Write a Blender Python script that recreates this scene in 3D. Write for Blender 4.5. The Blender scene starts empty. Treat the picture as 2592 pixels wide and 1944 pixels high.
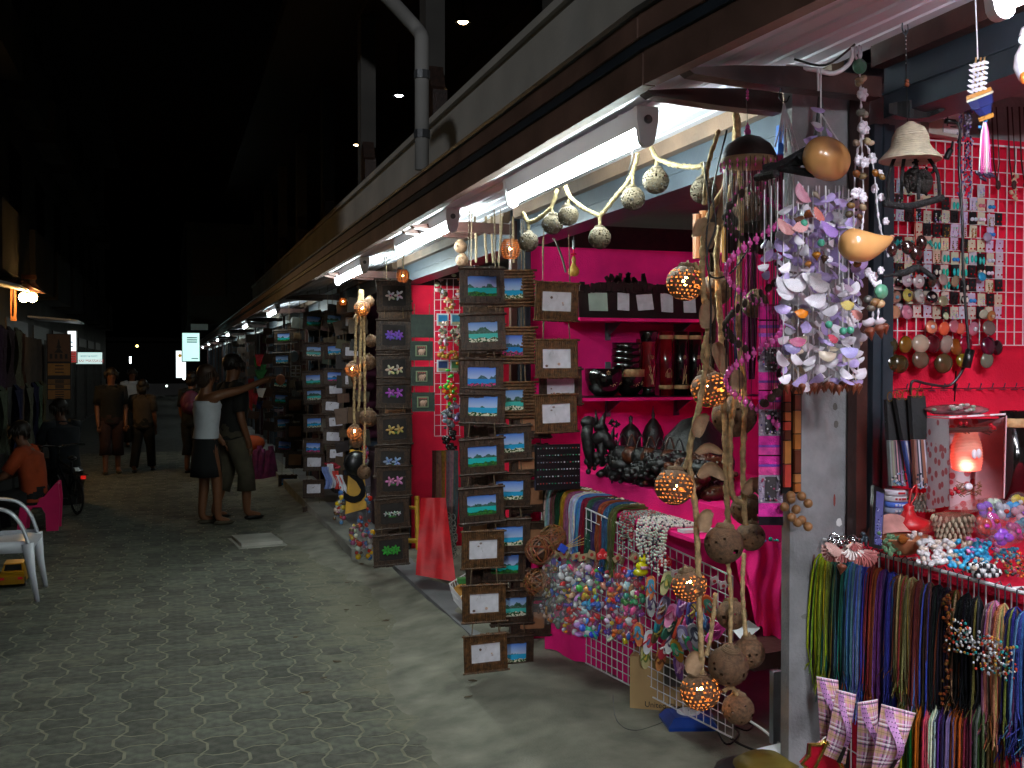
import bpy, math, random
from mathutils import Vector, Matrix
R = random.Random(11)
sc = bpy.context.scene
COL = sc.collection
rad = math.radians
# ------------------------------------------------------------------ camera
FPX, HX, HY, EYE = 2620.0, 430.0, 920.0, 1.62
yaw = math.atan((1296 - HX) / FPX)
pitch = math.atan((HY - 972) / FPX)
cd = bpy.data.cameras.new('camera'); cam = bpy.data.objects.new('camera', cd); COL.objects.link(cam)
cd.sensor_width = 36; cd.lens = 36 * FPX / 2592; cd.clip_start = .05; cd.clip_end = 400
cam.location = (0, 0, EYE); cam.rotation_euler = (math.pi / 2 + pitch, 0, -yaw)
sc.camera = cam
CM = cam.rotation_euler.to_matrix()
# ------------------------------------------------------------------ night sky, flash fill, exposure
w = bpy.data.worlds.new('World'); sc.world = w; w.use_nodes = True
wn = w.node_tree
sky = wn.nodes.new('ShaderNodeTexSky'); sky.sky_type = 'NISHITA'; sky.sun_disc = False
sky.sun_elevation = rad(-4); sky.sun_rotation = rad(204)
bg = wn.nodes['Background']; bg.inputs['Strength'].default_value = 0.012
wn.links.new(sky.outputs[0], bg.inputs[0])
sl = bpy.data.lights.new('flash_fill', 'SUN'); sl.energy = 0.5; sl.angle = rad(2); sl.color = (.93, .95, 1)  # low sun lamp added in place of the camera flash
so = bpy.data.objects.new('flash_fill', sl); COL.objects.link(so); so.rotation_euler = (rad(74), 0, rad(-24))
sc.view_settings.view_transform = 'Standard'; sc.view_settings.look = 'None'
sc.view_settings.gamma = 1; sc.view_settings.use_curve_mapping = False
sc.view_settings.exposure = 0.5
TUBE = 135.0
sc.cycles.use_denoising = True
sc.cycles.max_bounces = 6; sc.cycles.sample_clamp_indirect = 4

# ------------------------------------------------------------------ helpers
def ray(px, py):
    return CM @ Vector(((px - 1296) / FPX, (972 - py) / FPX, -1))
def at(px, py, d=None, X=None, Y=None, Z=None):
    r = ray(px, py)
    if d is None:
        if X is not None: d = X / r.x
        elif Y is not None: d = Y / r.y
        else: d = (Z - EYE) / r.z
    return Vector((0, 0, EYE)) + r * d
def sz(px, d): return px * d / FPX
def hx(s):
    v = [int(s[i:i + 2], 16) / 255 for i in (0, 2, 4)]
    return tuple(c / 12.92 if c <= .04045 else ((c + .055) / 1.055) ** 2.4 for c in v)
MATS = {}
def mat(name, col=None, rough=.6, metal=0, var=.18, vs=9, bump=.15, bs=60, emit=None, es=0, alpha=1, trans=0, vcol=False, spec=.5, tl=0, wave=None, coat=0):
    if name in MATS: return MATS[name]
    m = bpy.data.materials.new(name); m.use_nodes = True; MATS[name] = m
    nt = m.node_tree; b = nt.nodes['Principled BSDF']
    if isinstance(col, str): col = hx(col)
    I = b.inputs
    I['Roughness'].default_value = rough; I['Metallic'].default_value = metal
    I['Specular IOR Level'].default_value = spec; I['Alpha'].default_value = alpha
    I['Transmission Weight'].default_value = trans
    I['Coat Weight'].default_value = coat
    tc = nt.nodes.new('ShaderNodeTexCoord')
    if vcol:
        a = nt.nodes.new('ShaderNodeAttribute'); a.attribute_name = 'Col'; csock = a.outputs['Color']
    else:
        c = nt.nodes.new('ShaderNodeRGB'); c.outputs[0].default_value = (*col, 1); csock = c.outputs[0]
    if var:
        n = nt.nodes.new('ShaderNodeTexNoise'); n.inputs['Scale'].default_value = vs; n.inputs['Detail'].default_value = 5
        nt.links.new(tc.outputs['Object'], n.inputs['Vector'])
        mr = nt.nodes.new('ShaderNodeMapRange'); mr.inputs[1].default_value = .3; mr.inputs[2].default_value = .7
        mr.inputs[3].default_value = 1 - var * 1.5; mr.inputs[4].default_value = 1 + var
        nt.links.new(n.outputs[0], mr.inputs[0])
        mx = nt.nodes.new('ShaderNodeVectorMath'); mx.operation = 'SCALE'
        nt.links.new(csock, mx.inputs[0]); nt.links.new(mr.outputs[0], mx.inputs['Scale']); csock = mx.outputs[0]
    nt.links.new(csock, I['Base Color'])
    if bump:
        if wave:
            n2 = nt.nodes.new('ShaderNodeTexWave'); n2.inputs['Scale'].default_value = bs; n2.bands_direction = wave
            n2.inputs['Distortion'].default_value = 1.5
        else:
            n2 = nt.nodes.new('ShaderNodeTexNoise'); n2.inputs['Scale'].default_value = bs; n2.inputs['Detail'].default_value = 4
        nt.links.new(tc.outputs['Object'], n2.inputs['Vector'])
        bp = nt.nodes.new('ShaderNodeBump'); bp.inputs['Strength'].default_value = bump; bp.inputs['Distance'].default_value = .01
        nt.links.new(n2.outputs[1 if wave else 0], bp.inputs['Height']); nt.links.new(bp.outputs[0], I['Normal'])
    if emit is not None:
        I['Emission Color'].default_value = (*emit, 1); I['Emission Strength'].default_value = es
    return m

class MB:
    def __init__(s): s.v = []; s.f = []; s.fc = []; s.c = (1, 1, 1); s.uv = {}
    def add(s, vs, fs):
        o = len(s.v); s.v += [tuple(v) for v in vs]
        for f in fs: s.f.append([i + o for i in f]); s.fc.append(s.c)
        return s
    def box(s, c, d, M=None):
        x, y, z = [q / 2 for q in d]
        vs = [Vector((a * x, b * y, e * z)) for e in (-1, 1) for b in (-1, 1) for a in (-1, 1)]
        if M is not None: vs = [M @ v for v in vs]
        c = Vector(c)
        return s.add([c + v for v in vs], [(0, 2, 3, 1), (4, 5, 7, 6), (0, 1, 5, 4), (2, 6, 7, 3), (0, 4, 6, 2), (1, 3, 7, 5)])
    def b2(s, lo, hi):
        lo, hi = Vector(lo), Vector(hi)
        return s.box((lo + hi) / 2, hi - lo)
    def tube(s, pts, r, n=6, cap=True):
        pts = [Vector(p) for p in pts]; rs = r if isinstance(r, (list, tuple)) else [r] * len(pts)
        vs = []; fs = []; u = None
        for i, p in enumerate(pts):
            t = (pts[min(i + 1, len(pts) - 1)] - pts[max(i - 1, 0)])
            if t.length < 1e-9: t = Vector((0, 0, 1))
            t.normalize()
            if u is None:
                u = t.orthogonal().normalized()
            else:
                u = (u - t * u.dot(t))
                u = u.normalized() if u.length > 1e-6 else t.orthogonal().normalized()
            q = t.cross(u)
            for k in range(n):
                a = 2 * math.pi * k / n
                vs.append(p + (u * math.cos(a) + q * math.sin(a)) * rs[i])
        for i in range(len(pts) - 1):
            for k in range(n):
                k2 = (k + 1) % n
                fs.append((i * n + k, i * n + k2, (i + 1) * n + k2, (i + 1) * n + k))
        if cap:
            fs.append(tuple(range(n - 1, -1, -1))); fs.append(tuple((len(pts) - 1) * n + k for k in range(n)))
        return s.add(vs, fs)
    def lathe(s, prof, c, n=16, M=None, sc=(1, 1, 1)):
        c = Vector(c); vs = []; fs = []
        for (r, z) in prof:
            for k in range(n):
                a = 2 * math.pi * k / n
                v = Vector((r * math.cos(a) * sc[0], r * math.sin(a) * sc[1], z * sc[2]))
                vs.append(c + (M @ v if M is not None else v))
        for i in range(len(prof) - 1):
            for k in range(n):
                k2 = (k + 1) % n
                fs.append((i * n + k, i * n + k2, (i + 1) * n + k2, (i + 1) * n + k))
        if prof[0][0] > 1e-6: fs.append(tuple(range(n - 1, -1, -1)))
        if prof[-1][0] > 1e-6: fs.append(tuple((len(prof) - 1) * n + k for k in range(n)))
        return s.add(vs, fs)
    def ball(s, c, r, n=10, m=6, M=None):
        rr = r if isinstance(r, (tuple, list, Vector)) else (r, r, r)
        return s.lathe([(math.sin(math.pi * i / m), -math.cos(math.pi * i / m)) for i in range(m + 1)], c, n, M, rr)
    def quad(s, a, b, c, d, uv=False):
        if uv: s.uv[len(s.f)] = [(0, 0), (1, 0), (1, 1), (0, 1)]
        return s.add([a, b, c, d], [(0, 1, 2, 3)])
    def poly(s, pts, th, nrm):
        n = Vector(nrm).normalized() * th; k = len(pts)
        vs = [Vector(p) for p in pts] + [Vector(p) + n for p in pts]
        fs = [tuple(range(k - 1, -1, -1)), tuple(range(k, 2 * k))] + [(i, (i + 1) % k, k + (i + 1) % k, k + i) for i in range(k)]
        return s.add(vs, fs)
    def sheet(s, fn, nu, nv):
        vs = [fn(i / nu, j / nv) for j in range(nv + 1) for i in range(nu + 1)]
        o = len(s.f)
        fs = [(j * (nu + 1) + i, j * (nu + 1) + i + 1, (j + 1) * (nu + 1) + i + 1, (j + 1) * (nu + 1) + i) for j in range(nv) for i in range(nu)]
        for j in range(nv):
            for i in range(nu):
                s.uv[o + j * nu + i] = [(i / nu, j / nv), ((i + 1) / nu, j / nv), ((i + 1) / nu, (j + 1) / nv), (i / nu, (j + 1) / nv)]
        return s.add(vs, fs)
    def mesh(s, name, m, off=Vector((0, 0, 0)), smooth=False):
        me = bpy.data.meshes.new(name)
        me.from_pydata([(v[0] - off.x, v[1] - off.y, v[2] - off.z) for v in s.v], [], s.f)
        if len(set(s.fc)) > 1 or (s.fc and s.fc[0] != (1, 1, 1)):
            ca = me.color_attributes.new('Col', 'FLOAT_COLOR', 'CORNER'); buf = []
            for f, c in zip(s.f, s.fc): buf += list((*c, 1)) * len(f)
            ca.data.foreach_set('color', buf)
        if s.uv:
            ul = me.uv_layers.new(name='UVMap'); li = 0
            for i, f in enumerate(s.f):
                q = s.uv.get(i)
                for k in range(len(f)):
                    if q: ul.data[li + k].uv = q[k]
                li += len(f)
        me.materials.append(m)
        if smooth: me.shade_smooth()
        return me
def wloc(o):
    v = Vector((0, 0, 0))
    while o is not None: v += o.location; o = o.parent
    return v
LABELS = {}
def tag(o, label=None, cat=None, group=None, kind=None):
    if label: o['label'] = label
    if cat: o['category'] = cat
    if group: o['group'] = group
    if kind: o['kind'] = kind
    return o
def thing(name, loc, label, cat, group=None):
    o = bpy.data.objects.new(name, None); o.empty_display_size = .05
    o.location = loc; COL.objects.link(o)
    return tag(o, label, cat, group)
def part(name, mb, m, parent, smooth=False, label=None):
    off = wloc(parent)
    o = bpy.data.objects.new(name, mb.mesh(name, m, off, smooth)); COL.objects.link(o); o.parent = parent
    if label: o['label'] = label
    return o
def solo(name, mb, m, label, cat, group=None, smooth=False, loc=None):
    if loc is None:
        n = len(mb.v); loc = Vector((sum(v[0] for v in mb.v) / n, sum(v[1] for v in mb.v) / n, min(v[2] for v in mb.v)))
    loc = Vector(loc)
    o = bpy.data.objects.new(name, mb.mesh(name, m, loc, smooth)); o.location = loc; COL.objects.link(o)
    return tag(o, label, cat, group)
def struct(name, mb, m, kind='structure', smooth=False):
    o = bpy.data.objects.new(name, mb.mesh(name, m, smooth=smooth)); COL.objects.link(o); o['kind'] = kind
    return o
def inst(name, me, parent, M, m=None):
    o = bpy.data.objects.new(name, me); COL.objects.link(o)
    if parent is not None:
        o.parent = parent; o.matrix_basis = Matrix.Translation(-wloc(parent)) @ M
    else: o.matrix_basis = M
    if m is not None:
        o.material_slots[0].link = 'OBJECT'; o.material_slots[0].material = m
    return o
def TRS(loc, rot=(0, 0, 0), s=1):
    from mathutils import Euler
    ss = s if isinstance(s, (tuple, list)) else (s, s, s)
    return Matrix.Translation(Vector(loc)) @ Euler(rot).to_matrix().to_4x4() @ Matrix.Diagonal((*ss, 1))
def curve(pts, n=6):
    P = [Vector(p) for p in pts]; out = []
    for i in range(len(P) - 1):
        p0, p1, p2, p3 = P[max(i - 1, 0)], P[i], P[i + 1], P[min(i + 2, len(P) - 1)]
        for k in range(n):
            t = k / n
            out.append(.5 * ((2 * p1) + (p2 - p0) * t + (2 * p0 - 5 * p1 + 4 * p2 - p3) * t * t + (3 * p1 - p0 - 3 * p2 + p3) * t ** 3))
    out.append(P[-1]); return out
def text(s, size, loc, m, parent, rz=0, name='lettering', align='CENTER', sx=1):
    cu = bpy.data.curves.new('t', 'FONT'); cu.body = s; cu.size = size; cu.align_x = align; cu.align_y = 'CENTER'; cu.extrude = .001
    cu.resolution_u = 3
    tmp = bpy.data.objects.new('t', cu); COL.objects.link(tmp)
    bpy.context.view_layer.update()
    me = bpy.data.meshes.new_from_object(tmp.evaluated_get(bpy.context.evaluated_depsgraph_get()))
    bpy.data.objects.remove(tmp); me.materials.clear(); me.materials.append(m); me.name = name
    return inst(name, me, parent, TRS(loc, (math.pi / 2, 0, rz), (sx, 1, 1)))
ORD = ['first', 'second', 'third', 'fourth', 'fifth', 'sixth', 'seventh', 'eighth', 'ninth', 'tenth', 'eleventh', 'twelfth', 'thirteenth', 'fourteenth', 'fifteenth', 'sixteenth', 'seventeenth', 'eighteenth', 'nineteenth', 'twentieth']
# ------------------------------------------------------------------ common materials
VC = mat('painted_goods', vcol=True, rough=.5, var=.12, vs=30, bump=.1)
VCG = mat('glossy_goods', vcol=True, rough=.18, var=.1, vs=30, bump=0, coat=.3)
VCM = mat('matte_cloth', vcol=True, rough=.9, var=.2, vs=40, bump=.4, bs=250, spec=.15)
BROWN = mat('brown_wood', '3a1f1a', .45, var=.3, vs=14, bump=.2, bs=40)
DKWOOD = mat('dark_wood', '2a1a12', .5, var=.4, vs=30, bump=.3, bs=80)
GREYB = mat('cement_board', '868689', .8, var=.2, vs=11, bump=.3, bs=120)
STEEL = mat('blue_grey_steel', '3c4650', .35, metal=.5, var=.15, bump=.05)
WHITE = mat('white_paint', 'd5d6da', .5, var=.05, vs=3, bump=.03)
WIRE = mat('white_wire', 'd8d6da', .4, var=.03, bump=0)
PINK = mat('pink_cloth', 'f0207e', .85, var=.16, vs=4, bump=.35, bs=160, spec=.2)
RED = mat('red_cloth', 'dc1c3e', .85, var=.16, vs=4, bump=.35, bs=160, spec=.2)
BLACK = mat('black_plastic', '0b0b0d', .35, var=.05, bump=0)
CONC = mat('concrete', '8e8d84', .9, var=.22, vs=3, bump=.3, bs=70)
DIMP = mat('dimmed_plaster', '3e3c38', .9, var=.25, vs=1.5, bump=.15, bs=50)  # plaster darkened so these walls look dimly lit
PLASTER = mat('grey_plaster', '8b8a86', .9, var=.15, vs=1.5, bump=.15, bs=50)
GLOWW = mat('fluorescent_glow', 'ffffff', .5, var=0, bump=0, emit=(.86, 1, .95), es=TUBE)
GLOWD = mat('dimmed_fluorescent_glow', 'ffffff', .5, var=0, bump=0, emit=(.86, 1, .95), es=TUBE * .3)  # far tubes dimmed so that end of the lane stays dark
GLOWC = mat('cool_fluorescent_glow', 'ffffff', .5, var=0, bump=0, emit=(.92, .94, 1), es=TUBE * 1.5)
# ================================================================== SETTING
# ground
g = MB(); g.quad((-60, -20, -.03), (60, -20, -.03), (60, 140, -.03), (-60, 140, -.03))
struct('ground', g, mat('sandy_ground', '6f6c60', .95, var=.25, vs=2, bump=.3, bs=40))
S = .165
bed = MB(); bed.quad((-2.6, -2, -.0018), (1.62, -2, -.0018), (1.62, 20, -.0018), (-2.6, 20, -.0018))
pav = struct('pavement', bed, mat('joint_sand', '7b7866', .95, var=.2, vs=12, bump=.3, bs=200))
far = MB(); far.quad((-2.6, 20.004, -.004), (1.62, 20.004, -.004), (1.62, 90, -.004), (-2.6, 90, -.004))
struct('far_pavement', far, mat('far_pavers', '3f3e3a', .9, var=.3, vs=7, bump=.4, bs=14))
def paver_outline(h):
    b, s = .026, S / 2 - .0046; out = []
    base = [(-s, -s), (-s * .5, -s), (s * .5, -s), (s, -s)]
    for q in range(4):
        sg = 1 if (q % 2 == 0) == h else -1      # dent top/bottom for lying bones
        pts = [(x, y + (b * sg if 0 < i < 3 else 0)) for i, (x, y) in enumerate(base[:3])]
        for (x, y) in pts:
            for _ in range(q): x, y = -y, x
            out.append((x, y))
    return out
def paver_mb(h, mb=None, cx=0, cy=0, cz=0, rx=0, ry=0):
    mb = mb or MB(); o = paver_outline(h); k = len(o); vs = []
    for sc_, z in ((1.0, -.03), (1.0, -.004), (.955, 0)):
        vs += [(cx + x * sc_, cy + y * sc_, cz + z + x * rx + y * ry) for x, y in o]
    fs = [tuple(range(2 * k, 3 * k))]
    for L in (0, 1): fs += [(L * k + i, L * k + (i + 1) % k, (L + 1) * k + (i + 1) % k, (L + 1) * k + i) for i in range(k)]
    return mb.add(vs, fs)
def paver_mat():
    m = mat('paver_concrete', '53544a', .85, var=.34, vs=18, bump=.5, bs=110)
    nt = m.node_tree; b = nt.nodes['Principled BSDF']
    ge = nt.nodes.new('ShaderNodeNewGeometry')
    src = b.inputs['Base Color'].links[0].from_socket
    ri = nt.nodes.new('ShaderNodeMapRange'); ri.inputs[3].default_value = .62; ri.inputs[4].default_value = 1.3
    nt.links.new(ge.outputs['Random Per Island'], ri.inputs[0])
    oi = nt.nodes.new('ShaderNodeObjectInfo')
    ro = nt.nodes.new('ShaderNodeMapRange'); ro.inputs[3].default_value = .66; ro.inputs[4].default_value = 1.3
    nt.links.new(oi.outputs['Random'], ro.inputs[0])
    mu = nt.nodes.new('ShaderNodeMath'); mu.operation = 'MULTIPLY'
    nt.links.new(ri.outputs[0], mu.inputs[0]); nt.links.new(ro.outputs[0], mu.inputs[1])
    v = nt.nodes.new('ShaderNodeVectorMath'); v.operation = 'SCALE'
    nt.links.new(src, v.inputs[0]); nt.links.new(mu.outputs[0], v.inputs['Scale'])
    # blown dust lying on the stones
    n = nt.nodes.new('ShaderNodeTexNoise'); n.inputs['Scale'].default_value = 2.2; n.inputs['Detail'].default_value = 8; n.inputs['Roughness'].default_value = .7
    nt.links.new(ge.outputs['Position'], n.inputs['Vector'])
    r = nt.nodes.new('ShaderNodeMapRange'); r.inputs[1].default_value = .54; r.inputs[2].default_value = .74; r.inputs[4].default_value = .75
    sx_ = nt.nodes.new('ShaderNodeSeparateXYZ'); nt.links.new(ge.outputs['Position'], sx_.inputs[0])
    mq = nt.nodes.new('ShaderNodeMapRange'); mq.inputs[1].default_value = .55; mq.inputs[2].default_value = 1.25; mq.inputs[4].default_value = .24
    nt.links.new(sx_.outputs[0], mq.inputs[0]); aq = nt.nodes.new('ShaderNodeMath'); nt.links.new(mq.outputs[0], aq.inputs[0]); nt.links.new(n.outputs[0], aq.inputs[1]); nt.links.new(aq.outputs[0], r.inputs[0])
    mx = nt.nodes.new('ShaderNodeMix'); mx.data_type = 'RGBA'; mx.inputs[7].default_value = (*hx('777462'), 1)
    nt.links.new(r.outputs[0], mx.inputs[0]); nt.links.new(v.outputs[0], mx.inputs[6]); nt.links.new(mx.outputs[2], b.inputs['Base Color'])
    return m
PAV = paver_mat()
pm = [paver_mb(h).mesh('paver', PAV) for h in (False, True)]
cells = []
for j in range(int(2.6 / S), int(20 / S)):
    for i in range(-14, 9):
        x, y = (i + .5) * S - .05, (j + .5) * S
        if x > 1.36: continue
        q = CM.transposed() @ Vector((x, y, -EYE))
        vis = abs(q.x / -q.z) < .52 and q.y / -q.z > -.385
        cells.append((0 if vis else 1, x * x + y * y, x, y, (i + j) % 2))
cells.sort()
rest = MB()
for n, (v, _, x, y, h) in enumerate(cells):
    z, rx, ry = R.uniform(-.0008, .0015), R.uniform(-.009, .009), R.uniform(-.009, .009)
    if n < 300: inst('paver', pm[h], pav, TRS((x, y, z), (ry, -rx, R.uniform(-.02, .02))))
    else: paver_mb(bool(h), rest, x, y, z, rx, ry)
o = part('far_pavers', rest, PAV, pav); o['kind'] = 'stuff'
# blown sand and the rough cement apron along the stalls
from mathutils import noise as NZ
def sandz(x, y):
    n = NZ.noise(Vector((x * 2.1, y * 1.3, 0))) * .5 + NZ.noise(Vector((x * 7, y * 6, 3))) * .25
    e = x - (1.16 + .16 * math.sin(y * 1.1) + .22 * n)
    return max(-.025, min(.084, e * .10 if e < .15 else .015 + (e - .15) * .16)) + NZ.noise(Vector((x * 14, y * 14, 9))) * .0018
sd = MB(); sd.sheet(lambda u, v: (.7 + u * .93, 8.4 + v * 14, sandz(.7 + u * .93, 8.4 + v * 14)), 46, 300); sd.sheet(lambda u, v: (.7 + u * 1.7, 2 + v * 6.4, sandz(.7 + u * 1.7, 2 + v * 6.4)), 76, 190)
struct('sand', sd, mat('pale_sand', '7b796c', .95, var=.28, vs=5, bump=.5, bs=120), smooth=True)
fl = MB(); fl.b2((1.62, -4, -.02), (3.6, 60, .075))
struct('stall_floor', fl, mat('stall_cement', '77777a', .85, var=.2, vs=3, bump=.3, bs=60))
kb = MB()
for k in range(26):
    y0 = 8.4 + k; kb.b2((1.40, y0 + .006, -.02), (1.61, y0 + .994, .105))
struct('kerb', kb, CONC)
cs = MB(); c0 = at(650, 1372, Z=.0)
cs.box((c0.x, c0.y, .012), (.36, .5, .05), Matrix.Rotation(.12, 3, 'Z'))
cs.box((c0.x, c0.y - .02, .0), (.42, .56, .018), Matrix.Rotation(.12, 3, 'Z'))
solo('drain_cover', cs, CONC, 'square concrete drain slab lying raised on the paving before the racks', 'drain cover')

# ------------------------------------------------------------------ market building (the row of stalls)
mk = thing('market_building', (1.7, 2.45, 0), 'long single storey row of market stalls with brown fascia and white boarded soffit', 'building')
Y0, Y1 = -2.2, 56.0
FASC = mat('lightened_fascia', '664c42', .6, var=.25, vs=5, bump=.2, bs=30)  # fascia brown lightened in place of light from the lane
PALEW = mat('pale_parapet', 'aaa79e', .9, var=.15, vs=1.5, bump=.15, bs=50)  # parapet plaster lightened to make up for missing light
PK = [2.45 + 3 * k for k in range(-1, 18)]
YB = 2.31            # the first bay of the eave stands at a slight angle to the rest
def wx(x, y): return x + max(0, YB - y) * .085 * max(0, min(1, (1.76 - x) / .62))
def warp(mb): mb.v = [(wx(v[0], v[1]), v[1], v[2]) for v in mb.v]; return mb
for k in range(-1, 18):
    a, b = max(Y0, YB + 3 * k - (1.6 if k < 0 else 0)), YB + 3 * k + 3
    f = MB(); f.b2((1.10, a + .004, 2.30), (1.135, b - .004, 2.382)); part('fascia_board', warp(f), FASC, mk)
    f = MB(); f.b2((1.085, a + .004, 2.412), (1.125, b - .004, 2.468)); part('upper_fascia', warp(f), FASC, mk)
GUT = mat('gutter_metal', '55585a', .4, metal=.4, var=.3, vs=6, bump=.1)
gp = [(1.07, 2.480), (1.075, 2.470), (1.16, 2.470), (1.16, 2.498), (1.085, 2.490)]
for ya, yb in ((Y0, YB), (YB + .001, Y1)):
    f = MB(); f.b2((1.092, ya, 2.384), (1.16, yb, 2.410)); part('flashing', warp(f), STEEL, mk)
    f = MB(); f.add([(x, y, z) for y in (ya, yb) for x, z in gp], [(0, 1, 6, 5), (1, 2, 7, 6), (2, 3, 8, 7), (3, 4, 9, 8), (4, 0, 5, 9), (0, 4, 3, 2, 1), (5, 6, 7, 8, 9)]); part('gutter', warp(f), GUT, mk)
    f = MB(); f.add([(1.165, ya, 2.515), (1.985, ya, 2.74), (1.985, yb, 2.74), (1.165, yb, 2.515), (1.165, ya, 2.499), (1.985, ya, 2.71), (1.985, yb, 2.71), (1.165, yb, 2.499)], [(0, 1, 2, 3), (7, 6, 5, 4), (0, 4, 5, 1), (3, 2, 6, 7), (0, 3, 7, 4), (1, 5, 6, 2)]); part('canopy_roof', warp(f), CONC, mk)
SOF = mat('soffit_white', 'd6d8e4', .55, var=.06, vs=3, bump=.05)
def soz(x): return 2.345 + (x - 1.14) * .178
for s_ in range(10):
    ya, yb = (Y0, YB) if s_ == 0 else (YB + (s_ - 1) * 5.96, YB + s_ * 5.96)
    for i in range(7):
        x0 = 1.137 + i * .093; x1 = x0 + .089
        f = MB(); e = .004
        f.add([(x0, y, soz(x0) + e) for y in (ya, yb)] + [(x0 + .006, y, soz(x0)) for y in (ya, yb)] + [(x1 - .006, y, soz(x1)) for y in (ya, yb)] + [(x1, y, soz(x1) + e) for y in (ya, yb)] + [(x1, y, soz(x1) + .02) for y in (ya, yb)] + [(x0, y, soz(x0) + .02) for y in (ya, yb)],
              [(0, 1, 3, 2), (2, 3, 5, 4), (4, 5, 7, 6), (6, 7, 9, 8), (8, 9, 11, 10), (10, 11, 1, 0), (0, 2, 4, 6, 8, 10), (11, 9, 7, 5, 3, 1)])
        part('soffit_board', warp(f), SOF, mk)
LINT = mat('lintel_wood', '5b4636', .55, var=.25, vs=6, bump=.2)
for k in range(-1, 17):
    a, b = PK[k + 1] + .03, PK[k + 2] - .14 if k + 2 < len(PK) else 56
    f = MB(); f.b2((1.76, a, 2.40), (1.80, b, 2.50)); part('lintel', f, BROWN if k < 0 else LINT, mk)
    f = MB(); f.b2((1.802, a, 2.27), (1.95, b, 2.47)); f.b2((1.796, a, 2.33), (1.801, b, 2.336)); part('shutter_box', f, STEEL, mk)
for y in PK:
    for dy, xe in ((-.17, 1.752), (.05, 1.60)):
        f = MB(); y0, y1 = y + dy - .025, y + dy + .025
        P = [(1.19, 2.335), (1.21, 2.322), (1.40, 2.312), (xe, 2.308), (xe, 2.360), (1.5, 2.366), (1.32, 2.352)]
        f.poly([(x, y0, z) for x, z in P], .05, (0, 1, 0)); part('bracket', f, BROWN, mk)
    f = MB(); f.b2((1.772, y - .075, .0), (1.806, y - .035, 2.398)); part('post', f, BROWN, mk)
    f = MB(); x0 = 1.812
    f.b2((x0, y - .09, .0), (x0 + .065, y - .075, 2.268)); f.b2((x0, y - .074, .0), (x0 + .012, y - .045, 2.268)); f.b2((x0 + .053, y - .074, .0), (x0 + .065, y - .045, 2.268)); f.b2((x0 + .025, y - .099, .0), (x0 + .04, y - .091, 2.268))
    part('shutter_guide', f, STEEL, mk)
    f = MB(); f.b2((1.60 if abs(y - 2.45) < .1 else 1.89, y - .02, .0), (3.45, y + .02, 2.40)); part('partition', f, GREYB if y < 3 else DKWOOD, mk)
f = MB(); f.b2((3.45, Y0, 0), (3.55, Y1, 2.7)); part('back_wall', f, PLASTER, mk)
f = MB(); f.b2((1.955, Y0, 2.50), (3.45, Y1, 2.55)); part('ceiling', f, PLASTER, mk)
for px, py, c, w_, h_ in ((2114, 1029, '66635e', .008, .011), (2116, 1074, '68645f', .008, .011), (2112, 1266, '7a3028', .004, .018), (2124, 1322, 'd0d0d0', .010, .012), (2153, 1256, '1a1a1a', .004, .004), (2060, 1420, '6a4a44', .006, .02), (2080, 1700, '727170', .012, .02), (2040, 1560, '747472', .014, .008)):
    q = at(px, py, Y=2.4288); f = MB(); f.poly([(q.x + w_ * math.cos(k * .9 + .3) * R.uniform(.7, 1.2), q.y, q.z + h_ * math.sin(k * .9 + .3)) for k in range(7)], .0006, (0, -1, 0)); part('sticker' if c[0] == 'd' else 'stain', f, mat('stain_' + c, c, .8), mk)
f = MB(); f.tube(curve([at(1990, 168, 2.62), at(2060, 176, 2.6), at(2110, 186, 2.6), at(2150, 160, 2.6), at(2160, 120, 2.55)], 5), .006, 6); solo('white_cable', f, WHITE, 'white flat cable sagging from the eave bracket to the shell chain hook', 'cable', smooth=True)
f = MB(); f.tube(curve([at(2010, 150, 2.6), at(2090, 165, 2.58), at(2165, 112, 2.55)], 5), .003, 5); f.tube(curve([at(1540, 330, 3.3), at(1575, 300, 3.1), at(1600, 380, 3.1), at(1590, 440, 3.1)], 5), .002, 5); solo('thin_wire', f, BLACK, 'thin grey wires looping along the eave near the brackets', 'cable')
for k in range(14):
    x, y = R.uniform(.5, 1.5), R.uniform(4.6, 8.2); z = max(sandz(x, y), .001) + .004; f = MB(); a0 = R.uniform(0, 6); f.poly([(x + .018 * math.cos(a0 + q) * (1 + .6 * (q in (0, 3))), y + .012 * math.sin(a0 + q), z + R.uniform(0, .006)) for q in range(6)], .002, (0, 0, 1))
    solo('dry_leaf', f, mat('dry_leaf', '4a3a22', .8), 'small dry leaf or scrap lying on the sandy edge of the paving', 'leaf', 'dry leaves on the sandy paving edge')
# upper gallery behind the canopy
ub = thing('gallery_building', (2.4, 8, 2.6), 'grey plastered upper storey with open gallery, square columns and roof eave', 'building')
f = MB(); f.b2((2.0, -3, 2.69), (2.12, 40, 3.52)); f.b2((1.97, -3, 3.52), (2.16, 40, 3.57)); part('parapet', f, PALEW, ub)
for y in [5.4 + 3 * k for k in range(11)]:
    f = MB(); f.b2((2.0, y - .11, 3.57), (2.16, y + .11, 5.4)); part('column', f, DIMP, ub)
    f = MB(); f.poly([(1.995, y - .36, 3.60), (1.995, y - .12, 3.60), (1.995, y - .12, 3.95), (1.995, y - .22, 4.02), (1.995, y - .30, 3.84), (1.995, y - .36, 3.8)], .12, (1, 0, 0)); part('carved_rail', f, DKWOOD, ub)
f = MB(); f.b2((3.6, -3, 2.56), (3.75, 40, 5.4)); part('rear_wall', f, DKWOOD, ub)
f = MB(); f.b2((2.0, -3, 5.42), (3.75, 40, 5.5)); part('gallery_ceiling', f, DKWOOD, ub)
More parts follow.
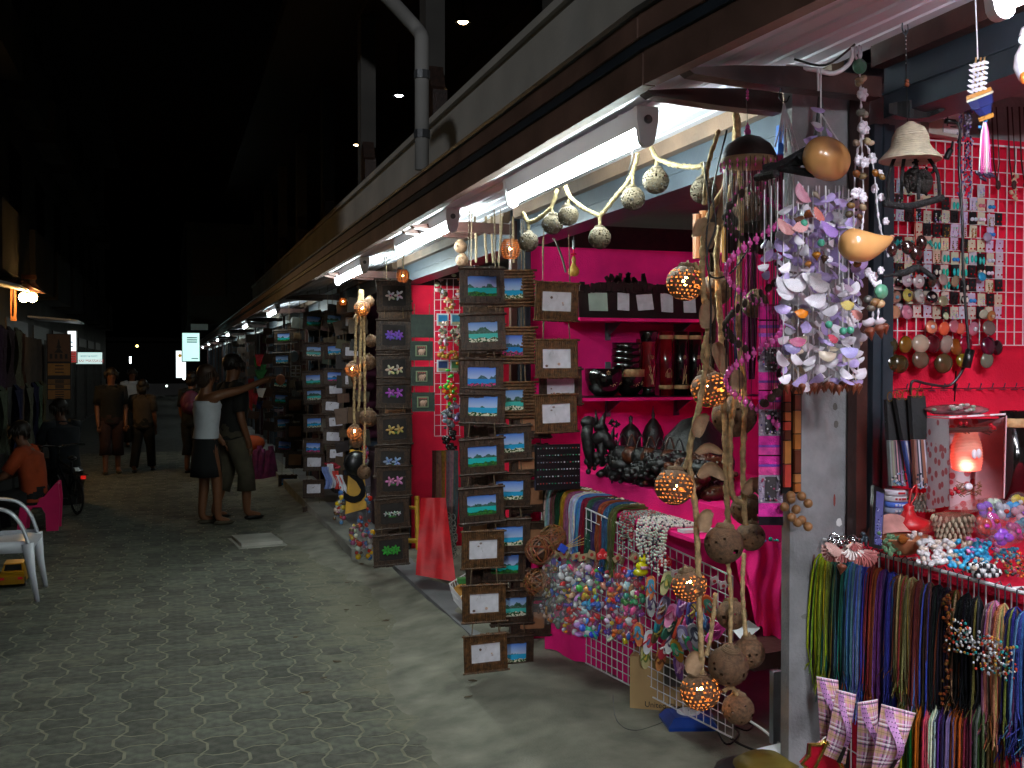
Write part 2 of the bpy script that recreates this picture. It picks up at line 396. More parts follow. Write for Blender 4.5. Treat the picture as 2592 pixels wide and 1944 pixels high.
f = MB(); f.b2((1.25, -3, 5.52), (3.75, 40, 5.6)); f.b2((1.22, -3, 5.50), (1.249, 40, 5.66)); part('roof_eave', f, DKWOOD, ub)
f = MB(); f.b2((1.3, -3, 5.61), (5.5, 40, 5.7)); part('roof', f, DKWOOD, ub)
ob = [at(1172, 59, X=2.6), at(1010, 244, X=2.6), at(903, 368, X=2.6)]
for p, c, nm in zip(ob, ((1, .62, .28), (.95, .97, 1), (1, .66, .34)), ('warm ceiling downlight in the upper gallery nearest the drain pipe', 'cool white ceiling downlight in the middle of the upper gallery', 'warm ceiling downlight furthest along the upper gallery')):
    t = thing('downlight', p, nm, 'light', 'downlights in the upper gallery')
    m = MB(); m.lathe([(.001, .07), (.02, .07), (.075, .0), (.085, .0), (.085, .006), (.03, .085), (.001, .085)], p, 14); part('lamp_shade', m, BLACK, t, True)
    m = MB(); m.ball(p + Vector((0, 0, .018)), (.05, .05, .026), 12, 6); part('bulb', m, mat('bulb_%d' % len(MATS), 'ffffff', var=0, bump=0, emit=c, es=22), t, True)
    m = MB(); m.tube([p + Vector((0, 0, .08)), (p.x, p.y, 5.419)], .008, 5); part('stem', m, BLACK, t)
dp = thing('drain_pipe', at(1066, 430, X=1.5), 'grey round drain pipe bent down beside a gallery column', 'pipe')
q = [at(960, -30, X=1.25), at(1052, 70, X=1.5), at(1068, 95, X=1.5), at(1068, 430, X=1.5)]
m = MB(); m.tube(curve(q[:3], 4) + [q[3]], .045, 10); part('pipe_run', m, PLASTER, dp, True)
m = MB(); a = at(1068, 180, X=1.5); m.tube([a, a - Vector((0, 0, .05))], .052, 10); a = at(1068, 330, X=1.5); m.tube([a, a - Vector((0, 0, .05))], .052, 10); part('pipe_clip', m, GUT, dp)
# far house jutting into the lane
fh = thing('far_house', (2.2, 27, 0), 'dim plastered house end jutting into the lane beyond the stalls', 'building')
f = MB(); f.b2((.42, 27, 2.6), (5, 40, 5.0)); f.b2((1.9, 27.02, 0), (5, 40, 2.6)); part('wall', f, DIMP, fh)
f = MB(); f.b2((.55, 26.93, 3.3), (1.35, 26.999, 4.5)); part('door', f, DKWOOD, fh)
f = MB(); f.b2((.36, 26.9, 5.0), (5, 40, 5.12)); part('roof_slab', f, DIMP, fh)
f = MB(); f.b2((.5, 26.6, 2.45), (.9, 26.99, 2.59)); part('canopy', f, WHITE, fh)
# end of the lane
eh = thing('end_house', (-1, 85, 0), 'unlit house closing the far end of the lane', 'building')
f = MB(); f.b2((-8, 88, 0), (8, 94, 3.4)); part('wall', f, mat('unlit_timber', '0a0908', .95, spec=0), eh)  # timber coloured near black so the house looks unlit
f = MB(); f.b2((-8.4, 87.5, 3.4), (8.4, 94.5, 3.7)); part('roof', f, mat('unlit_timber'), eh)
# left-hand building
lb = thing('shop_house', (-2.4, 18, 0), 'tall plastered shop house with stepped balconies along the left of the lane', 'building')
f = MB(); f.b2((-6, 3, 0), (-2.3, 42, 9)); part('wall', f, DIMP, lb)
for k in range(9):
    y = 10.4 + 3.2 * k
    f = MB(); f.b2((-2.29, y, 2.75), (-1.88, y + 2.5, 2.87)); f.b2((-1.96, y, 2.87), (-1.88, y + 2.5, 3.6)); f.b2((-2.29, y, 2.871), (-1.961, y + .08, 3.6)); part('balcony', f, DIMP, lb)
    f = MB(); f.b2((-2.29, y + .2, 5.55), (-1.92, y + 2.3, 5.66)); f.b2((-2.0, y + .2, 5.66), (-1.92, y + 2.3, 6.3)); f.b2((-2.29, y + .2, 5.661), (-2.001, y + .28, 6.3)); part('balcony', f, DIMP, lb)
    f = MB(); f.b2((-2.32, y + .6, 3.7), (-2.285, y + 1.9, 5.0)); part('window', f, BLACK, lb)
    f = MB(); f.b2((-2.32, y + .6, 6.4), (-2.285, y + 1.9, 7.7)); part('window', f, BLACK, lb)
    f = MB(); f.b2((-2.6, y + .05, .05), (-2.28, y + 2.45, 2.3)); part('shop_front', f, DKWOOD, lb)
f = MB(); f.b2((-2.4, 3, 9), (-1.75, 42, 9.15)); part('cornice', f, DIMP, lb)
aw = MB(); p = at(20, 672, X=-1.95)
aw.poly([(-2.28, p.y - .6, 2.68), (-1.75, p.y - .6, 2.56), (-1.75, p.y + .9, 2.56), (-2.28, p.y + .9, 2.68)], .03, (0, 0, 1))
solo('awning', aw, WHITE, 'pale flat awning above the warm wall lamp', 'awning')
aw = MB(); p = at(160, 805, X=-1.75)
aw.poly([(-2.28, p.y - .3, 2.40), (-1.5, p.y - .3, 2.34), (-1.5, p.y + 1.2, 2.34), (-2.28, p.y + 1.2, 2.40)], .03, (0, 0, 1))
solo('awning', aw, WHITE, 'small white lit awning over the red and white sign', 'awning')

# ------------------------------------------------------------------ fluorescent fittings
def fitting(x, y0, y1, z, label, glow=None):
    t = thing('tube_light', (x, (y0 + y1) / 2, z + .09), label, 'light', 'fluorescent tube lights under the eave')
    m = MB()
    m.add([(x - .034, y, z + .085) for y in (y0, y1)] + [(x - .026, y, z + .03) for y in (y0, y1)] + [(x + .026, y, z + .03) for y in (y0, y1)] + [(x + .034, y, z + .085) for y in (y0, y1)], [(0, 1, 3, 2), (2, 3, 5, 4), (4, 5, 7, 6), (6, 7, 1, 0), (0, 2, 4, 6), (7, 5, 3, 1)])
    part('housing', m, WHITE, t)
    for y, s in ((y0, -1), (y1, 1)):
        m = MB(); P = []
        for k in range(9):
            a = math.pi + math.pi * k / 8; P.append((x + .024 * math.cos(a), y, z - .004 + .024 * math.sin(a)))
        P += [(x + .034, y, z + .05), (x + .034, y, z + .088), (x - .034, y, z + .088), (x - .034, y, z + .05)]
        m.poly(P, .022, (0, s, 0))
        e = part('end_cap', m, WHITE, t)
        if s < 0:
            m = MB(); m.tube([(x, y - .0225, z + .05), (x, y - .026, z + .05)], .013, 12); m.tube([(x, y - .026, z + .05), (x, y - .028, z + .05)], .006, 8); part('socket_ring', m, GUT, e)
    for y in (y0 + .15, y1 - .15): m = MB(); m.b2((x - .012, y - .01, z + .0852), (x + .012, y + .01, soz(x) + .003)); part('hanger', m, WHITE, t)
    m = MB(); m.tube([(x, y0 + .003, z), (x, y1 - .003, z)], .0145, 10); part('tube', m, glow or GLOWW, t, True)
    return t
fitting(1.31, 2.74, 3.95, 2.272, 'lit fluorescent tube nearest and largest, above the coconut garland')
fitting(1.31, 4.9, 6.1, 2.285, 'lit fluorescent tube above the hanging frames of beach photographs')
fitting(1.31, 7.3, 8.5, 2.285, 'lit fluorescent tube above the flower picture frames')
fitting(1.40, .30, 1.47, 2.255, 'white fluorescent fitting over the shell stall at the top right, seen end on', GLOWC)
fitting(1.40, -1.6, -.4, 2.255, 'added unseen white fluorescent fitting along the eave, nearer than the shell stall', GLOWC)  # unseen fitting added to light the near goods from the front
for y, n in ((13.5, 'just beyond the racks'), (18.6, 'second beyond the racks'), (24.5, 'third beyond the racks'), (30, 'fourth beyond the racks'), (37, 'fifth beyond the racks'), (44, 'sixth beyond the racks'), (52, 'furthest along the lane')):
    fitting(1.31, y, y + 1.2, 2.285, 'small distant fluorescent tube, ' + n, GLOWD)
# ================================================================== PICTURE FRAME STRINGS
def photo_mat(name, sky, sea, land, fore, hi):
    m = bpy.data.materials.new(name); m.use_nodes = True; nt = m.node_tree; b = nt.nodes['Principled BSDF']
    b.inputs['Roughness'].default_value = .25
    uv = nt.nodes.new('ShaderNodeUVMap'); sp = nt.nodes.new('ShaderNodeSeparateXYZ'); nt.links.new(uv.outputs[0], sp.inputs[0])
    oi = nt.nodes.new('ShaderNodeObjectInfo')
    def noise(scale, zoff):
        cm = nt.nodes.new('ShaderNodeCombineXYZ'); ad = nt.nodes.new('ShaderNodeMath'); ad.operation = 'MULTIPLY_ADD'
        ad.inputs[1].default_value = 37; ad.inputs[2].default_value = zoff
        nt.links.new(oi.outputs['Random'], ad.inputs[0]); nt.links.new(ad.outputs[0], cm.inputs[2]); nt.links.new(sp.outputs[0], cm.inputs[0])
        return cm, scale
    def N(cm, scale, detail=3):
        n = nt.nodes.new('ShaderNodeTexNoise'); n.inputs['Scale'].default_value = scale; n.inputs['Detail'].default_value = detail
        nt.links.new(cm.outputs[0], n.inputs['Vector']); return n.outputs[0]
    c1, _ = noise(3, 1); h1 = N(c1, 3.5)
    c2, _ = noise(3, 7); h2 = N(c2, 4, 5)
    c3, _ = noise(3, 13); nt.links.new(sp.outputs[1], c3.inputs[1]); tx = N(c3, 14, 4)
    def M(op, a, bb):
        n = nt.nodes.new('ShaderNodeMath'); n.operation = op
        for i, q in enumerate((a, bb)):
            if isinstance(q, (int, float)): n.inputs[i].default_value = q
            else: nt.links.new(q, n.inputs[i])
        return n.outputs[0]
    v = sp.outputs[1]
    land_h = M('ADD', M('MULTIPLY', h1, .85), hi)
    fore_h = M('MULTIPLY', h2, .42)
    def mix(f, a, bb):
        n = nt.nodes.new('ShaderNodeMix'); n.data_type = 'RGBA'
        if isinstance(f, float): n.inputs[0].default_value = f
        else: nt.links.new(f, n.inputs[0])
        for i, q in ((6, a), (7, bb)):
            if isinstance(q, tuple): n.inputs[i].default_value = (*q, 1)
            else: nt.links.new(q, n.inputs[i])
        return n.outputs[2]
    c = mix(v, hx('dbe7ea'), hx(sky))
    c = mix(M('MULTIPLY', M('LESS_THAN', v, land_h), M('ADD', M('MULTIPLY', tx, .6), .6)), c, hx(land))
    c = mix(M('LESS_THAN', v, .42), c, hx(sea))
    c = mix(M('LESS_THAN', v, fore_h), c, mix(M('GREATER_THAN', tx, .5), hx(fore), hx(land)))
    nt.links.new(c, b.inputs['Base Color'])
    return m
PHOTOS = [photo_mat('beach_photo', '2f6fd0', '1fb0b0', '1c4a2c', '3a7a30', .08), photo_mat('bay_photo', '3a78d8', '2a9ed0', '28552e', 'd8d2b8', -.02),
          photo_mat('flower_bay_photo', '3a70d8', '2a80c8', '2c4c48', 'c83a78', .05), photo_mat('island_photo', '5a8ad0', '48b8b0', '2a5030', 'd8d4c0', .2)]
BLANK = mat('blank_card', 'cfcdd6', .6, var=.10, vs=30, bump=0)
STICK = mat('stick_wood', '5d3f24', .5, var=.5, vs=60, bump=.3, bs=120)
STICKD = mat('dark_stick_wood', '3a2617', .5, var=.5, vs=60, bump=.3, bs=120)
CORD = mat('jute_cord', '6b5a44', .9, var=.3, vs=80, bump=.3)
def frame_mesh(kind, w, h, ww, wh):
    m = MB(); rr = random.Random(kind)
    m.b2((-w / 2 + .004, -.002, -h / 2 + .004), (w / 2 - .004, .006, h / 2 - .004))
    bw, bh = (w - ww) / 2, (h - wh) / 2
    if kind in ('stick', 'across'):
        r = .0048 if kind == 'stick' else .0062
        if kind == 'stick':
            n = int(w / (2 * r))
            for i in range(n):
                x = -w / 2 + (i + .5) * w / n
                spans = [(-h / 2, h / 2)] if abs(x) > ww / 2 else [(-h / 2, -wh / 2), (wh / 2, h / 2)]
                for a, b in spans: m.tube([(x, -.004 + rr.uniform(-.002, .002), a + rr.uniform(-.004, .003)), (x + rr.uniform(-.001, .001), -.004, b + rr.uniform(-.003, .004))], r, 5)
            for z in (h / 2 - .004, -h / 2 + .004): m.tube([(-w / 2 - .008, -.011, z), (w / 2 + .008, -.011, z + rr.uniform(-.003, .003))], r * 1.1, 5)
        else:
            n = int(h / (2.6 * r))
            for i in range(n):
                z = -h / 2 + (i + .5) * h / n
                spans = [(-w / 2, w / 2)] if abs(z) > wh / 2 else [(-w / 2, -ww / 2), (ww / 2, w / 2)]
                for a, b in spans: m.tube([(a - rr.uniform(0, .018), -.006, z + rr.uniform(-.002, .002)), (b + rr.uniform(0, .018), -.006, z)], r, 5)
    else:
        n = 9
        for i in range(n):
            x0 = -w / 2 + i * w / n
            for a, b in ((-h / 2, -wh / 2), (wh / 2, h / 2)): m.b2((x0 + .001, -.006 - rr.uniform(0, .004), a + rr.uniform(-.006, .004)), (x0 + w / n - .001, -.0025, b + rr.uniform(-.004, .006)))
        for s in (-1, 1):
            for k in range(2): m.b2((s * (ww / 2 + bw * (k * .5 + .25)) - bw * .23, -.008, -wh / 2 - .004), (s * (ww / 2 + bw * (k * .5 + .25)) + bw * .23, -.0026, wh / 2 + .004))
        for z in (h / 2 - .012, -h / 2 + .012): m.tube([(-w / 2 - .006, -.012, z), (w / 2 + .006, -.012, z + rr.uniform(-.004, .004))], .006, 5)
    for s in (-1, 1):
        m.b2((s * ww / 2 - .003, -.011, -wh / 2 - .003), (s * ww / 2 + .003, -.003, wh / 2 + .003)); m.b2((-ww / 2, -.0112, s * wh / 2 - .003), (ww / 2, -.0032, s * wh / 2 + .003))
    return m.mesh('picture_frame', STICKD if kind == 'plank' else STICK, smooth=False)
FM = {'stick': frame_mesh('stick', .222, .19, .152, .098), 'plank': frame_mesh('plank', .23, .195, .155, .104), 'across': frame_mesh('across', .25, .20, .12, .11), 'bigplank': frame_mesh('plank', .25, .23, .17, .15)}
WIN = {'stick': (.152, .098), 'plank': (.155, .104), 'across': (.12, .11), 'bigplank': (.17, .15)}
PHM = {}
for k, (a, b) in WIN.items():
    q = MB(); q.quad((-a / 2, -.0045, -b / 2), (a / 2, -.0045, -b / 2), (a / 2, -.0045, b / 2), (-a / 2, -.0045, b / 2), uv=True); PHM[k] = q.mesh('photo', PHOTOS[0])
def marks_mesh(seed):
    r = random.Random(seed); m = MB()
    for k in range(r.choice((2, 3, 4))):
        x, z, s = r.uniform(-.06, .06), r.uniform(-.036, .036), r.uniform(.004, .009)
        m.c = r.choice((hx('8a7a78'), hx('b8a8a8'), hx('6a5048'), hx('c8a898'))); m.ball((x, -.0055, z), (s, .003, s * r.uniform(.6, 1)), 7, 4)
    for k in range(2):
        x, z = r.uniform(-.06, .05), r.uniform(-.03, .03); m.c = hx('a8a4a8')
        m.tube([(x, -.0052, z), (x + r.uniform(-.01, .02), -.0052, z + .012), (x + r.uniform(-.01, .03), -.0052, z + .024)], .0007, 3)
    return m.mesh('pressed_shells', VC)
MARKS = [marks_mesh(k) for k in range(5)]
def flower_mesh(col, col2, kind):
    m = MB(); r = random.Random(kind)
    for cx in ((-.03, .03) if kind < 4 else (-.045, -.015, .015, .045)):
        rr = .032 if kind < 4 else .016; n = 5 if kind != 1 else 7
        for k in range(n):
            a = 2 * math.pi * k / n + cx * 20; m.c = tuple(c * r.uniform(.7, 1.1) for c in col)
            M = Matrix.Rotation(-a, 3, 'Y')
            m.ball(Vector((cx, -.016, r.uniform(-.012, .012) if k == 0 else 0)) + M @ Vector((rr * .6, 0, 0)), (rr * .55, .006, rr * .27), 8, 5, M)
        m.c = col2; m.ball((cx, -.024, 0), (rr * .22, .006, rr * .22), 6, 4)
    m.c = hx('2f6a2a')
    m.ball((0, -.01, -.022), (.03, .004, .008), 6, 4)
    return m.mesh('pressed_flower', VC)
FLOW = [flower_mesh(hx('d9d6e0'), hx('b03a80'), 0), flower_mesh(hx('8a5ad0'), hx('5a3a9a'), 1), flower_mesh(hx('d8c8a8'), hx('a83a2a'), 2), flower_mesh(hx('a04ab8'), hx('c07ad0'), 3), flower_mesh(hx('c8a860'), hx('a87a30'), 2),
        flower_mesh(hx('8aa0c8'), hx('4a6ab0'), 0), flower_mesh(hx('c07aa8'), hx('e0a0c0'), 3), flower_mesh(hx('c8ccc8'), hx('9aa098'), 5), flower_mesh(hx('2f9a2a'), hx('1f6a1a'), 1)]
DARKB = mat('dark_backing', '1c1411', .7, var=.3, vs=30)
def fstring(label, d, frames, top, group='strings of hanging picture frames', fy=0, s0=1.0):
    """frames: (px, py, kind, content, width_px[, tilt])"""
    p0 = at(frames[0][0], frames[0][1], d)
    t = thing('photo_string', at(frames[0][0], top, d), label, 'picture frames', group)
    prev = None
    for f in frames:
        px, py, kind, con = f[:4]; tilt = f[4] if len(f) > 4 else R.uniform(-.05, .05)
        dd = d + (f[5] if len(f) > 5 else R.uniform(-.02, .02))
        p = at(px, py, dd)
        M = TRS(p, (R.uniform(-.04, .04), tilt, fy + R.uniform(-.07, .07)), s0)
        fr = inst('picture_frame', FM[kind], t, M)
        def sub(nm, me, mm=None):
            o = inst(nm, me, fr, Matrix.Identity(4), mm); o.matrix_basis = Matrix.Identity(4); return o
        if con == 'w':
            sub('photo', PHM[kind], BLANK); sub('pressed_shells', R.choice(MARKS))
        elif isinstance(con, int) and con >= 10:
            sub('backing', PHM[kind], DARKB); sub('pressed_flower', FLOW[con - 10])
        elif con == 'b':
            sub('backing', PHM[kind], mat('card_back', '9a6a48', .8))
        elif con is not None:
            sub('photo', PHM[kind], PHOTOS[con])
        h = .085 * s0
        tz = prev if prev is not None else at(px, top, dd).z
        for sx in (-.07, .07):
            cm = MB(); cm.tube([(p.x + sx * s0, p.y, p.z + h), (p.x + sx * s0 * .9, p.y, max(tz, p.z + h + .01))], .003, 4)
            if prev is None or tz > p.z + h + .012: part('cord', cm, CORD, t)
        prev = p.z - h
    return t
S2 = lambda x, y: (600 + x / 1.952, 600 + y / 1.952)
S1 = lambda x, y: (1100 + x / 1.337, 500 + y / 1.337)
A = [(160, 300, 'plank', 0), (163, 455, 'plank', 3), (158, 608, 'plank', 2), (162, 705, 'plank', 1), (160, 875, 'plank', 0), (158, 1040, 'plank', 0), (163, 1190, 'stick', 'w'), (167, 1372, 'stick', 'w', .0), (172, 1540, 'stick', 'w')]
fstring('tallest string of frames with six beach photos above three white shell cards', 5.08, [(*S1(a[0], a[1]), *a[2:]) for a in A], 530)
A2 = [(165, 375, 'plank', None), (150, 535, 'plank', None), (170, 790, 'plank', None), (160, 955, 'plank', None), (168, 1110, 'plank', 'b'), (175, 1280, 'plank', None)]
fstring('string of dark empty frames directly behind the tallest photo string', 5.45, [(*S1(a[0], a[1]), *a[2:]) for a in A2], 540)
D2 = [(782, 385, 'bigplank', None), (770, 570, 'bigplank', None), (780, 860, 'bigplank', 'b'), (775, 1035, 'bigplank', None), (772, 1290, 'bigplank', None), (768, 1455, 'bigplank', None)]
fstring('string of dark empty frames directly behind the orchid frames', 7.75, [(*S2(a[0], a[1]), *a[2:]) for a in D2], 620)
B = [(262, 308, 'across', 1), (262, 500, 'across', 2), (265, 685, 'across', 3), (255, 830, 'plank', 1), (252, 990, 'plank', 1), (250, 1145, 'plank', 1), (236, 1240, 'plank', 0), (262, 1385, 'plank', 3), (262, 1540, 'plank', 1)]
fstring('string of beach photo frames partly hidden behind the tallest string', 5.32, [(*S1(a[0], a[1]), *a[2:]) for a in B], 530)
Cc = [(412, 352, 'stick', 'w'), (412, 545, 'stick', 'w'), (425, 640, 'plank', 'w', 0, .12), (410, 730, 'stick', 'w')]
fstring('string of cane frames with white shell cards beside the pink wall', 5.2, [(*S1(a[0], a[1]), *a[2:]) for a in Cc], 560, s0=1.04)
Dd = [(775, 290), (775, 485), (775, 655), (775, 770), (778, 950), (765, 1110), (775, 1205), (765, 1365), (760, 1545)]
fstring('string of dark frames holding pressed orchids and flowers', 7.35, [(*S2(x, y), 'bigplank', 10 + k) for k, (x, y) in enumerate(Dd)] , 610, s0=1.02)
Ff = [(378, 416, 0), (378, 566, 3), (375, 705, 0), (380, 782, 3), (380, 918, 1), (375, 1040, 2), (380, 1112, 'w'), (378, 1243, 'w'), (376, 1375, 'w')]
fstring('far string of landscape photos with three white cards at the bottom', 11.2, [(*S2(x, y), 'plank', c) for x, y, c in Ff], 690, s0=1.0)
Gg = [(478, 410, 3), (480, 560, 1), (480, 690, 2), (487, 752, 'w'), (470, 835, 'w'), (487, 912, 'w'), (475, 985, 'w'), (490, 1070, 'w')]
fstring('far string of mixed frames with tilted white cards', 10.6, [(*S2(x, y), 'plank', c, R.uniform(-.1, .1)) for x, y, c in Gg], 690, s0=.9)
Hh = [(568, 418, 'w'), (566, 566, 'w'), (566, 706, 'w')]
fstring('short string of three white cards behind the far lanterns', 10.2, [(*S2(x, y), 'plank', c) for x, y, c in Hh], 690, s0=.85)
Ii = [(230, 495, 0), (222, 605, 1), (215, 720, 3), (218, 800, 0), (230, 920, 1), (235, 1030, 2), (250, 1212, 1), (268, 1335, 'w')]
fstring('dim string of beach photo frames beside the white mini grid', 13.6, [(*S2(x, y), 'plank', c, R.uniform(-.06, .12)) for x, y, c in Ii], 745, s0=1.05)
Jj = [(286, 830, 'b'), (286, 960, 'b'), (286, 1100, 'b')]
fstring('string of three frames turned to show brown card backs', 13.0, [(*S2(x, y), 'bigplank', c) for x, y, c in Jj], 745, s0=.95)
Kk = [(330, 760, 'b'), (322, 890, 'b'), (325, 1010, 'b'), (330, 1150, 'b'), (330, 1310, 'b'), (330, 1430, 'b')]
fstring('string of brown backed frames seen behind the tall beach photo strings', 5.4, [(*S1(a, b), 'plank', c) for a, b, c in Kk], 560, s0=.9)
# green elephant cards
t = thing('hanging_cards', at(*S2(912, 380), 6.7), 'string of dark green framed elephant cards beside the red stall', 'picture cards')
for x, y, e in ((915, 440, 0), (912, 562, 1), (914, 688, 1), (920, 815, 1)):
    p = at(*S2(x, y), 6.7); m = MB(); wd, hh = .15, (.15 if not e else .125)
    m.box(p, (wd, .012, hh)); fr = part('card_frame', m, mat('dark_green_paper', '18241c', .8, var=.3, vs=40), t)
    if e:
        m = MB(); m.c = hx('6a7a5a'); m.box(p + Vector((-.005, -.009, .0)), (.075, .005, .07)); m.c = hx('3a2a20')
        m.box(p + Vector((-.005, -.0125, .0)), (.062, .003, .058)); m.c = hx('9a7a68')
        m.ball(p + Vector((-.005, -.016, -.004)), (.022, .005, .016), 8, 5); m.ball(p + Vector((.014, -.016, .004)), (.009, .005, .01), 7, 5)
        for q in (-.018, -.006, .006): m.box(p + Vector((q, -.016, -.02)), (.006, .004, .016))
        m.c = hx('a03a3a')
        for q in range(4): m.box(p + Vector((-.025 + q * .013, -.016, .024)), (.007, .004, .006))
        part('elephant_picture', m, VC, fr)
for sx in (-.05, .05):
    m = MB(); a = at(*S2(915, 330), 6.7); b = at(*S2(915, 860), 6.7); m.tube([a + Vector((sx, .01, 0)), b + Vector((sx, .01, 0))], .003, 4)
    part('cord', m, CORD, t)

# ================================================================== COCONUT LANTERNS
def shell_mesh(dens, seed, frac=.5):
    nu, nv = 44, 24; r = random.Random(seed)
    def P(i, j):
        th = rad(24) + (math.pi - rad(24)) * j / nv; a = 2 * math.pi * i / nu
        rr = 1 + .03 * math.sin(2 * a + seed) + .012 * math.sin(7 * a + 3 * th)
        return Vector((rr * math.sin(th) * math.cos(a), rr * math.sin(th) * math.sin(a), math.cos(th) * .97))
    cen = [Vector((math.sin(a) * .93, -math.cos(a) * .93, z)).normalized() for a, z in ((0, -.15), (1.5, .1), (-1.45, -.05), (3.1, 0), (2.4, -.5))]
    fs = []; hole = set()
    for j in range(nv):
        for i in range(nu):
            c = (P(i, j) + P(i + 1, j + 1)).normalized()
            k = min(range(len(cen)), key=lambda q: -c.dot(cen[q])); ang = math.acos(max(-1, min(1, c.dot(cen[k]))))
            if j < 3 or j > nv - 4: continue
            if k == 0 and ang < .13: hole.add((i, j))
            elif k and ang < .08: hole.add((i, j))
            elif dens:
                b = ang / .185
                step = 3 if 11 < j < 23 else 3
                if j % 2 == 0 and (i + (j // 2) % 2) % 2 == 0 and (ang / .42) % 1 > .3 and ang > .2: hole.add((i, j))
            elif r.random() < .03 and 5 < j < 18: hole.add((i, j))
    m = MB()
    vs = [P(i, j) for j in range(nv + 1) for i in range(nu)]
    for j in range(nv):
        for i in range(nu):
            if (i, j) not in hole: fs.append((j * nu + i, j * nu + (i + 1) % nu, (j + 1) * nu + (i + 1) % nu, (j + 1) * nu + i))
    m.add(vs, fs); return m
COCO = mat('coconut_shell', '694d36', .75, var=.35, vs=5, bump=.45, bs=16)
COCOG = mat('sanded_coconut_shell', '473c2a', .8, var=.25, vs=5, bump=.35, bs=18)
HUSK = mat('coconut_husk', '83694f', .85, var=.3, vs=30, bump=.4, bs=90)
SHL = shell_mesh(True, 3).mesh('lantern_shell', COCO, smooth=True)
SHU = shell_mesh(False, 5).mesh('lantern_shell', COCO, smooth=True)
ring = MB()
for z, r_, th in ((.90, .43, .07), (.97, .40, .06), (1.03, .36, .05)):
    prof = [(r_ + th * math.cos(a), z + th * .7 * math.sin(a)) for a in [2 * math.pi * k / 8 for k in range(9)]]
    ring.lathe([(max(p, .002), q) for p, q in prof], (0, 0, 0), 18)
ring.lathe([(.36, 1.0), (.1, 1.1), (.04, 1.25)], (0, 0, 0), 12)
RING = ring.mesh('collar', HUSK, smooth=True)
WARM = mat('lantern_bulb', 'ffffff', var=0, bump=0, emit=(1, .42, .10), es=190)
bl = MB(); bl.ball((0, 0, 0), (.17, .17, .24), 10, 7); BULB = bl.mesh('bulb', WARM, smooth=True)
def lantern(px, py, rpx, d, lit, label, group='coconut shell lanterns', rz=None, m=None):
    p = at(px, py, d); r = sz(rpx, d)
    t = thing('coconut_lantern', p, label, 'lantern', group)
    rot = (R.uniform(-.25, .25), R.uniform(-.25, .25), (R.uniform(-.25, .25) if lit else R.uniform(0, 6)) if rz is None else rz)
    inst('lantern_shell', SHL if lit or m else SHU, t, TRS(p, rot, r), m)
    inst('collar', RING, t, TRS(p, rot, r), m)
    if lit: inst('bulb', BULB, t, TRS(p + Vector((0, 0, r * .1)), (0, 0, 0), r))
    return t
for i, (x, y, r) in enumerate(((1338, 612, 26), (1398, 567, 27), (1438, 546, 27), (1518, 602, 29), (1602, 503, 31), (1660, 458, 34), (1781, 483, 34))):
    lantern(x, y, r, 3.75 - .62 * i / 6, False, ['leftmost unlit lantern of the garland, beside the orange basket light', 'second unlit lantern along the garland under the tube', 'third unlit lantern of the garland, touching its neighbour', 'lowest lantern of the garland in front of the pink wall', 'fifth lantern along the garland, upper pink wall behind it', 'lantern of the garland hanging closest under the tube end', 'last garland lantern, next to the twisted vine ropes'][i], 'lanterns of the garland under the tube light', m=COCOG)
ROPE = mat('wrapped_rope', '786a4a', .9, var=.25, vs=60, bump=.9, bs=60)
ROPEB = mat('vine_rope', 'b3976c', .9, var=.35, vs=60, bump=.9, bs=60)
def rope(pts, r, seed=0):
    c = curve(pts, 9); rr = random.Random(seed); rs = [r * (1.12 if k % 2 else .86) * rr.uniform(.92, 1.08) for k in range(len(c))]
    c = [p + Vector((rr.uniform(-1, 1), rr.uniform(-1, 1), rr.uniform(-1, 1))) * r * .15 for p in c]
    return c, rs
Z4 = lambda x, y: (1300 + x / 2.553, 250 + y / 2.553)
t = thing('garland_rope', at(1500, 450, 3.5), 'pale wrapped rope garland zigzagging under the nearest fluorescent tube', 'garland')
gd = lambda x: 3.8 - .62 * (x - 1338) / 440
mb = MB()
for k, ch in enumerate(([(55, 735), (95, 805)], [(95, 800), (150, 780), (240, 705), (285, 585)], [(335, 565), (370, 640), (450, 705), (555, 760)], [(555, 765), (640, 660), (760, 500), (805, 350)], [(890, 320), (930, 385), (1050, 430), (1190, 440), (1225, 420)],
                  [(95, 800), (98, 865)], [(245, 705), (250, 745)], [(365, 630), (352, 690)], [(556, 765), (558, 830)], [(770, 490), (772, 575)], [(930, 385), (920, 450)], [(1225, 420), (1228, 510)])):
    P = [at(*Z4(x, y), gd(Z4(x, y)[0])) for x, y in ch]
    c, rs = rope(P, .0085 if k < 5 else .006, k); mb.tube(c, rs, 6)
part('rope', mb, ROPE, t, True)
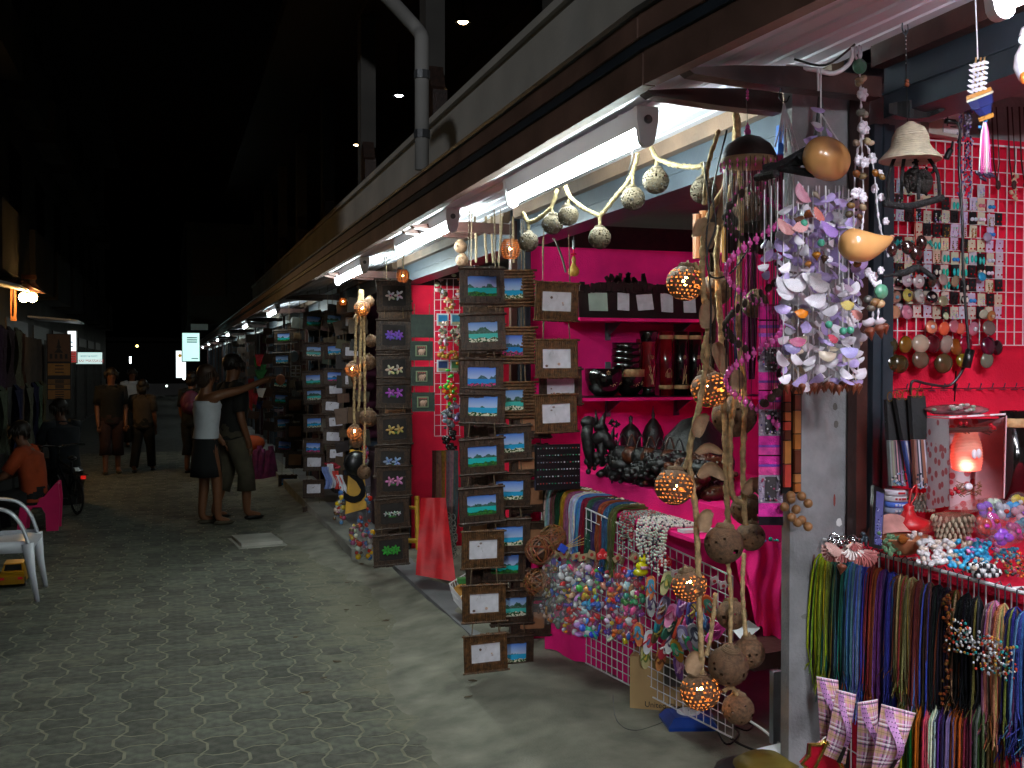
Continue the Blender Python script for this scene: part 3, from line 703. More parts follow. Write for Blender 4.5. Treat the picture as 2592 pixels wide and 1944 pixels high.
# big lantern cluster
LD = 2.95
cl = [(1735, 716, 47, 1, 0, 'lit coconut lantern highest in the big cluster, left of the pink beads'), (1798, 985, 48, 1, .02, 'lit coconut lantern level with the bamboo cups, half behind a vine rope'), (1706, 1232, 48, 1, -.05, 'lit coconut lantern in front of the dark carvings, leftmost of the cluster'),
      (1745, 1482, 43, 1, 0, 'lit coconut lantern in front of the slipper keyrings'), (1772, 1750, 49, 1, -.02, 'lowest lit coconut lantern, before the white wire grid'),
      (1858, 1052, 56, 0, .12, 'large unlit coconut lantern with husk leaf, below the ends of the pink beads'), (1832, 1378, 50, 0, -.05, 'dark unlit coconut lantern in front of the pearl necklaces'), (1899, 1358, 37, 0, .1, 'yellowish unlit lantern tucked behind the dark one'),
      (1852, 1556, 39, 0, .1, 'unlit lantern half hidden behind the vine ropes above the fattest one'), (1843, 1686, 51, 0, -.04, 'fattest unlit lantern near the bottom of the ropes'), (1896, 1652, 41, 0, .08, 'unlit lantern right of the fattest one, near the bench'), (1868, 1795, 40, 0, 0, 'lowest unlit lantern with flared husk collar'),
      (1813, 733, 42, 0, .12, 'unlit lantern half lit orange beside the highest lit one'), (1891, 522, 38, 0, .16, 'dark lantern behind the top of the pink bead mobile'), (1911, 771, 35, 0, .16, 'dark lantern behind the middle of the pink bead mobile'), (1890, 1290, 40, 0, .16, 'unlit lantern behind the ropes under the curled husk leaf')]
for x, y, r, l, dd, lab in cl: lantern(x, y, r, LD + dd, bool(l), lab, 'lanterns on the vine ropes')
t = thing('vine_ropes', at(1850, 280, LD), 'bundle of rough wrapped vine ropes hanging from the eave bracket', 'ropes', None)
strands = [[(1862, 285), (1860, 420), (1790, 560), (1778, 700), (1792, 840), (1775, 1000), (1745, 1150), (1762, 1300), (1768, 1480), (1777, 1705)], [(1820, 330), (1792, 420), (1783, 520)], [(1864, 285), (1850, 480), (1815, 620), (1826, 850), (1832, 1000), (1838, 1200), (1843, 1330)],
           [(1866, 290), (1876, 520), (1868, 800), (1884, 1000), (1880, 1160), (1886, 1330)], [(1843, 1420), (1850, 1520), (1848, 1640)], [(1884, 1400), (1880, 1500), (1888, 1612)], [(1862, 1000), (1848, 1100), (1852, 1240), (1878, 1275)],
           [(1745, 1150), (1732, 1185)], [(1790, 840), (1778, 905), (1796, 935)], [(1775, 690), (1757, 665)], [(1812, 1500), (1800, 1600), (1788, 1660)], [(1830, 1750), (1852, 1740), (1866, 1758)]]
for k, s_ in enumerate(strands):
    mb = MB(); P = [at(x, y, LD + (.05 if k in (2, 3, 6) else -.03) + R.uniform(-.01, .01)) for x, y in s_]
    c, rs = rope(P, .0088 if len(s_) > 3 else .0065, k + 20); mb.tube(c, rs, 6); part('rope_strand', mb, ROPEB, t, True)
LEAF = mat('husk_leaf', 'a88a6a', .8, var=.25, vs=25, bump=.4, bs=70)
def leaf(pts, w, d):
    P = curve([at(x, y, d + k * .01) for k, (x, y) in enumerate(pts)], 4); n = len(P)
    m = MB(); vs = []
    for i, p in enumerate(P):
        t_ = (P[min(i + 1, n - 1)] - P[max(i - 1, 0)]).normalized(); sd_ = t_.cross(Vector((0, 1, 0))).normalized(); u = i / (n - 1)
        ww = w * math.sin(math.pi * min(.98, .12 + u * .86)) ** .8
        for q, dz in ((-1, .012), (-.4, 0), (.4, 0), (1, .012)): vs.append(p + sd_ * ww * q + Vector((0, -dz, 0)))
        for q, dz in ((-1, .016), (-.4, .004), (.4, .004), (1, .016)): vs.append(p + sd_ * ww * q + Vector((0, -dz + .006, 0)))
    for i in range(n - 1):
        for k in range(3):
            a = i * 8 + k; b = a + 8; m_ = (a, a + 1, b + 1, b)
            m.f.append(list(m_)); m.fc.append((1, 1, 1)); m.f.append([x + 4 for x in reversed(m_)]); m.fc.append((1, 1, 1))
        for k in (0, 3):
            a = i * 8 + k; m.f.append([a, a + 8, a + 12, a + 4]); m.fc.append((1, 1, 1))
    m.v = [tuple(v) for v in vs]
    part('husk_leaf', m, LEAF, t, True)
for pts, w_ in (([(1790, 560), (1770, 575), (1752, 600)], .022), ([(1800, 562), (1790, 600), (1795, 630)], .02), ([(1778, 830), (1785, 790), (1787, 760)], .024), ([(1806, 870), (1818, 900), (1830, 950)], .022), ([(1758, 1105), (1768, 1070), (1790, 1050)], .022), ([(1760, 1145), (1790, 1132), (1826, 1148)], .014), ([(1766, 1205), (1795, 1185), (1832, 1215)], .02),
              ([(1775, 1345), (1782, 1310), (1800, 1295)], .024), ([(1878, 1245), (1910, 1225), (1942, 1270)], .022), ([(1810, 560), (1820, 545), (1842, 388)], .012), ([(1745, 1705), (1755, 1670), (1770, 1655)], .03), ([(1850, 985), (1862, 960), (1850, 930)], .024)):
    leaf(pts, w_, LD - .05)
# electric flex of the lanterns
cbl = MB(); cbl.tube(curve([at(x, y, LD - .06) for x, y in ((1840, 330), (1805, 480), (1812, 570), (1790, 640), (1800, 700), (1850, 690), (1900, 620), (1905, 590))], 5), .0028, 5)
cbl.tube(curve([at(x, y, LD - .06) for x, y in ((1782, 410), (1795, 520), (1788, 620), (1800, 760), (1797, 870))], 5), .0028, 5)
solo('flex', cbl, BLACK, 'black electric flex looping among the vine ropes', 'cable', smooth=True)
# orange basket lights
BASK = mat('cane_basket', '7a4a22', .6, var=.3, vs=20)
def basket(px, py, r, d, label):
    p = at(px, py, d); rr = sz(r, d)
    t = thing('basket_light', p, label, 'lantern', 'orange basket lights over the racks')
    m = MB()
    for k in range(9):
        z = -1 + 2 * (k + .5) / 9; q = math.sqrt(max(.3, 1 - z * z * .7)) * rr
        for a in range(14): m.box(p + Vector((q * math.cos(a * .449), q * math.sin(a * .449), z * rr)), (rr * .28, rr * .1, rr * .13), Matrix.Rotation(a * .449 + math.pi / 2, 3, 'Z'))
    for a in range(10):
        m.tube([p + Vector((math.sqrt(max(.3, 1 - z * z * .7)) * rr * math.cos(a * .628), math.sqrt(max(.3, 1 - z * z * .7)) * rr * math.sin(a * .628), z * rr)) for z in (-.95, -.5, 0, .5, .95)], rr * .06, 4)
    part('cane_shade', m, BASK, t)
    inst('bulb', BULB, t, TRS(p, (0, 0, 0), rr * .8))
    m = MB(); m.tube([p + Vector((0, 0, rr * .3)), at(px, py, d) + Vector((0, 0, rr * 2.6))], .003, 4); part('flex', m, BLACK, t)
basket(1292, 630, 25, 4.5, 'orange glowing basket light left of the garland')
basket(1019, 698, 16, 6.9, 'orange glowing basket light above the orchid frames')
basket(868, 763, 10, 10, 'small orange basket light above the far photo string')
# second lantern string in the next stall
for x, y, r, l, lab in ((618, 352, 40, 1, 'topmost lit lantern of the far rope string'), (568, 655, 36, 1, 'middle lit lantern of the far rope string'), (580, 965, 38, 1, 'lowest lit lantern of the far rope string'), (648, 620, 40, 0, 'unlit lantern right of the middle lit one on the far string'), (648, 895, 46, 0, 'big unlit lantern right of the lowest lit one on the far string'),
                        (628, 1163, 36, 0, 'unlit lantern hanging lowest on the far string'), (608, 405, 34, 0, 'unlit lantern under the topmost lit one of the far string'), (664, 515, 32, 0, 'unlit lantern beside the orchid frames'), (600, 700, 38, 0, 'unlit lantern behind the far ropes below the middle lit one'), (590, 1010, 34, 0, 'unlit lantern just below the lowest lit one of the far string'), (655, 320, 26, 0, 'small unlit lantern at the top of the far string')):
    px, py = S2(x, y); lantern(px, py, r / 1.952, 7.6 + (0 if l else .1), bool(l), lab, 'lanterns on the far rope string')
t = thing('vine_ropes', at(*S2(615, 250), 7.6), 'thin hanging ropes of the far lantern string beside the orchid frames', 'ropes')
for k, s_ in enumerate(([(612, 260), (590, 420), (585, 560), (582, 640)], [(615, 260), (612, 500), (605, 760), (600, 860)], [(620, 260), (628, 480), (632, 760), (628, 1130)], [(583, 690), (578, 800), (580, 930)])):
    mb = MB(); c, rs = rope([at(*S2(x, y), 7.65) for x, y in s_], .011, k); mb.tube(c, rs, 5); part('rope_strand', mb, ROPEB, t, True)
for x, y, lab in ((1170, 660, 'small round lantern at the top left of the tall photo string'), (1166, 625, 'upper small dark lantern beside the second tube')):
    lantern(x, y, 17, 5.6, False, lab, 'small lanterns above the photo strings')
m = MB()
for x in (1205, 1228, 1245, 1268, 1300): m.tube(curve([at(x + R.uniform(-6, 6), 548, 5.5), at(x, 600, 5.5), at(x + R.uniform(-10, 10), 665, 5.5)], 4), .007, 5)
solo('hanging_cords', m, CORD, 'bunch of rope cords tied above the tall photo strings', 'cords')
# ================================================================== PINK STALL
m = MB(); m.sheet(lambda u, v: (1.90 + u * 1.54, 5.415 + .006 * math.sin(u * 19) * (1 - v), .08 + v * 2.19), 30, 6)
solo('wall_cloth', m, PINK, 'bright pink cloth covering the side wall behind the bowls and carvings', 'cloth', smooth=True)
m = MB(); m.sheet(lambda u, v: (3.44 - .01 * math.sin(u * 25), 2.52 + u * 2.88, .08 + v * 2.3), 30, 4)
solo('wall_cloth', m, PINK, 'pink cloth on the rear wall of the pink stall', 'cloth', smooth=True)
tb = thing('display_table', (2.3, 4.4, .08), 'stepped market table covered with pink cloth under the coloured necklaces', 'table')
def front(u, v):
    y = 5.2 - u * 1.7; zb = .085 + max(0, (u - .44)) * 1.1 + .01 * math.sin(u * 40)
    return (1.885 + (.02 + .45 * min(u, .3)) * (1 - v) + .09 * u + .012 * math.sin(u * 30) * (1 - v), y, zb + (.935 - zb) * v)
m = MB(); m.sheet(front, 46, 10); part('cloth_front', m, PINK, tb, True)
m = MB(); m.sheet(lambda u, v: (1.93 + u * .9, 5.2 + .01 * math.sin(u * 18), .085 + v * .85), 16, 5); part('cloth_side', m, PINK, tb, True)
m = MB(); m.b2((1.887, 3.5, .937), (2.07, 5.22, .953)); part('table_top', m, PINK, tb)
m = MB(); m.b2((2.072, 3.4, .90), (2.85, 5.39, 1.046)); part('raised_step', m, PINK, tb)
for x, y in ((2.45, 3.6), (2.78, 3.6), (2.75, 5.1)): m = MB(); m.b2((x, y, .076), (x + .04, y + .04, .9)); part('table_leg', m, BROWN, tb)
# shelves
SHB = mat('shelf_bracket_grey', '6a6a72', .4, metal=.3)
for py, nm in ((806, 'upper pink shelf carrying the dark photo frames'), (1010, 'lower pink shelf carrying lacquered bowls and vases')):
    a = at(1468, py, Y=5.16)
    s = thing('wall_shelf', (a.x, 5.3, a.z), nm, 'shelf', 'shelves on the pink side wall')
    m = MB(); m.b2((a.x, 5.16, a.z - .012), (3.3, 5.41, a.z + .006)); part('board', m, PINK, s)
    m = MB(); m.b2((a.x - .002, 5.155, a.z + .0062), (3.3, 5.40, a.z + .010)); part('top_sheet', m, BLACK, s)
    for px in (1547, 1722):
        b = at(px, py + 20, Y=5.35); m = MB(); m.poly([(b.x, 5.40, a.z - .013), (b.x, 5.22, a.z - .013), (b.x, 5.40, a.z - .09)], .006, (1, 0, 0)); m.b2((b.x - .012, 5.401, a.z - .11), (b.x + .02, 5.411, a.z + .2)); part('bracket', m, SHB, s)
SH1 = at(1468, 806, Y=5.16).z + .0105; SH2 = at(1468, 1010, Y=5.16).z + .0105
def onY(px, Y): return at(px, 900, Y=Y).x
FRD = mat('black_brown_wood', '1d120e', .45, var=.3, vs=30, bump=.3, bs=60)
for i, (px, w_, h_, pw, ph, tl) in enumerate(((1511, 104, 80, 52, 48, .0), (1577, 78, 84, 33, 46, .06), (1634, 96, 84, 46, 42, -.08), (1690, 86, 84, 40, 50, .05), (1752, 80, 78, 36, 44, .0))):
    d = 5.55; x = onY(px, 5.24); W, H = sz(w_, d), sz(h_, d)
    t = thing('photo_frame', (x, 5.24, SH1), ['leftmost dark wooden frame with a greenish sheet on the top shelf', 'narrow dark frame beside the leftmost one on the top shelf', 'third dark frame with a torn edged white card on the top shelf', 'fourth dark frame half hidden by the lit lantern', 'last dark frame on the top shelf behind the vine ropes'][i], 'photo frame', 'dark frames standing on the top shelf')
    m = MB(); m.box((x, 5.24 + i * .012, SH1 + H / 2), (W, .015, H), Matrix.Rotation(-.15, 3, 'X'))
    for k in range(7): m.box((x - W / 2 + (k + .5) * W / 7, 5.228 + i * .012, SH1 + H * .9 + R.uniform(0, .02)), (W / 8, .014, .05), Matrix.Rotation(R.uniform(-.3, .3), 3, 'Y'))
    part('frame', m, FRD, t)
    m = MB(); m.box((x, 5.228 + i * .012 - .003, SH1 + H / 2), (sz(pw, d), .004, sz(ph, d)), Matrix.Rotation(-.15, 3, 'X') @ Matrix.Rotation(tl, 3, 'Y')); part('card', m, mat('greenish_card', 'a9bdb0', .5) if i == 0 else BLANK, t)
m = MB(); x = onY(1580, 5.3)
for k in range(16): m.box((x + R.uniform(-.13, .13), 5.31, SH1 + .2 + R.uniform(-.01, .03)), (.02, .01, .06), Matrix.Rotation(R.uniform(-.7, .7), 3, 'Y'))
m.box((x, 5.32, SH1 + .1), (.3, .01, .2))
solo('photo_frame', m, FRD, 'spiky topped dark wooden frame standing behind the row on the top shelf', 'photo frame')
# gourd ornament
p = at(1452, 680, 5.3); t = thing('gourd_ornament', p, 'yellow bottle gourd hanging on a red cord against the pink wall', 'ornament')
m = MB(); m.lathe([(.002, -.04), (.02, -.037), (.03, -.02), (.028, -.003), (.014, .016), (.009, .03), (.012, .045), (.008, .058), (.002, .066)], p, 14); part('gourd', m, mat('gourd_yellow', 'b5893a', .4, var=.2), t, True)
m = MB(); m.ball(p + Vector((0, 0, .074)), (.017, .012, .007)); m.tube([p + Vector((0, 0, .06)), p + Vector((0, 0, .1))], .004, 5); part('tassel', m, RED, t)
m = MB(); m.tube([p + Vector((0, 0, .1)), p + Vector((0, 0, .145))], .008, 8); m.tube([p + Vector((0, 0, .14)), p + Vector((0, 0, .2))], .002, 4); part('cord', m, GUT, t)
m = MB(); m.tube(curve([at(1400, 605, 5.35), at(1408, 612, 5.3), at(1425, 660, 5.3), at(1432, 690, 5.3)], 4), .006, 5)
solo('hanging_stick', m, DKWOOD, 'thin dark bent stick hanging beside the yellow gourd', 'stick')
# bowls, vases, cups
LACQ = mat('black_lacquer', '100c0b', .15, var=.3, vs=8, bump=0, coat=.6); LACR = mat('red_lacquer', '6e0d14', .15, var=.3, vs=8, bump=0, coat=.6); TAN = mat('tan_band', 'b08e62', .6, var=.2, vs=50)
def bowlprof(r, h): return [(r * .45, 0), (r * .8, h * .25), (r * .97, h * .6), (r, h), (r * .94, h), (r * .88, h * .6), (r * .6, h * .15), (.001, h * .1)]
def deco(mb, c, r, y, s, seed):
    rr = random.Random(seed)
    for k in range(8):
        a = k * .785; mb.c = hx('b79a6a')
        mb.tube([(c.x + s * .3 * math.cos(a), y, c.z + s * .3 * math.sin(a)), (c.x + s * math.cos(a), y, c.z + s * math.sin(a))], s * .12, 4)
for px, wpx, hpx, lab, m_, yy, base in ((1530, 104, 72, 'wide black lacquered bowl with painted flowers, front left of the shelf', LACQ, 5.24, 0), (1592, 84, 70, 'black lacquered bowl with brown rim under the bowl stack', LACQ, 5.27, 0)):
    x = onY(px, yy); r = sz(wpx, 5.55) / 2; h = sz(hpx, 5.55)
    t = thing('bowl', (x, yy, SH2), lab, 'bowl', 'lacquered bowls on the shelf')
    m = MB(); m.lathe(bowlprof(r, h), (x, yy, SH2), 24); part('body', m, m_, t, True)
    m = MB(); deco(m, Vector((x + r * .1, 0, SH2 + h * .5)), r, yy - r * .86, .022, 1); deco(m, Vector((x - r * .2, 0, SH2 + h * .85)), r, yy - r * .97, .014, 1); deco(m, Vector((x + r * .5, 0, SH2 + h * .5)), r, yy - r * .74, .012, 2); part('painted_flower', m, VC, t)
    if 'brown' in lab:
        m = MB(); m.lathe([(r * 1.0, h * .72), (r * 1.015, h * .98), (r * 1.0, h)], (x, yy, SH2), 24); part('rim_band', m, TAN, t, True)
hb = SH2 + sz(70, 5.55) * .93
for k in range(4):
    x = onY(1586, 5.27); r = sz(82 - 2 * abs(k - 1), 5.55) / 2; h = .05
    m = MB(); m.lathe([(r * .7, 0), (r * .97, h * .3), (r, h), (r * .94, h), (r * .85, h * .3), (.001, h * .2)], (x, 5.27, hb + k * .036), 22)
    solo('bowl', m, LACQ, ['lowest', 'second', 'third', 'topmost'][k] + ' bowl of the black stack on the lower shelf', 'bowl', 'stack of black bowls', True, loc=(x, 5.27, hb + k * .036))
for i, (px, wpx, col, kind, lab) in enumerate(((1642, 44, LACR, 'v', 'dark red lacquered vase with painted grass, flared black top'), (1686, 38, LACR, 'c', 'red lacquered bamboo cup with an elephant drawing and tan bands'), (1724, 38, LACQ, 'c', 'black bamboo cup next to the red elephant cup'), (1759, 36, LACQ, 'c', 'black bamboo cup just left of the vine rope'), (1795, 36, LACQ, 'c', 'black bamboo cup right of the vine rope'), (1830, 36, LACQ, 'c', 'black bamboo cup furthest right on the shelf'))):
    yy = 5.24 + .01 * i; x = onY(px, yy); r = sz(wpx, 5.55) / 2; h = sz(170, 5.55)
    t = thing('vase' if kind == 'v' else 'bamboo_cup', (x, yy, SH2), lab, 'vase' if kind == 'v' else 'cup', 'tall lacquered cups on the shelf')
    m = MB()
    if kind == 'v': m.lathe([(r * .8, 0), (r * .72, h * .08), (r * 1.0, h * .35), (r * .85, h * .62), (r * .8, h * .72), (r * 1.12, h * .97), (r * 1.12, h), (r, h), (r * .7, h * .7), (.001, h * .6)], (x, yy, SH2), 20)
    else: m.lathe([(r * .96, 0), (r * .96, h), (r * .84, h), (r * .84, h * .5), (.001, h * .4)], (x, yy, SH2), 20)
    part('body', m, col, t, True)
    if kind == 'v':
        m = MB(); m.lathe([(r * .815, h * .74), (r * 1.135, h * .97), (r * 1.135, h * 1.003)], (x, yy, SH2), 20); part('black_band', m, LACQ, t, True); m = MB(); m.lathe([(r * .815, 0), (r * .735, h * .08), (r * .8, h * .14)], (x, yy, SH2), 20); part('black_band', m, LACQ, t, True)
    else:
        for z in (.1, .88):
            m = MB(); m.lathe([(r * .97, h * z), (r * 1.05, h * z + .003), (r * 1.05, h * z + .02), (r * .97, h * z + .023)], (x, yy, SH2), 20); part('tan_band', m, TAN, t, True)
    m = MB(); m.c = hx('b59868')
    if i == 1:
        for a, b in (((-.012, .1), (-.01, .145)), ((-.01, .145), (.004, .155)), ((.004, .155), (.016, .14)), ((.016, .14), (.016, .1)), ((.004, .1), (.004, .13)), ((-.005, .1), (-.004, .128)), ((-.012, .14), (-.02, .125)), ((-.02, .125), (-.02, .105))): m.tube([(x + a[0], yy - r * .99, SH2 + a[1]), (x + b[0], yy - r * .99, SH2 + b[1])], .0012, 4)
    else:
        for k in range(5): m.tube([(x + R.uniform(-.012, .012), yy - r * 1.0, SH2 + h * .18), (x + R.uniform(-.02, .02), yy - r * .92, SH2 + h * R.uniform(.3, .5))], .0016, 4)
        deco(m, Vector((x, 0, SH2 + h * .6)), r, yy - r * .97, .012, i)
    part('painted_drawing', m, VC, t)
m = MB(); m.box((onY(1618, 5.36), 5.36, SH2 + .16), (.03, .02, .32)); solo('red_box', m, LACR, 'narrow dark red upright box behind the vase', 'box')
# carvings on the raised step
CARV = mat('black_carved_wood', '0e0c0b', .5, var=.4, vs=40, bump=.5, bs=50)
BZ = 1.046
def cv(x, y): return at(1440 + x / 3.317, 780 + y / 3.317, 5.3)
t = solo('carved_animal', (lambda m: (m.tube([cv(190, 1330), cv(165, 1180), cv(150, 1060), cv(160, 980)], [.02, .032, .034, .03], 8), m.ball(cv(165, 960), (.045, .03, .035)), m.tube([cv(200, 1120), cv(290, 1060), cv(330, 1130), cv(430, 1210)], [.035, .04, .035, .02], 8), m.tube([cv(230, 980), cv(225, 850)], [.018, .001], 5), m.tube([cv(290, 1040), cv(270, 960), cv(312, 860)], [.03, .022, .001], 5), m.tube([cv(350, 1130), cv(380, 990)], [.022, .001], 5), m.tube([cv(260, 1100), cv(280, 1330)], [.025, .014], 6), m.tube([cv(370, 1170), cv(350, 1340)], [.02, .014], 6), m.tube([cv(210, 1000), cv(300, 990)], .024, 6), [m.ball(cv(R.uniform(140, 420), R.uniform(1230, 1390)), R.uniform(.012, .025), 6, 4) for _ in range(26)], [m.tube([cv(x_, y_), cv(x_ + R.uniform(-30, 30), y_ - R.uniform(20, 60))], [.012, .001], 4) for x_, y_ in [(R.uniform(140, 430), R.uniform(960, 1330)) for _ in range(46)]]) and m)(MB()), CARV, 'black carved horned animal with raised spikes at the left of the step', 'carving', smooth=True)
for px, ytop, lab in ((518, 900, 'black carved dome with a round knob on top'), (706, 820, 'black carved dome with a tall pointed spire')):
    cv2 = lambda x, y: at(1440 + x / 3.317, 780 + y / 3.317, Y=5.26); b = cv2(px, 1190); r = sz(180 / 3.317, 5.6) / 2; tp = cv2(px, ytop).z; zb = BZ + .001; H = tp - zb
    hd = cv2(px, 1060).z - zb
    m = MB(); pr = [(r * .95, 0), (r, hd * .5), (r * .97, hd * .9), (r * 1.05, hd), (r * .75, hd + (H - hd) * .3), (r * .35, hd + (H - hd) * .5), (r * .14, hd + (H - hd) * .58)]
    pr += [(r * .2, H * .93), (r * .21, H * .96), (.001, H)] if 'knob' in lab else [(r * .2, hd + (H - hd) * .68), (r * .1, H * .9), (.001, H)]
    m.lathe(pr, (b.x, 5.26, zb), 16); solo('carved_dome', m, CARV, lab, 'carving', 'carved domes on the step', True, loc=(b.x, 5.26, zb))
m = MB(); a = at(1760, 1100, 5.0)
m.lathe([(.16, 0), (.17, .1), (.13, .22), (.06, .3), (.001, .32)], (a.x, a.y, BZ), 14, None, (1.2, .8, 1)); solo('carved_hut', m, CARV, 'large dark brown carved round hut behind the vine ropes', 'carving', smooth=True)
tm = MB(); tm.ball((0, 0, .03), (.045, .06, .032), 10, 6); tm.ball((0, -.07, .03), (.016, .022, .015), 7, 5)
for sx in (-1, 1):
    for yy in (-.04, .04): tm.ball((sx * .045, yy, .012), (.02, .012, .01), 6, 4)
for k in range(12):
    a = k * .52; tm.ball((.03 * math.cos(a), .04 * math.sin(a), .05), (.01, .012, .012), 5, 3)
TM = tm.mesh('carved_turtle', CARV, smooth=True); BRC = mat('brown_carved_wood', '4a2412', .35, var=.4, vs=30, bump=.4, bs=50)
for i in range(230):
    px = R.uniform(1478, 1810); d = R.uniform(4.35, 5.25); p = at(px, 1180, d)
    if p.x < 2.10 or p.y > 5.33 or p.x > 2.8: continue
    lev = R.choice((0, 0, 0, 1, 1, 2)) * .045
    o = inst('carved_turtle', TM, None, TRS((p.x, p.y, BZ + lev), (R.uniform(-.3, .3), R.uniform(-.3, .3), R.uniform(0, 6)), R.uniform(.9, 1.35)), BRC if px > 1660 and R.random() < .6 else None)
    tag(o, 'small dark wooden turtle carving in the crowded pile on the pink step', 'carving', 'turtle carvings piled on the step')
for i in range(7):
    px = 1575 + i * 24; p = at(px, 1150 + R.uniform(-6, 6), 5.05 - i * .05); m = MB()
    m.lathe([(.03, 0), (.05, .02), (.052, .05), (.03, .08), (.012, .085)], (p.x, p.y, BZ + .09), 10)
    m.tube(curve([(p.x - .03, p.y, BZ + .16), (p.x, p.y, BZ + .23), (p.x + .03, p.y, BZ + .16)], 4), .004, 5)
    solo('carved_pot', m, BRC if i % 2 else CARV, 'small wooden pot with a cane handle, %s from the left on the carving pile' % ORD[i], 'carving', 'little pots on the carving pile', True)
# bead tray
p = at(1411, 1182, 5.15); t = thing('bead_display', p, 'black velvet display board with rows of glinting bead rings', 'display board')
m = MB(); m.box(p, (.235, .02, .225)); part('board', m, BLACK, t)
m = MB()
for j in range(6):
    for i in range(15):
        m.c = R.choice((hx('b8c0c0'), hx('8aa8b8'), hx('2f9a6a'), hx('b04a4a'), hx('c8c8d8'), hx('888890'))); m.ball(p + Vector((-.108 + i * .0155 + R.uniform(-.002, .002), -.014, .095 - j * .035)), R.uniform(.0022, .0045), 5, 3)
part('beads', m, VCG, t)
# hanks of cord necklaces over the table edge
NC = ['cfc8bc', '8fb4cc', '6a4a46', '14301f', '8a6a1c', '8a4a6a', 'b8b0c0', '3f6f9c', '6a1428', '24423a', '3c2a50', '7a3a24', '2a4a6a', '4a4a2a']
NCN = ['cream cowrie', 'pale blue', 'grey brown', 'dark green', 'mustard', 'mauve', 'white and lilac', 'mid blue', 'maroon', 'bottle green', 'deep purple', 'rust', 'navy', 'olive']
def vary(c, s=.25): return tuple(max(0, q * R.uniform(1 - s, 1 + s)) for q in c)
for k, c in enumerate(NC):
    y = 5.12 - k * .068; m = MB(); base = hx(c)
    for q in range(15):
        m.c = vary(base, .35); yy = y + R.uniform(-.03, .03); e = R.uniform(-.02, .03)
        m.tube(curve([(2.055, yy + .04, .962 + R.uniform(0, .012)), (1.95, yy + .02, .966 + R.uniform(0, .015)), (1.885, yy, .958 + R.uniform(0, .008)), (1.868 + R.uniform(-.008, .006), yy - .004, .90), (1.862 + R.uniform(-.01, .01), yy - .01 + R.uniform(-.01, .01), .76 + e), (1.86 + R.uniform(-.012, .012), yy + R.uniform(-.02, .01), .68 + e)], 3), .0042, 4)
    if k in (0, 3, 5, 9, 12):
        for q in range(16): m.c = R.choice((hx('c8bca0'), hx('b08a4a'), hx('d8d0c0'))); m.ball((R.uniform(1.95, 2.05), y + R.uniform(-.02, .04), .975), (.009, .006, .005), 6, 4)
    solo('necklace_hank', m, VCM, NCN[k] + ' hank of cord necklaces draped over the pink table edge', 'necklaces', 'necklace hanks on the pink table')
def beadrope(name, n, y0, y1, cols, lab, r=.0055):
    m = MB()
    for q in range(n):
        y = y0 + (y1 - y0) * q / n; L = R.uniform(.08, .2)
        P = curve([(2.05, y + .03, .963), (1.95, y, .966), (1.88, y, .955), (1.868, y - .01, .955 - L)], 26)
        acc = 0; last = P[0]
        for p in P:
            if (p - last).length >= r * 1.7: m.c = vary(R.choice(cols), .1); m.ball(p + Vector((0, R.uniform(-.003, .003), 0)), r, 6, 4); last = p
    solo(name, m, VCG, lab, 'necklaces')
beadrope('bead_necklaces', 9, 4.16, 4.0, [hx('9aa09a'), hx('7a8a86'), hx('5a5a52'), hx('a04a4a')], 'heap of grey and green bead necklaces left of the pearls', .005)
beadrope('pearl_necklaces', 18, 3.98, 3.70, [hx('d8d2cc'), hx('e2ded8'), hx('c0b8b4'), hx('d8d2cc'), hx('4a4a58')], 'heap of white pearl necklaces spilling over the table edge', .0062)
m = MB(); m.box((1.97, 3.64, .962), (.14, .05, .012)); solo('price_card', m, WHITE, 'white card lying at the end of the pearl necklaces', 'card')
m = MB()
for k in range(26): m.c = R.choice((hx('2a9a90'), hx('3ab0a8'), hx('8a5a2a'), hx('2a6a9a'))); a = at(1925 + R.uniform(-28, 45), 1385 + R.uniform(-22, 10), 3.5); m.ball(a, R.uniform(.006, .01), 6, 4)
solo('turquoise_beads', m, VCG, 'turquoise bead strings on the pink cloth near the grey board', 'necklaces')
# wire grid with toys
BL, BR, TL, TR = at(1484, 1677, Z=.14), at(1855, 1867, Z=.14), at(1484, 1286, X=1.84), at(1855, 1458, X=2.0)
def gp_(u, v): return BL * (1 - u) * (1 - v) + BR * u * (1 - v) + TL * (1 - u) * v + TR * u * v
t = thing('wire_grid', gp_(.5, 0), 'white wire grid panel leaning on the pink table with toys hooked on it', 'wire grid')
m = MB()
for i in range(25): m.tube([gp_(i / 24, 0), gp_(i / 24, 1)], .0023, 4)
for j in range(17): m.tube([gp_(0, j / 16) + Vector((-.004, 0, 0)), gp_(1, j / 16) + Vector((-.004, 0, 0))], .0023 if 0 < j < 16 else .0038, 4)
part('wires', m, WIRE, t)
PLAS = mat('clear_plastic', 'c8ccd0', .12, var=.2, vs=14, bump=.8, bs=28, alpha=.06, coat=1, spec=.8)
def gd_(px): return 5.05 - (px - 1400) * .0029
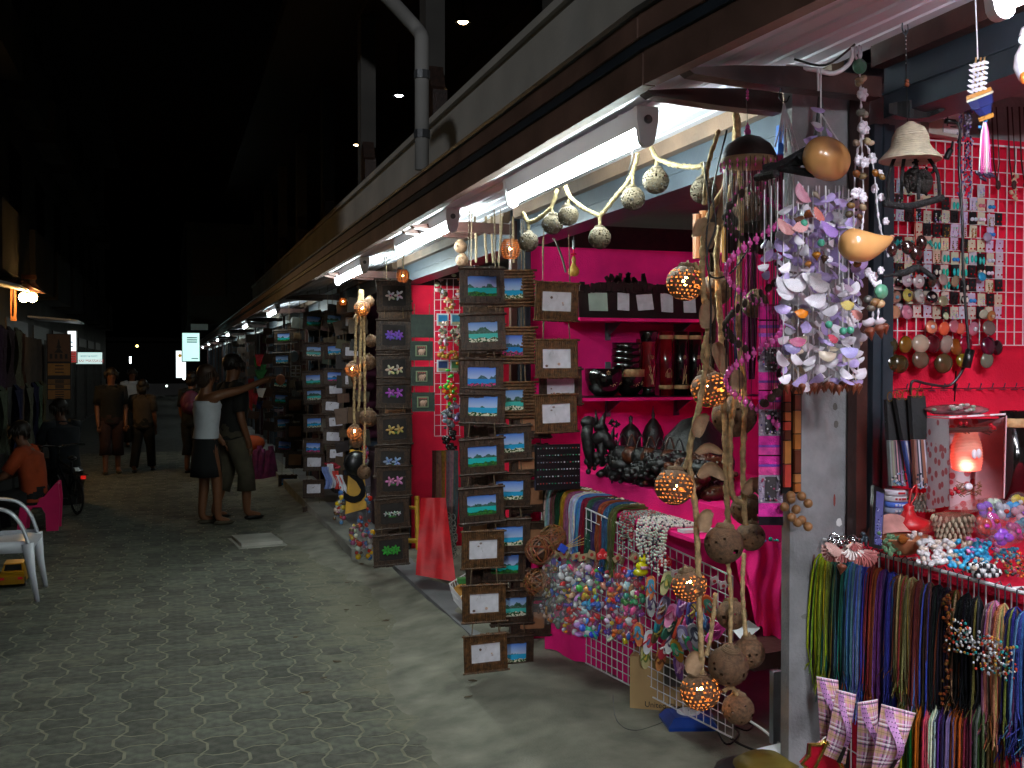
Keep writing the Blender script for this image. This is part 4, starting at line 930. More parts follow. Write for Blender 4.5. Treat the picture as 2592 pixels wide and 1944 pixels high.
TOY = [('b8b8bc', '8a8a86', 'a8a49a', '7a6a5a', '9a9894'), ('a09a98', '7a7a80', 'b0aaa6', '8a8078', '6a6260'), ('d8a080', '4a8ad0', 'd09a2a', '5a3a9a', 'c02a2a'), ('b0b0b8', 'c0c4c8', 'b090c0', 'c8c8c8', 'c89ab8'), ('c8ccd0', '2fa888', 'c8a82a', '3a90c8', 'd85a9a'), ('2a4ac0', '4ab04a', 'b8c03a', '3a6ac8', 'c82a2a'),
       ('c03a3a', 'd03a5a', 'd07a2a', '5a3aa0', 'c8c8d0'), ('c01a20', 'd06a1a', '4a3a9a', 'b0b0c0', 'b81a20'), ('8a2a5a', 'c06a1a', '3a7a3a', 'd04a8a', 'c83a7a'), ('2a3a8a', 'd0a02a', '2f8a5a', '8a3a8a', 'c02a3a')]
TN = ['silvery', 'smoky grey', 'orange and blue', 'iridescent silver', 'white and teal', 'blue and lime', 'pink and violet', 'scarlet', 'magenta', 'navy and gold']
for k, cs_ in enumerate(TOY):
    px = [1405, 1432, 1452, 1474, 1494, 1517, 1548, 1570, 1592, 1612][k]; d = gd_(px) + R.uniform(-.04, .04); top = 1398 + (px - 1400) * .13
    n = 6; L = 180 if k > 1 else 160; cs_ = list(cs_) + [R.choice(cs_)]
    t = thing('toy_strip', at(px, top, d), TN[k] + ' toys in a clear plastic sleeve hooked on the white wire grid', 'toy strip', 'plastic sleeves of toys on the wire grid')
    m = MB()
    for j in range(n):
        p = at(px - 6 * j * (1 - (k / 10)) * .6 + R.uniform(-3, 3), top + 34 + j * L / n + R.uniform(-3, 3), d); c = hx(cs_[j])
        for q in range(7):
            M_ = Matrix.Rotation(R.uniform(-1.5, 1.5), 3, 'Y') @ Matrix.Rotation(R.uniform(-.6, .6), 3, 'Z'); u = R.random()
            m.c = vary(c, .35) if u < .6 else hx('c8c8cc') if u < .68 else vary(hx(R.choice(TOY[R.randrange(2, 10)])), .3); o_ = p + Vector((R.uniform(-.024, .024), R.uniform(-.02, .008), R.uniform(-.024, .024)))  # pale flecks among the toys stand for glints
            if q % 3 == 0: m.box(o_, (R.uniform(.01, .03), .006, R.uniform(.008, .022)), M_)
            else: m.ball(o_, (R.uniform(.007, .02), .009, R.uniform(.01, .026)), 7, 4, M_)
    part('toys', m, VCG, t, True)
    a = at(px - 2, top + 8, d); b = at(px - 22 * (1 - k / 10), top + 34 + L * .92, d); m = MB()
    n2 = 8; pts = [a.lerp(b, i / n2) + Vector((R.uniform(-.006, .006), R.uniform(-.004, .004), 0)) for i in range(n2 + 1)]
    m.tube(pts, [.012] + [.032 + R.uniform(-.005, .005) for _ in range(n2 - 1)] + [.02], 8); part('plastic_sleeve', m, PLAS, t, True)
    m = MB(); m.c = hx('a08a6a'); p = at(px + R.uniform(-8, 12), top - 4 + R.uniform(-10, 8), d - .01); m.box(p, (R.uniform(.03, .045), .004, R.uniform(.025, .04)), Matrix.Rotation(R.uniform(-1, 1), 3, 'Y')); m.c = hx('8a7a5a'); m.box(p + Vector((.02, -.01, -.012)), (.03, .004, .03), Matrix.Rotation(R.uniform(-1, 1), 3, 'Y') @ Matrix.Rotation(.6, 3, 'Z')); m.c = hx('a02a2a'); m.ball(p + Vector((0, -.004, 0)), (.009, .002, .009), 6, 4)
    part('header_card', m, VC, t)
# big smoky bags at the left corner
for k, (px, py, w_, L, lab) in enumerate(((1400, 1400, .05, 165, 'leftmost crumpled clear bag of silver hair bands at the table corner'), (1438, 1410, .05, 170, 'middle crumpled clear bag of grey hair bands at the table corner'), (1470, 1425, .045, 165, 'crumpled clear bag with brown contents beside the coloured toys'))):
    d = 4.98; t = thing('plastic_bag', at(px, py, d), lab, 'plastic bag', 'clear bags at the table corner')
    m = MB(); c = [at(px - k2 * 4.2, py + k2 * L / 8, d) + Vector((R.uniform(-.005, .005), R.uniform(-.01, .01), 0)) for k2 in range(9)]
    m.tube(c, [.01, .035, .042, .045, .048, .05, .05, .046, .03], 10); part('bag', m, PLAS, t, True)
    m = MB()
    for q in range(30):
        i = R.randrange(2, 8); m.c = vary(R.choice((hx('8a8682'), hx('6a645e'), hx('a8a6a4'), hx('5a4a3c'), hx('8a6a3a'))), .3); m.ball(c[i] + Vector((R.uniform(-.028, .028), R.uniform(-.02, .02), R.uniform(-.015, .015))), (R.uniform(.006, .012), .008, R.uniform(.008, .016)), 6, 4)
    part('hair_bands', m, VCG, t, True)
m = MB(); p = at(1424, 1388, 4.9); m.c = hx('2a4ac0'); m.box(p, (.035, .02, .035), Matrix.Rotation(.6, 3, 'Y')); m.c = hx('b08a4a')
for q in range(4): m.tube([p, at(1470 + q * 10, 1355 + q * 6, 4.9)], .002, 4)
solo('toy_arrow', m, VC, 'blue tipped bundle of sticks poking out over the plastic bags', 'toy')
for px, py, lab in ((1525, 1404, 'red butterfly shaped tag among the toy sleeves'), (1684, 1420, 'small red bow shaped tag above the slipper keyrings')):
    p = at(px, py, gd_(px) - .06); m = MB(); m.c = hx('c01a22'); m.ball(p, (.03, .004, .016), 10, 5); m.ball(p + Vector((0, 0, .012)), (.014, .004, .016), 8, 5); m.box(p + Vector((0, 0, -.01)), (.056, .006, .02))
    m.c = hx('d88a8a')
    for s in (-1, 1): m.ball(p + Vector((s * .014, -.004, -.004)), (.009, .002, .009), 8, 4); m.c = hx('c01a22'); m.ball(p + Vector((s * .014, -.006, -.004)), (.006, .002, .006), 8, 4); m.c = hx('d88a8a')
    solo('red_tag', m, VC, lab, 'tag')
p = at(1625, 1432, gd_(1625) - .06); m = MB(); m.c = hx('c8c01a')
m.ball(p, (.03, .02, .02)); m.ball(p + Vector((.008, 0, .028)), (.024, .018, .018)); m.ball(p + Vector((-.006, 0, -.026)), (.036, .02, .018)); m.tube([p + Vector((.016, 0, .04)), p + Vector((.03, 0, .06))], [.012, .002], 6); m.c = hx('c88aa8'); m.box(p + Vector((.004, -.02, -.006)), (.04, .004, .012))
solo('toy', m, VCG, 'yellow puffed toy with a pink band hooked above the keyrings', 'toy', smooth=True)
# slipper keyrings
SC = [('d87a4a', '4a90b0', 'c8602a'), ('b8ae7a', '6a7a3a', 'c8b04a'), ('c8c8c8', '5a4a6a', 'd0d0d0'), ('7a6a9a', 'b8b4d0', '8a8a4a'), ('8a5ab0', 'd0a0c8', 'b060a0'), ('2a8a9a', '5ab0b8', 'c85a8a'), ('d07aa8', 'b84a7a', 'e0a0c0'), ('c0402a', '3a8a6a', 'b83a3a'), ('4a4a8a', 'c0a850', '8a3a6a'), ('2a5a4a', '1a3a30', 'c8c0a0'), ('b04a3a', 'd0a890', '8a2a2a'), ('5a4a30', 'b0a04a', '3a3020'), ('c84a8a', 'e090b8', 'a02a5a'), ('9a2030', 'd0c8c8', '5a5a6a'), ('c08a2a', '3fa07a', 'd0c8b8'), ('1f8a5a', '8a4a6a', '3fb080'), ('8a8a90', '3a3a4a', 'c8ccd0'), ('d05a2a', '4a8a7a', 'c84a6a'), ('3a7ac0', '6a9ad0', 'b0b8d0'), ('d84a9a', 'b02a7a', '8a2a6a'), ('a86a3a', '6a3a1a', 'd09a4a'), ('c8c8d0', 'c02a3a', '4a6a9a')]
SP = [(1648, 1488, 0), (1686, 1476, .2), (1646, 1530, .1), (1676, 1538, .35), (1722, 1530, .2), (1664, 1570, .3), (1697, 1558, .3), (1712, 1585, .35), (1745, 1550, .3), (1690, 1590, .5), (1672, 1548, .3), (1660, 1598, .5), (1738, 1585, .3), (1682, 1640, .6), (1716, 1645, -.3), (1752, 1638, -.4), (1757, 1608, -.4), (1796, 1535, -.3), (1778, 1575, -.5), (1808, 1600, .8), (1674, 1668, .3), (1640, 1625, .1), (1618, 1605, 0), (1632, 1662, .1), (1700, 1625, .4), (1730, 1612, -.3), (1714, 1690, -.2)]
for k, (px, py, rot) in enumerate(SP):
    c = SC[k % len(SC)]; d = gd_(px) - R.uniform(.03, .12); p = at(px, py, d)
    def rgb2n(s):
        r_, g_, b_ = [int(s[i:i + 2], 16) for i in (0, 2, 4)]; mx, mn = max(r_, g_, b_), min(r_, g_, b_)
        if mx - mn < 34: return 'white' if mx > 170 else 'grey' if mx > 70 else 'black'
        if r_ == mx: return ('pink' if b_ > g_ + 30 else 'orange' if g_ > b_ + 25 and g_ > 80 else 'tan' if g_ > 100 else 'red')
        return 'green' if g_ == mx else ('violet' if r_ > g_ + 10 else 'blue')
    t = thing('slipper_keyring', p, '%s foam slipper keyring with %s middle, %s along the hooked cluster on the wire grid' % (rgb2n(c[0]), rgb2n(c[1]), (ORD[k] if k < 20 else ['twenty-first', 'twenty-second', 'twenty-third', 'twenty-fourth', 'twenty-fifth', 'twenty-sixth', 'twenty-seventh'][k - 20])), 'keyring', 'slipper keyrings on the wire grid')
    M = Matrix.Rotation(rot + R.uniform(-.15, .15), 3, 'Y') @ Matrix.Rotation(R.uniform(-.9, .9), 3, 'Z')
    for (s_, th, cc, nm, ox, oz) in ((1, .012, c[0], 'foam_sole', 0, 0), (.6, .006, c[1], 'foam_layer', R.uniform(-.006, .006), .008), (.3, .006, c[2], 'foam_centre', R.uniform(-.006, .006), .004)):
        m = MB(); o_ = []
        for q in range(18):
            a = q * math.pi / 9; w_ = .022 * (1 + .22 * math.sin(a) - .12 * math.cos(2 * a)); o_.append((w_ * math.cos(a) * s_ * (1.15 if nm != 'foam_sole' else 1) + ox, .05 * math.sin(a) * s_ + oz))
        y0 = {'foam_sole': 0, 'foam_layer': -.0075, 'foam_centre': -.014}[nm]; m.c = hx(cc)
        m.poly([p + M @ Vector((x, y0, z)) for x, z in o_], th, M @ Vector((0, -1, 0)))
        part(nm, m, VC, t)
    m = MB(); m.c = hx(c[1]); m.tube([p + M @ Vector((-.02, -.012, -.012)), p + M @ Vector((-.008, -.026, .008)), p + M @ Vector((.002, -.02, .024)), p + M @ Vector((.01, -.026, .008)), p + M @ Vector((.022, -.012, -.012))], .004, 6); part('strap', m, VC, t)
    if k % 2 == 0:
        m = MB(); m.tube([p + M @ Vector((0, 0, .043)), p + M @ Vector((0, -.004, .062)), p + M @ Vector((0, 0, .085))], .0025, 5); part('key_chain', m, STEEL, t)
for k in range(9):
    px = 1650 + R.uniform(0, 185) ; py = 1440 + (px - 1650) * .19 + R.uniform(-8, 12); p = at(px, py, gd_(px) - .02); m = MB(); m.c = hx('b8a8ac'); m.box(p, (.03, .003, .026), Matrix.Rotation(R.uniform(-.4, .4), 3, 'Y')); m.c = hx('9a2a30'); m.ball(p + Vector((0, -.003, -.003)), (.008, .002, .007), 6, 4)
    solo('price_tag', m, VC, 'small pale tag with red mark, %s along the top of the wire grid' % ORD[k], 'tag', 'pale tags along the wire grid')
# rattan balls
for k, (px, py, r, d, lab) in enumerate(((1366, 1393, 37, 5.0, 'upper woven cane ball hanging left of the toy bags'), (1360, 1475, 35, 5.0, 'lower woven cane ball hanging left of the toy bags'), (1400, 1362, 34, 5.1, 'woven cane ball tucked behind under the pale blue necklaces'))):
    p = at(px, py, d); rr = sz(r, d); m = MB(); g_ = random.Random(k)
    for q in range(26):
        a = Vector((g_.gauss(0, 1), g_.gauss(0, 1), g_.gauss(0, 1))).normalized(); u = a.orthogonal().normalized(); v = a.cross(u)
        m.c = tuple(c * g_.uniform(.6, 1.3) for c in hx('7a4a2a')); m.tube([p + (u * math.cos(x * .39) + v * math.sin(x * .39)) * rr * g_.uniform(.95, 1.0) for x in range(17)], .0036, 4, False)
    m.c = hx('3a2212'); m.ball(p, rr * .86, 12, 8)
    solo('cane_ball', m, VC, lab, 'cane ball', 'woven cane balls')
# floor things
CARD = mat('cardboard', 'a98a5e', .85, var=.1, vs=4, bump=.1)
a = at(1640, 1800, Z=.076); t = thing('cardboard_box', (a.x, a.y, .076), 'brown cardboard box with blue print under the wire grid', 'box')
Mr = Matrix.Rotation(-.62, 3, 'Z'); ctr = Vector((a.x + .12, a.y + .05, .076 + .12)); m = MB(); m.box(ctr, (.30, .22, .24), Mr); part('carton', m, CARD, t)
m = MB(); m.c = hx('2a4a7a')
for (x, z, w_, h_) in ((0, .045, .2, .012), (0, .02, .2, .03), (.0, -.03, .2, .05), (-.07, -.08, .05, .02)): m.box(ctr + Mr @ Vector((-.151, x * .8, z)), (.002, w_ * .95, h_), Mr)
part('blue_print', m, VC, t); m = MB(); m.c = hx('5a5450'); m.box(ctr + Mr @ Vector((.06, -.111, .05)), (.12, .002, .1), Mr); part('blue_print', m, VC, t)
text('United Thai', .035, ctr + Mr @ Vector((.0, -.1115, -.09)), BLACK, t, -.62)
a = at(1770, 1720, Z=.076); m = MB(); m.box((a.x + .1, a.y + .25, .076 + .16), (.34, .25, .32), Matrix.Rotation(-.5, 3, 'Z')); solo('cardboard_box', m, CARD, 'second plain cardboard box further back under the table', 'box')
a = at(1745, 1838, Z=.076); t = thing('kitchen_scale', (a.x, a.y, .076), 'low blue plastic scale with a white dial on the floor', 'scale')
m = MB(); Mr = Matrix.Rotation(-.3, 3, 'Z')
lo = [(-.1, -.085), (.1, -.085), (.115, .085), (-.115, .085)]; m.add([Vector((a.x, a.y, .078)) + Mr @ Vector((x * s_, y * s_, z)) for s_, z in ((1, 0), (1.02, .02), (.8, .05), (.7, .055)) for x, y in lo], [(3, 2, 1, 0), (12, 13, 14, 15)] + [(L * 4 + i, L * 4 + (i + 1) % 4, L * 4 + 4 + (i + 1) % 4, L * 4 + 4 + i) for L in range(3) for i in range(4)])
part('body', m, mat('blue_plastic', '12409a', .3, bump=0), t); m = MB(); m.lathe([(.001, .004), (.045, .004), (.05, 0), (.05, -.004)], (a.x, a.y + .01, .136), 20); part('dial', m, WHITE, t); m = MB(); m.box((a.x + .01, a.y + .015, .142), (.03, .003, .002), Matrix.Rotation(.7, 3, 'Z')); part('pointer', m, BLACK, t)
cb = MB(); cb.tube(curve([at(x, y, Z=.082) for x, y in ((1552, 1760), (1556, 1810), (1575, 1840), (1610, 1850), (1650, 1840), (1680, 1828))], 5), .0035, 5); solo('floor_cable', cb, BLACK, 'thin dark cable looping on the floor beside the blue scale', 'cable')
cb = MB(); cb.tube(curve([at(x, y, Z=.085) for x, y in ((1815, 1850), (1840, 1885), (1870, 1860), (1860, 1840), (1890, 1850), (1905, 1835), (1880, 1825))], 5), .005, 5); cb.tube(curve([at(x, y, Z=.085) for x, y in ((1850, 1870), (1880, 1888), (1930, 1905), (1975, 1903))], 5), .006, 5); solo('floor_cable', cb, BLACK, 'tangle of black cables on the floor under the lowest lantern', 'cable')
cb = MB(); cb.tube(curve([at(1900, 1826, d=3.2), at(1935, 1850, d=3.1), at(1970, 1880, d=3.0)], 5), .004, 5); solo('white_cord', cb, WHITE, 'white twisted cord from the lowest lantern to the grey board', 'cable')
# bench, bin, paper, basket near the grey board
def dbox(name, px0, px1, py0, py1, d, th, m_, lab, cat, rot=0):
    a, b = at(px0, py1, d), at(px1, py0, d); m = MB(); c = (a + b) / 2
    m.box(c + Vector((0, th / 2, 0)), (abs(b.x - a.x), th, abs(b.z - a.z)), Matrix.Rotation(rot, 3, 'Y')); return solo(name, m, m_, lab, cat)
a = at(1960, 1680, 3.15); t = thing('wooden_bench', (a.x, a.y, .08), 'dark wooden bench end beside the grey board behind the lanterns', 'bench')
m = MB(); m.box((a.x + .06, a.y + .12, a.z), (.26, .16, .05), Matrix.Rotation(.15, 3, 'Z')); part('seat', m, BROWN, t); m = MB()
for dx, dy in ((.13, .08), (.13, .14)): m = MB(); m.b2((a.x + dx, a.y + dy, .076), (a.x + dx + .04, a.y + dy + .04, a.z - .026)); part('leg', m, BROWN, t)
a = at(1945, 1770, 3.15); t = thing('black_bin', (a.x, a.y, .08), 'black plastic bin standing under the bench by the grey board', 'bin')
m = MB(); m.lathe([(.09, 0), (.115, .22), (.125, .225), (.125, .245), (.11, .245), (.085, .02), (.001, .02)], (a.x + .02, a.y + .1, .079), 14); part('bucket', m, BLACK, t, True)
m = MB(); m.lathe([(.1255, .246), (.13, .25), (.13, .262), (.1, .275), (.001, .28)], (a.x + .02, a.y + .1, .079), 14); part('lid', m, BLACK, t, True)
dbox('mirror_board', 1955, 1985, 1700, 1885, 3.0, .02, mat('grey_glass', '8a8f9a', .2), 'narrow glassy grey panel leaning by the grey board', 'panel')
m = MB(); m.add([at(1915, 1895, 2.95), at(1985, 1878, 2.9), at(1990, 1915, 2.85), at(1930, 1920, 2.88)], [(0, 3, 2, 1)]); solo('paper_sheet', m, WHITE, 'white paper sheet lying at the foot of the grey board', 'paper')
m = MB(); a = at(1938, 1935, 2.85); m.lathe([(.07, 0), (.09, .03), (.06, .05), (.001, .055)], a - Vector((0, 0, .03)), 16); solo('woven_tray', m, mat('olive_yellow', '6a5a1a', .6), 'olive yellow lid at the lower edge beside the grey board', 'lid', smooth=True)
m = MB(); m.sheet(lambda u, v: at(1862 + u * 122 + 6 * math.sin(v * 9), 1370 + (270 if u > .55 else 60 + 330 * u + 20 * math.sin(u * 20)) * v, 3.45 - .12 * u + .012 * math.sin(u * 11) + .01 * math.sin(u * 23 + v * 4)), 26, 12)
solo('pink_drape', m, PINK, 'loose pink cloth hanging down from the table against the grey board', 'cloth', smooth=True)
m = MB(); m.add([at(1850, 1590, 3.6), at(1895, 1570, 3.6), at(1925, 1590, 3.6), at(1880, 1625, 3.55)], [(0, 3, 2, 1)]); solo('paper_sheet', m, WHITE, 'white paper sticking out behind the lower lanterns', 'paper')
# woven textiles hanging by the grey board
TX = [('7a1a4a', 6), ('b8287a', 40), ('1a0a14', 4), ('c03a8a', 12), ('6a3a8a', 10), ('b83a6a', 14), ('8a4aa0', 12), ('c03a80', 30), ('e0d8e0', 0), ('p', 75), ('b02a80', 24), ('5a3a7a', 8), ('c83a78', 20), ('100810', 4), ('b02a80', 26), ('6a3a90', 8), ('c83a78', 20), ('p', 80), ('b02a80', 26), ('6a3a8a', 8), ('c03a80', 22), ('120a12', 4), ('b02a80', 24), ('5a3a8a', 8), ('c83a78', 24), ('p', 84), ('b02a80', 40), ('161016', 26)]
t = thing('textile_hanging', at(1950, 760, 2.78), 'long pink and purple woven hanging with silver panels beside the grey board', 'textile')
y = 770; m = MB(); sil = MB()
def tq(mb, x0, x1, ya, yb, e=0):
    d = 2.78 - e; mb.add([at(x0, yb, d), at(x1, yb, d), at(x1, ya, d), at(x0, ya, d), at(x0, yb, d + .012), at(x1, yb, d + .012), at(x1, ya, d + .012), at(x0, ya, d + .012)], [(0, 1, 2, 3), (7, 6, 5, 4), (0, 4, 5, 1), (3, 2, 6, 7), (0, 3, 7, 4), (1, 5, 6, 2)])
tot = sum(q[1] for q in TX)
for c, h_ in TX:
    if h_ == 0: continue
    hh = h_ * 560 / tot
    if c == 'p':
        m.c = hx('b0a0b8'); tq(m, 1920, 1982, y, y + hh - .5)
        for k in range(40):
            sil.c = R.choice((hx('9a98a0'), hx('c8c0c8'), hx('6a6068'), hx('b03a6a'), hx('5a4a9a'), hx('e0dce4'))); q = at(R.uniform(1923, 1980), y + R.uniform(3, hh - 4), 2.765); sil.ball(q, R.uniform(.0018, .0035), 5, 3)
        sil.c = hx('2a2228'); tq(sil, 1937, 1966, y + 4, y + hh - 5, .006)
    else: m.c = tuple(min(.85, q * 1.9) for q in hx(c)); tq(m, 1920, 1982, y, y + hh - .5)  # band colours brightened to make up for missing front light
    y += hh
part('woven_bands', m, VCM, t); part('silver_panel', sil, VC, t)
for px, c, lab in ((1993, 'a83a2a', 'narrow red and brown beaded strap hanging beside the grey board'), (2018, '9a5a24', 'orange brown beaded strap hanging furthest right behind the shells')):
    t = thing('beaded_strap', at(px, 960, 2.74), lab, 'strap', 'beaded straps by the grey board'); m = MB(); y = 960; k = 0
    m.c = hx('12100f'); a0, a1 = at(px - 13, 1250, 2.75), at(px + 13, 960, 2.75); m.b2((a0.x, a0.y, a0.z), (a1.x, a0.y + .008, a1.z))
    while y < 1235:
        h_ = R.choice((24, 40, 60)); m.c = vary(hx((c, '5a2a14', 'b06a3a')[k % 3]), .2); a0, a1 = at(px - 9, y + h_ - 3, 2.74), at(px + 9, y, 2.74); m.b2((a0.x, a0.y - .006, a0.z), (a1.x, a0.y + .004, a1.z)); y += h_; k += 1
    part('strap', m, VC, t)
    m = MB()
    for q in range(5): m.ball(at(px + R.uniform(-8, 34), 1250 + q * 20 + R.uniform(-8, 8), 2.72), sz(12, 2.72), 10, 7)
    part('wooden_balls', m, mat('turned_wood', '8a5f38', .5, var=.3, vs=30), t, True)
for k, (px, c) in enumerate(((1800, '3a2a20'), (1818, '7a1a3a'), (1868, '2a1a3a'), (1892, '8a1a5a'), (1905, '4a1030'))):
    m = MB(); m.c = hx(c); a0, a1 = at(px - 8, 960, 3.7), at(px + 8, 640, 3.7); m.sheet(lambda u, v: (a0.x + (a1.x - a0.x) * u, a0.y + .012 * math.sin(u * 9 + v * 4), a0.z + (a1.z - a0.z) * v), 6, 8)
    solo('hanging_scarf', m, VCM, '%s scarf hanging behind the vine ropes, %s from the left' % (['brown', 'wine red', 'plum', 'magenta', 'dark red'][k], ORD[k]), 'scarf', 'dark scarves behind the ropes', True)
for k, (px, py, c, lab) in enumerate(((1765, 570, 'b0683a', 'orange bamboo tube toy high behind the vine ropes'), (1782, 562, 'b8703a', 'second orange bamboo tube behind the vine ropes'), (1830, 580, '9a6a2a', 'ochre bamboo tube behind the pink bead mobile'))):
    m = MB(); a, b = at(px, py + 85, 4.2), at(px, py - 25, 4.2); m.tube([a, b], .018, 10); m.tube([b, b + Vector((0, 0, .004))], .02, 10); m.tube([a.lerp(b, .5), a.lerp(b, .53)], .0205, 10); m.c = (1, 1, 1)
    solo('bamboo_tube', m, mat('orange_bamboo' + str(k), c, .4), lab, 'bamboo tube', smooth=False)
m = MB(); a = at(2010, 360, 3.0); m.poly([at(1968, 390, 3.0), at(2045, 392, 3.0), at(2050, 330, 3.0), at(2035, 318, 3.0), at(1975, 315, 3.0)], .02, (0, 1, 0)); m.box(at(2005, 352, 2.985), (.05, .02, .03), Matrix.Rotation(.1, 3, 'Y')); solo('blue_bag', m, mat('blue_bag', '2a6ac0', .4), 'blue plastic bag hanging on the grey board behind the shell cords', 'bag')
m = MB(); m.poly([at(2062, 385, 2.75), at(2098, 385, 2.75), at(2085, 280, 2.75), at(2078, 225, 2.75), at(2074, 280, 2.75)], .012, (0, 1, 0)); solo('black_fan', m, BLACK, 'folded black fan hanging on the grey board above the tan shell', 'fan')
# ================================================================== MOBILES OF BEADS AND SHELLS
D = 2.72
c0 = at(1895, 400, D); t = thing('bead_mobile', at(1890, 215, D), 'spiral mobile of pink beads and brown seed discs under a coconut shell cap', 'mobile')
m = MB(); capr = sz(70, D); zc_ = at(1895, 408, D).z
m.lathe([(capr, 0), (capr * 1.0, .004), (capr * .96, .02), (capr * .78, .042), (capr * .45, .06), (capr * .12, .068), (.001, .07), (.001, .064), (capr * .4, .054), (capr * .72, .036), (capr * .9, .014), (capr * .93, 0)], (c0.x, c0.y, zc_), 24)
part('shell_cap', m, mat('dark_coconut', '2f1d17', .45, var=.4, vs=25, bump=.2), t, True)
m = MB(); m.lathe([(capr * 1.005, .0), (capr * 1.012, .012), (capr * 1.0, .018)], (c0.x, c0.y, zc_ - .012), 24); part('cap_rim', m, mat('pale_rim', 'a58a66', .6), t, True)
PB = MB(); PB.ball((0, 0, 0), (1, 1, 1.05), 12, 8); PB.ball((0, 0, -1.35), .42, 8, 5); PB.ball((0, 0, 1.3), .36, 8, 5); PB.ball((0, 0, 1.75), .25, 6, 4)
PBM = PB.mesh('pink_bead', mat('pink_bead', 'f062bc', .2, var=.05, bump=0, coat=.5), smooth=True)
SDm = MB(); SDm.ball((0, 0, 0), (1, .36, .95), 12, 7); SDM = SDm.mesh('seed_disc', mat('brown_seed', '3c2b22', .85, var=.4, vs=60, bump=.6, bs=150), smooth=True)
ax = at(1909, 700, D); rr = sz(70, D)
def zof(py): return at(1909, py, D).z
NS = 26; strm = MB()
for k in range(62):
    ph = -.8 + k * (4.25 * math.pi) / 61; py = 523 + 278 * ph / (2 * math.pi)
    s_ = sz(7.4 if k % 2 else 6.2, D) * R.uniform(.9, 1.1)
    p = (ax.x + rr * math.cos(ph), ax.y - rr * math.sin(ph), zof(py))
    inst('pink_bead', PBM, t, TRS(p, (0, 0, R.uniform(0, 3)), s_))
    if k % 2 == 0: strm.tube([p, (p[0], p[1], zc_)], .0009, 3)
for k in range(46):
    ph = math.pi - 1.4 + k * (4.0 * math.pi) / 45; py = 385 + 278 * ph / (2 * math.pi)
    p = (ax.x + rr * math.cos(ph), ax.y - rr * math.sin(ph), zof(py))
    inst('seed_disc', SDM, t, TRS(p, (R.uniform(-.4, .4), R.uniform(-.3, .3), ph + math.pi / 2 + R.uniform(-.5, .5)), sz(R.uniform(10.5, 14), D)))
    inst('pink_bead', PBM, t, TRS((p[0], p[1], p[2] - sz(14, D)), (0, 0, 0), sz(2.6, D))); inst('pink_bead', PBM, t, TRS((p[0], p[1], p[2] + sz(14, D)), (0, 0, 0), sz(2.6, D)))
for k in range(20):
    a = k * math.pi / 10; p = (c0.x + capr * math.cos(a), c0.y + capr * math.sin(a), zc_ - .008)
    inst('pink_bead', PBM, t, TRS(p, (0, 0, 0), sz(3.4, D))); inst('pink_bead', PBM, t, TRS((p[0], p[1], p[2] - .014), (0, 0, 0), sz(3, D)))
    strm.tube([(c0.x + capr * .9 * math.cos(a), c0.y + capr * .9 * math.sin(a), zc_), (ax.x + rr * math.cos(a), ax.y + rr * math.sin(a), zof(R.uniform(860, 1045)))], .0009, 3)
for py, s_ in ((232, 4), (240, 4), (248, 4), (322, 6), (334, 9)): inst('pink_bead', PBM, t, TRS(at(1892, py, D), (0, 0, 0), sz(s_, D)))
strm.tube([at(1890, 222, D), at(1892, 345, D)], .0012, 4); part('strings', strm, BLACK, t)
m = MB(); m.tube(curve([at(1905, 165, D), at(1882, 195, D), at(1886, 210, D), at(1900, 205, D)], 4), .0018, 5); m.tube([at(1890 + 7 * math.cos(a), 217 + 7 * math.sin(a), D) for a in [k * .7 for k in range(10)]], .0016, 5)
part('hook', m, STEEL, t, True)
# clam shells
def fan(r, arc, cup, ribs, n=9, jag=0):
    m = MB(); vs = []; nr = 4
    for j in range(nr + 1):
        for i in range(n + 1):
            a = -arc / 2 + arc * i / n; q = .08 + .92 * j / nr; rr_ = r * q * (1 + (jag if i % 2 else -jag) * (j == nr)) * (1 - .12 * abs(2 * i / n - 1) ** 2)
            vs.append((rr_ * math.sin(a), -cup * math.sin(q * math.pi * .62) * math.cos(a * .9) * r + (ribs if i % 2 else 0) * q, -rr_ * math.cos(a)))
    fs = [(j * (n + 1) + i, j * (n + 1) + i + 1, (j + 1) * (n + 1) + i + 1, (j + 1) * (n + 1) + i) for j in range(nr) for i in range(n)]
    m.add(vs, fs); k = len(vs); m.add([(x, y + .05 * r, z) for x, y, z in vs], [tuple(reversed(f)) for f in fs])
    return m
SHW = mat('white_shell', 'e0dbe6', .3, var=.12, vs=30, bump=.1, bs=60); SHL_ = mat('lilac_shell', 'b7a4dc', .3, var=.25, vs=25, bump=.1, bs=60); SHC = mat('cream_shell', 'c9b9a4', .3, var=.2, vs=30, bump=.1)
CLAM = [fan(1, 2.4, .55, 0, 8).mesh('clam_shell', SHW, smooth=True), fan(1, 2.9, .42, 0, 8).mesh('clam_shell', SHW, smooth=True)]
SCAL = fan(1, 2.5, .32, .09, 16, .05).mesh('scallop_shell', SHW, smooth=True)
chime = thing('shell_chime', at(1988, 200, 2.6), 'big chime of hundreds of white and lilac clam shells hung from a black cross frame', 'shell chime')
m = MB(); strings = MB()
for a, b in (((1930, 442), (2050, 375)), ((1935, 425), (2072, 402)), ((1950, 420), (2062, 440)), ((1915, 450), (1965, 440)), ((2012, 425), (2030, 395))):
    m.tube([at(*a, 2.5), at(*b, 2.42)], sz(10, 2.5), 8)
part('cross_frame', m, mat('black_wrap', '0d0c0e', .9, bump=.6, bs=120), chime)
hk = at(1984, 262, 2.6)
m = MB(); m.tube(curve([at(1990, 195, 2.6), at(1974, 235, 2.6), at(1976, 252, 2.6), at(1990, 258, 2.6), at(1998, 243, 2.6)], 4), .002, 5); part('hook', m, BLACK, chime, True)
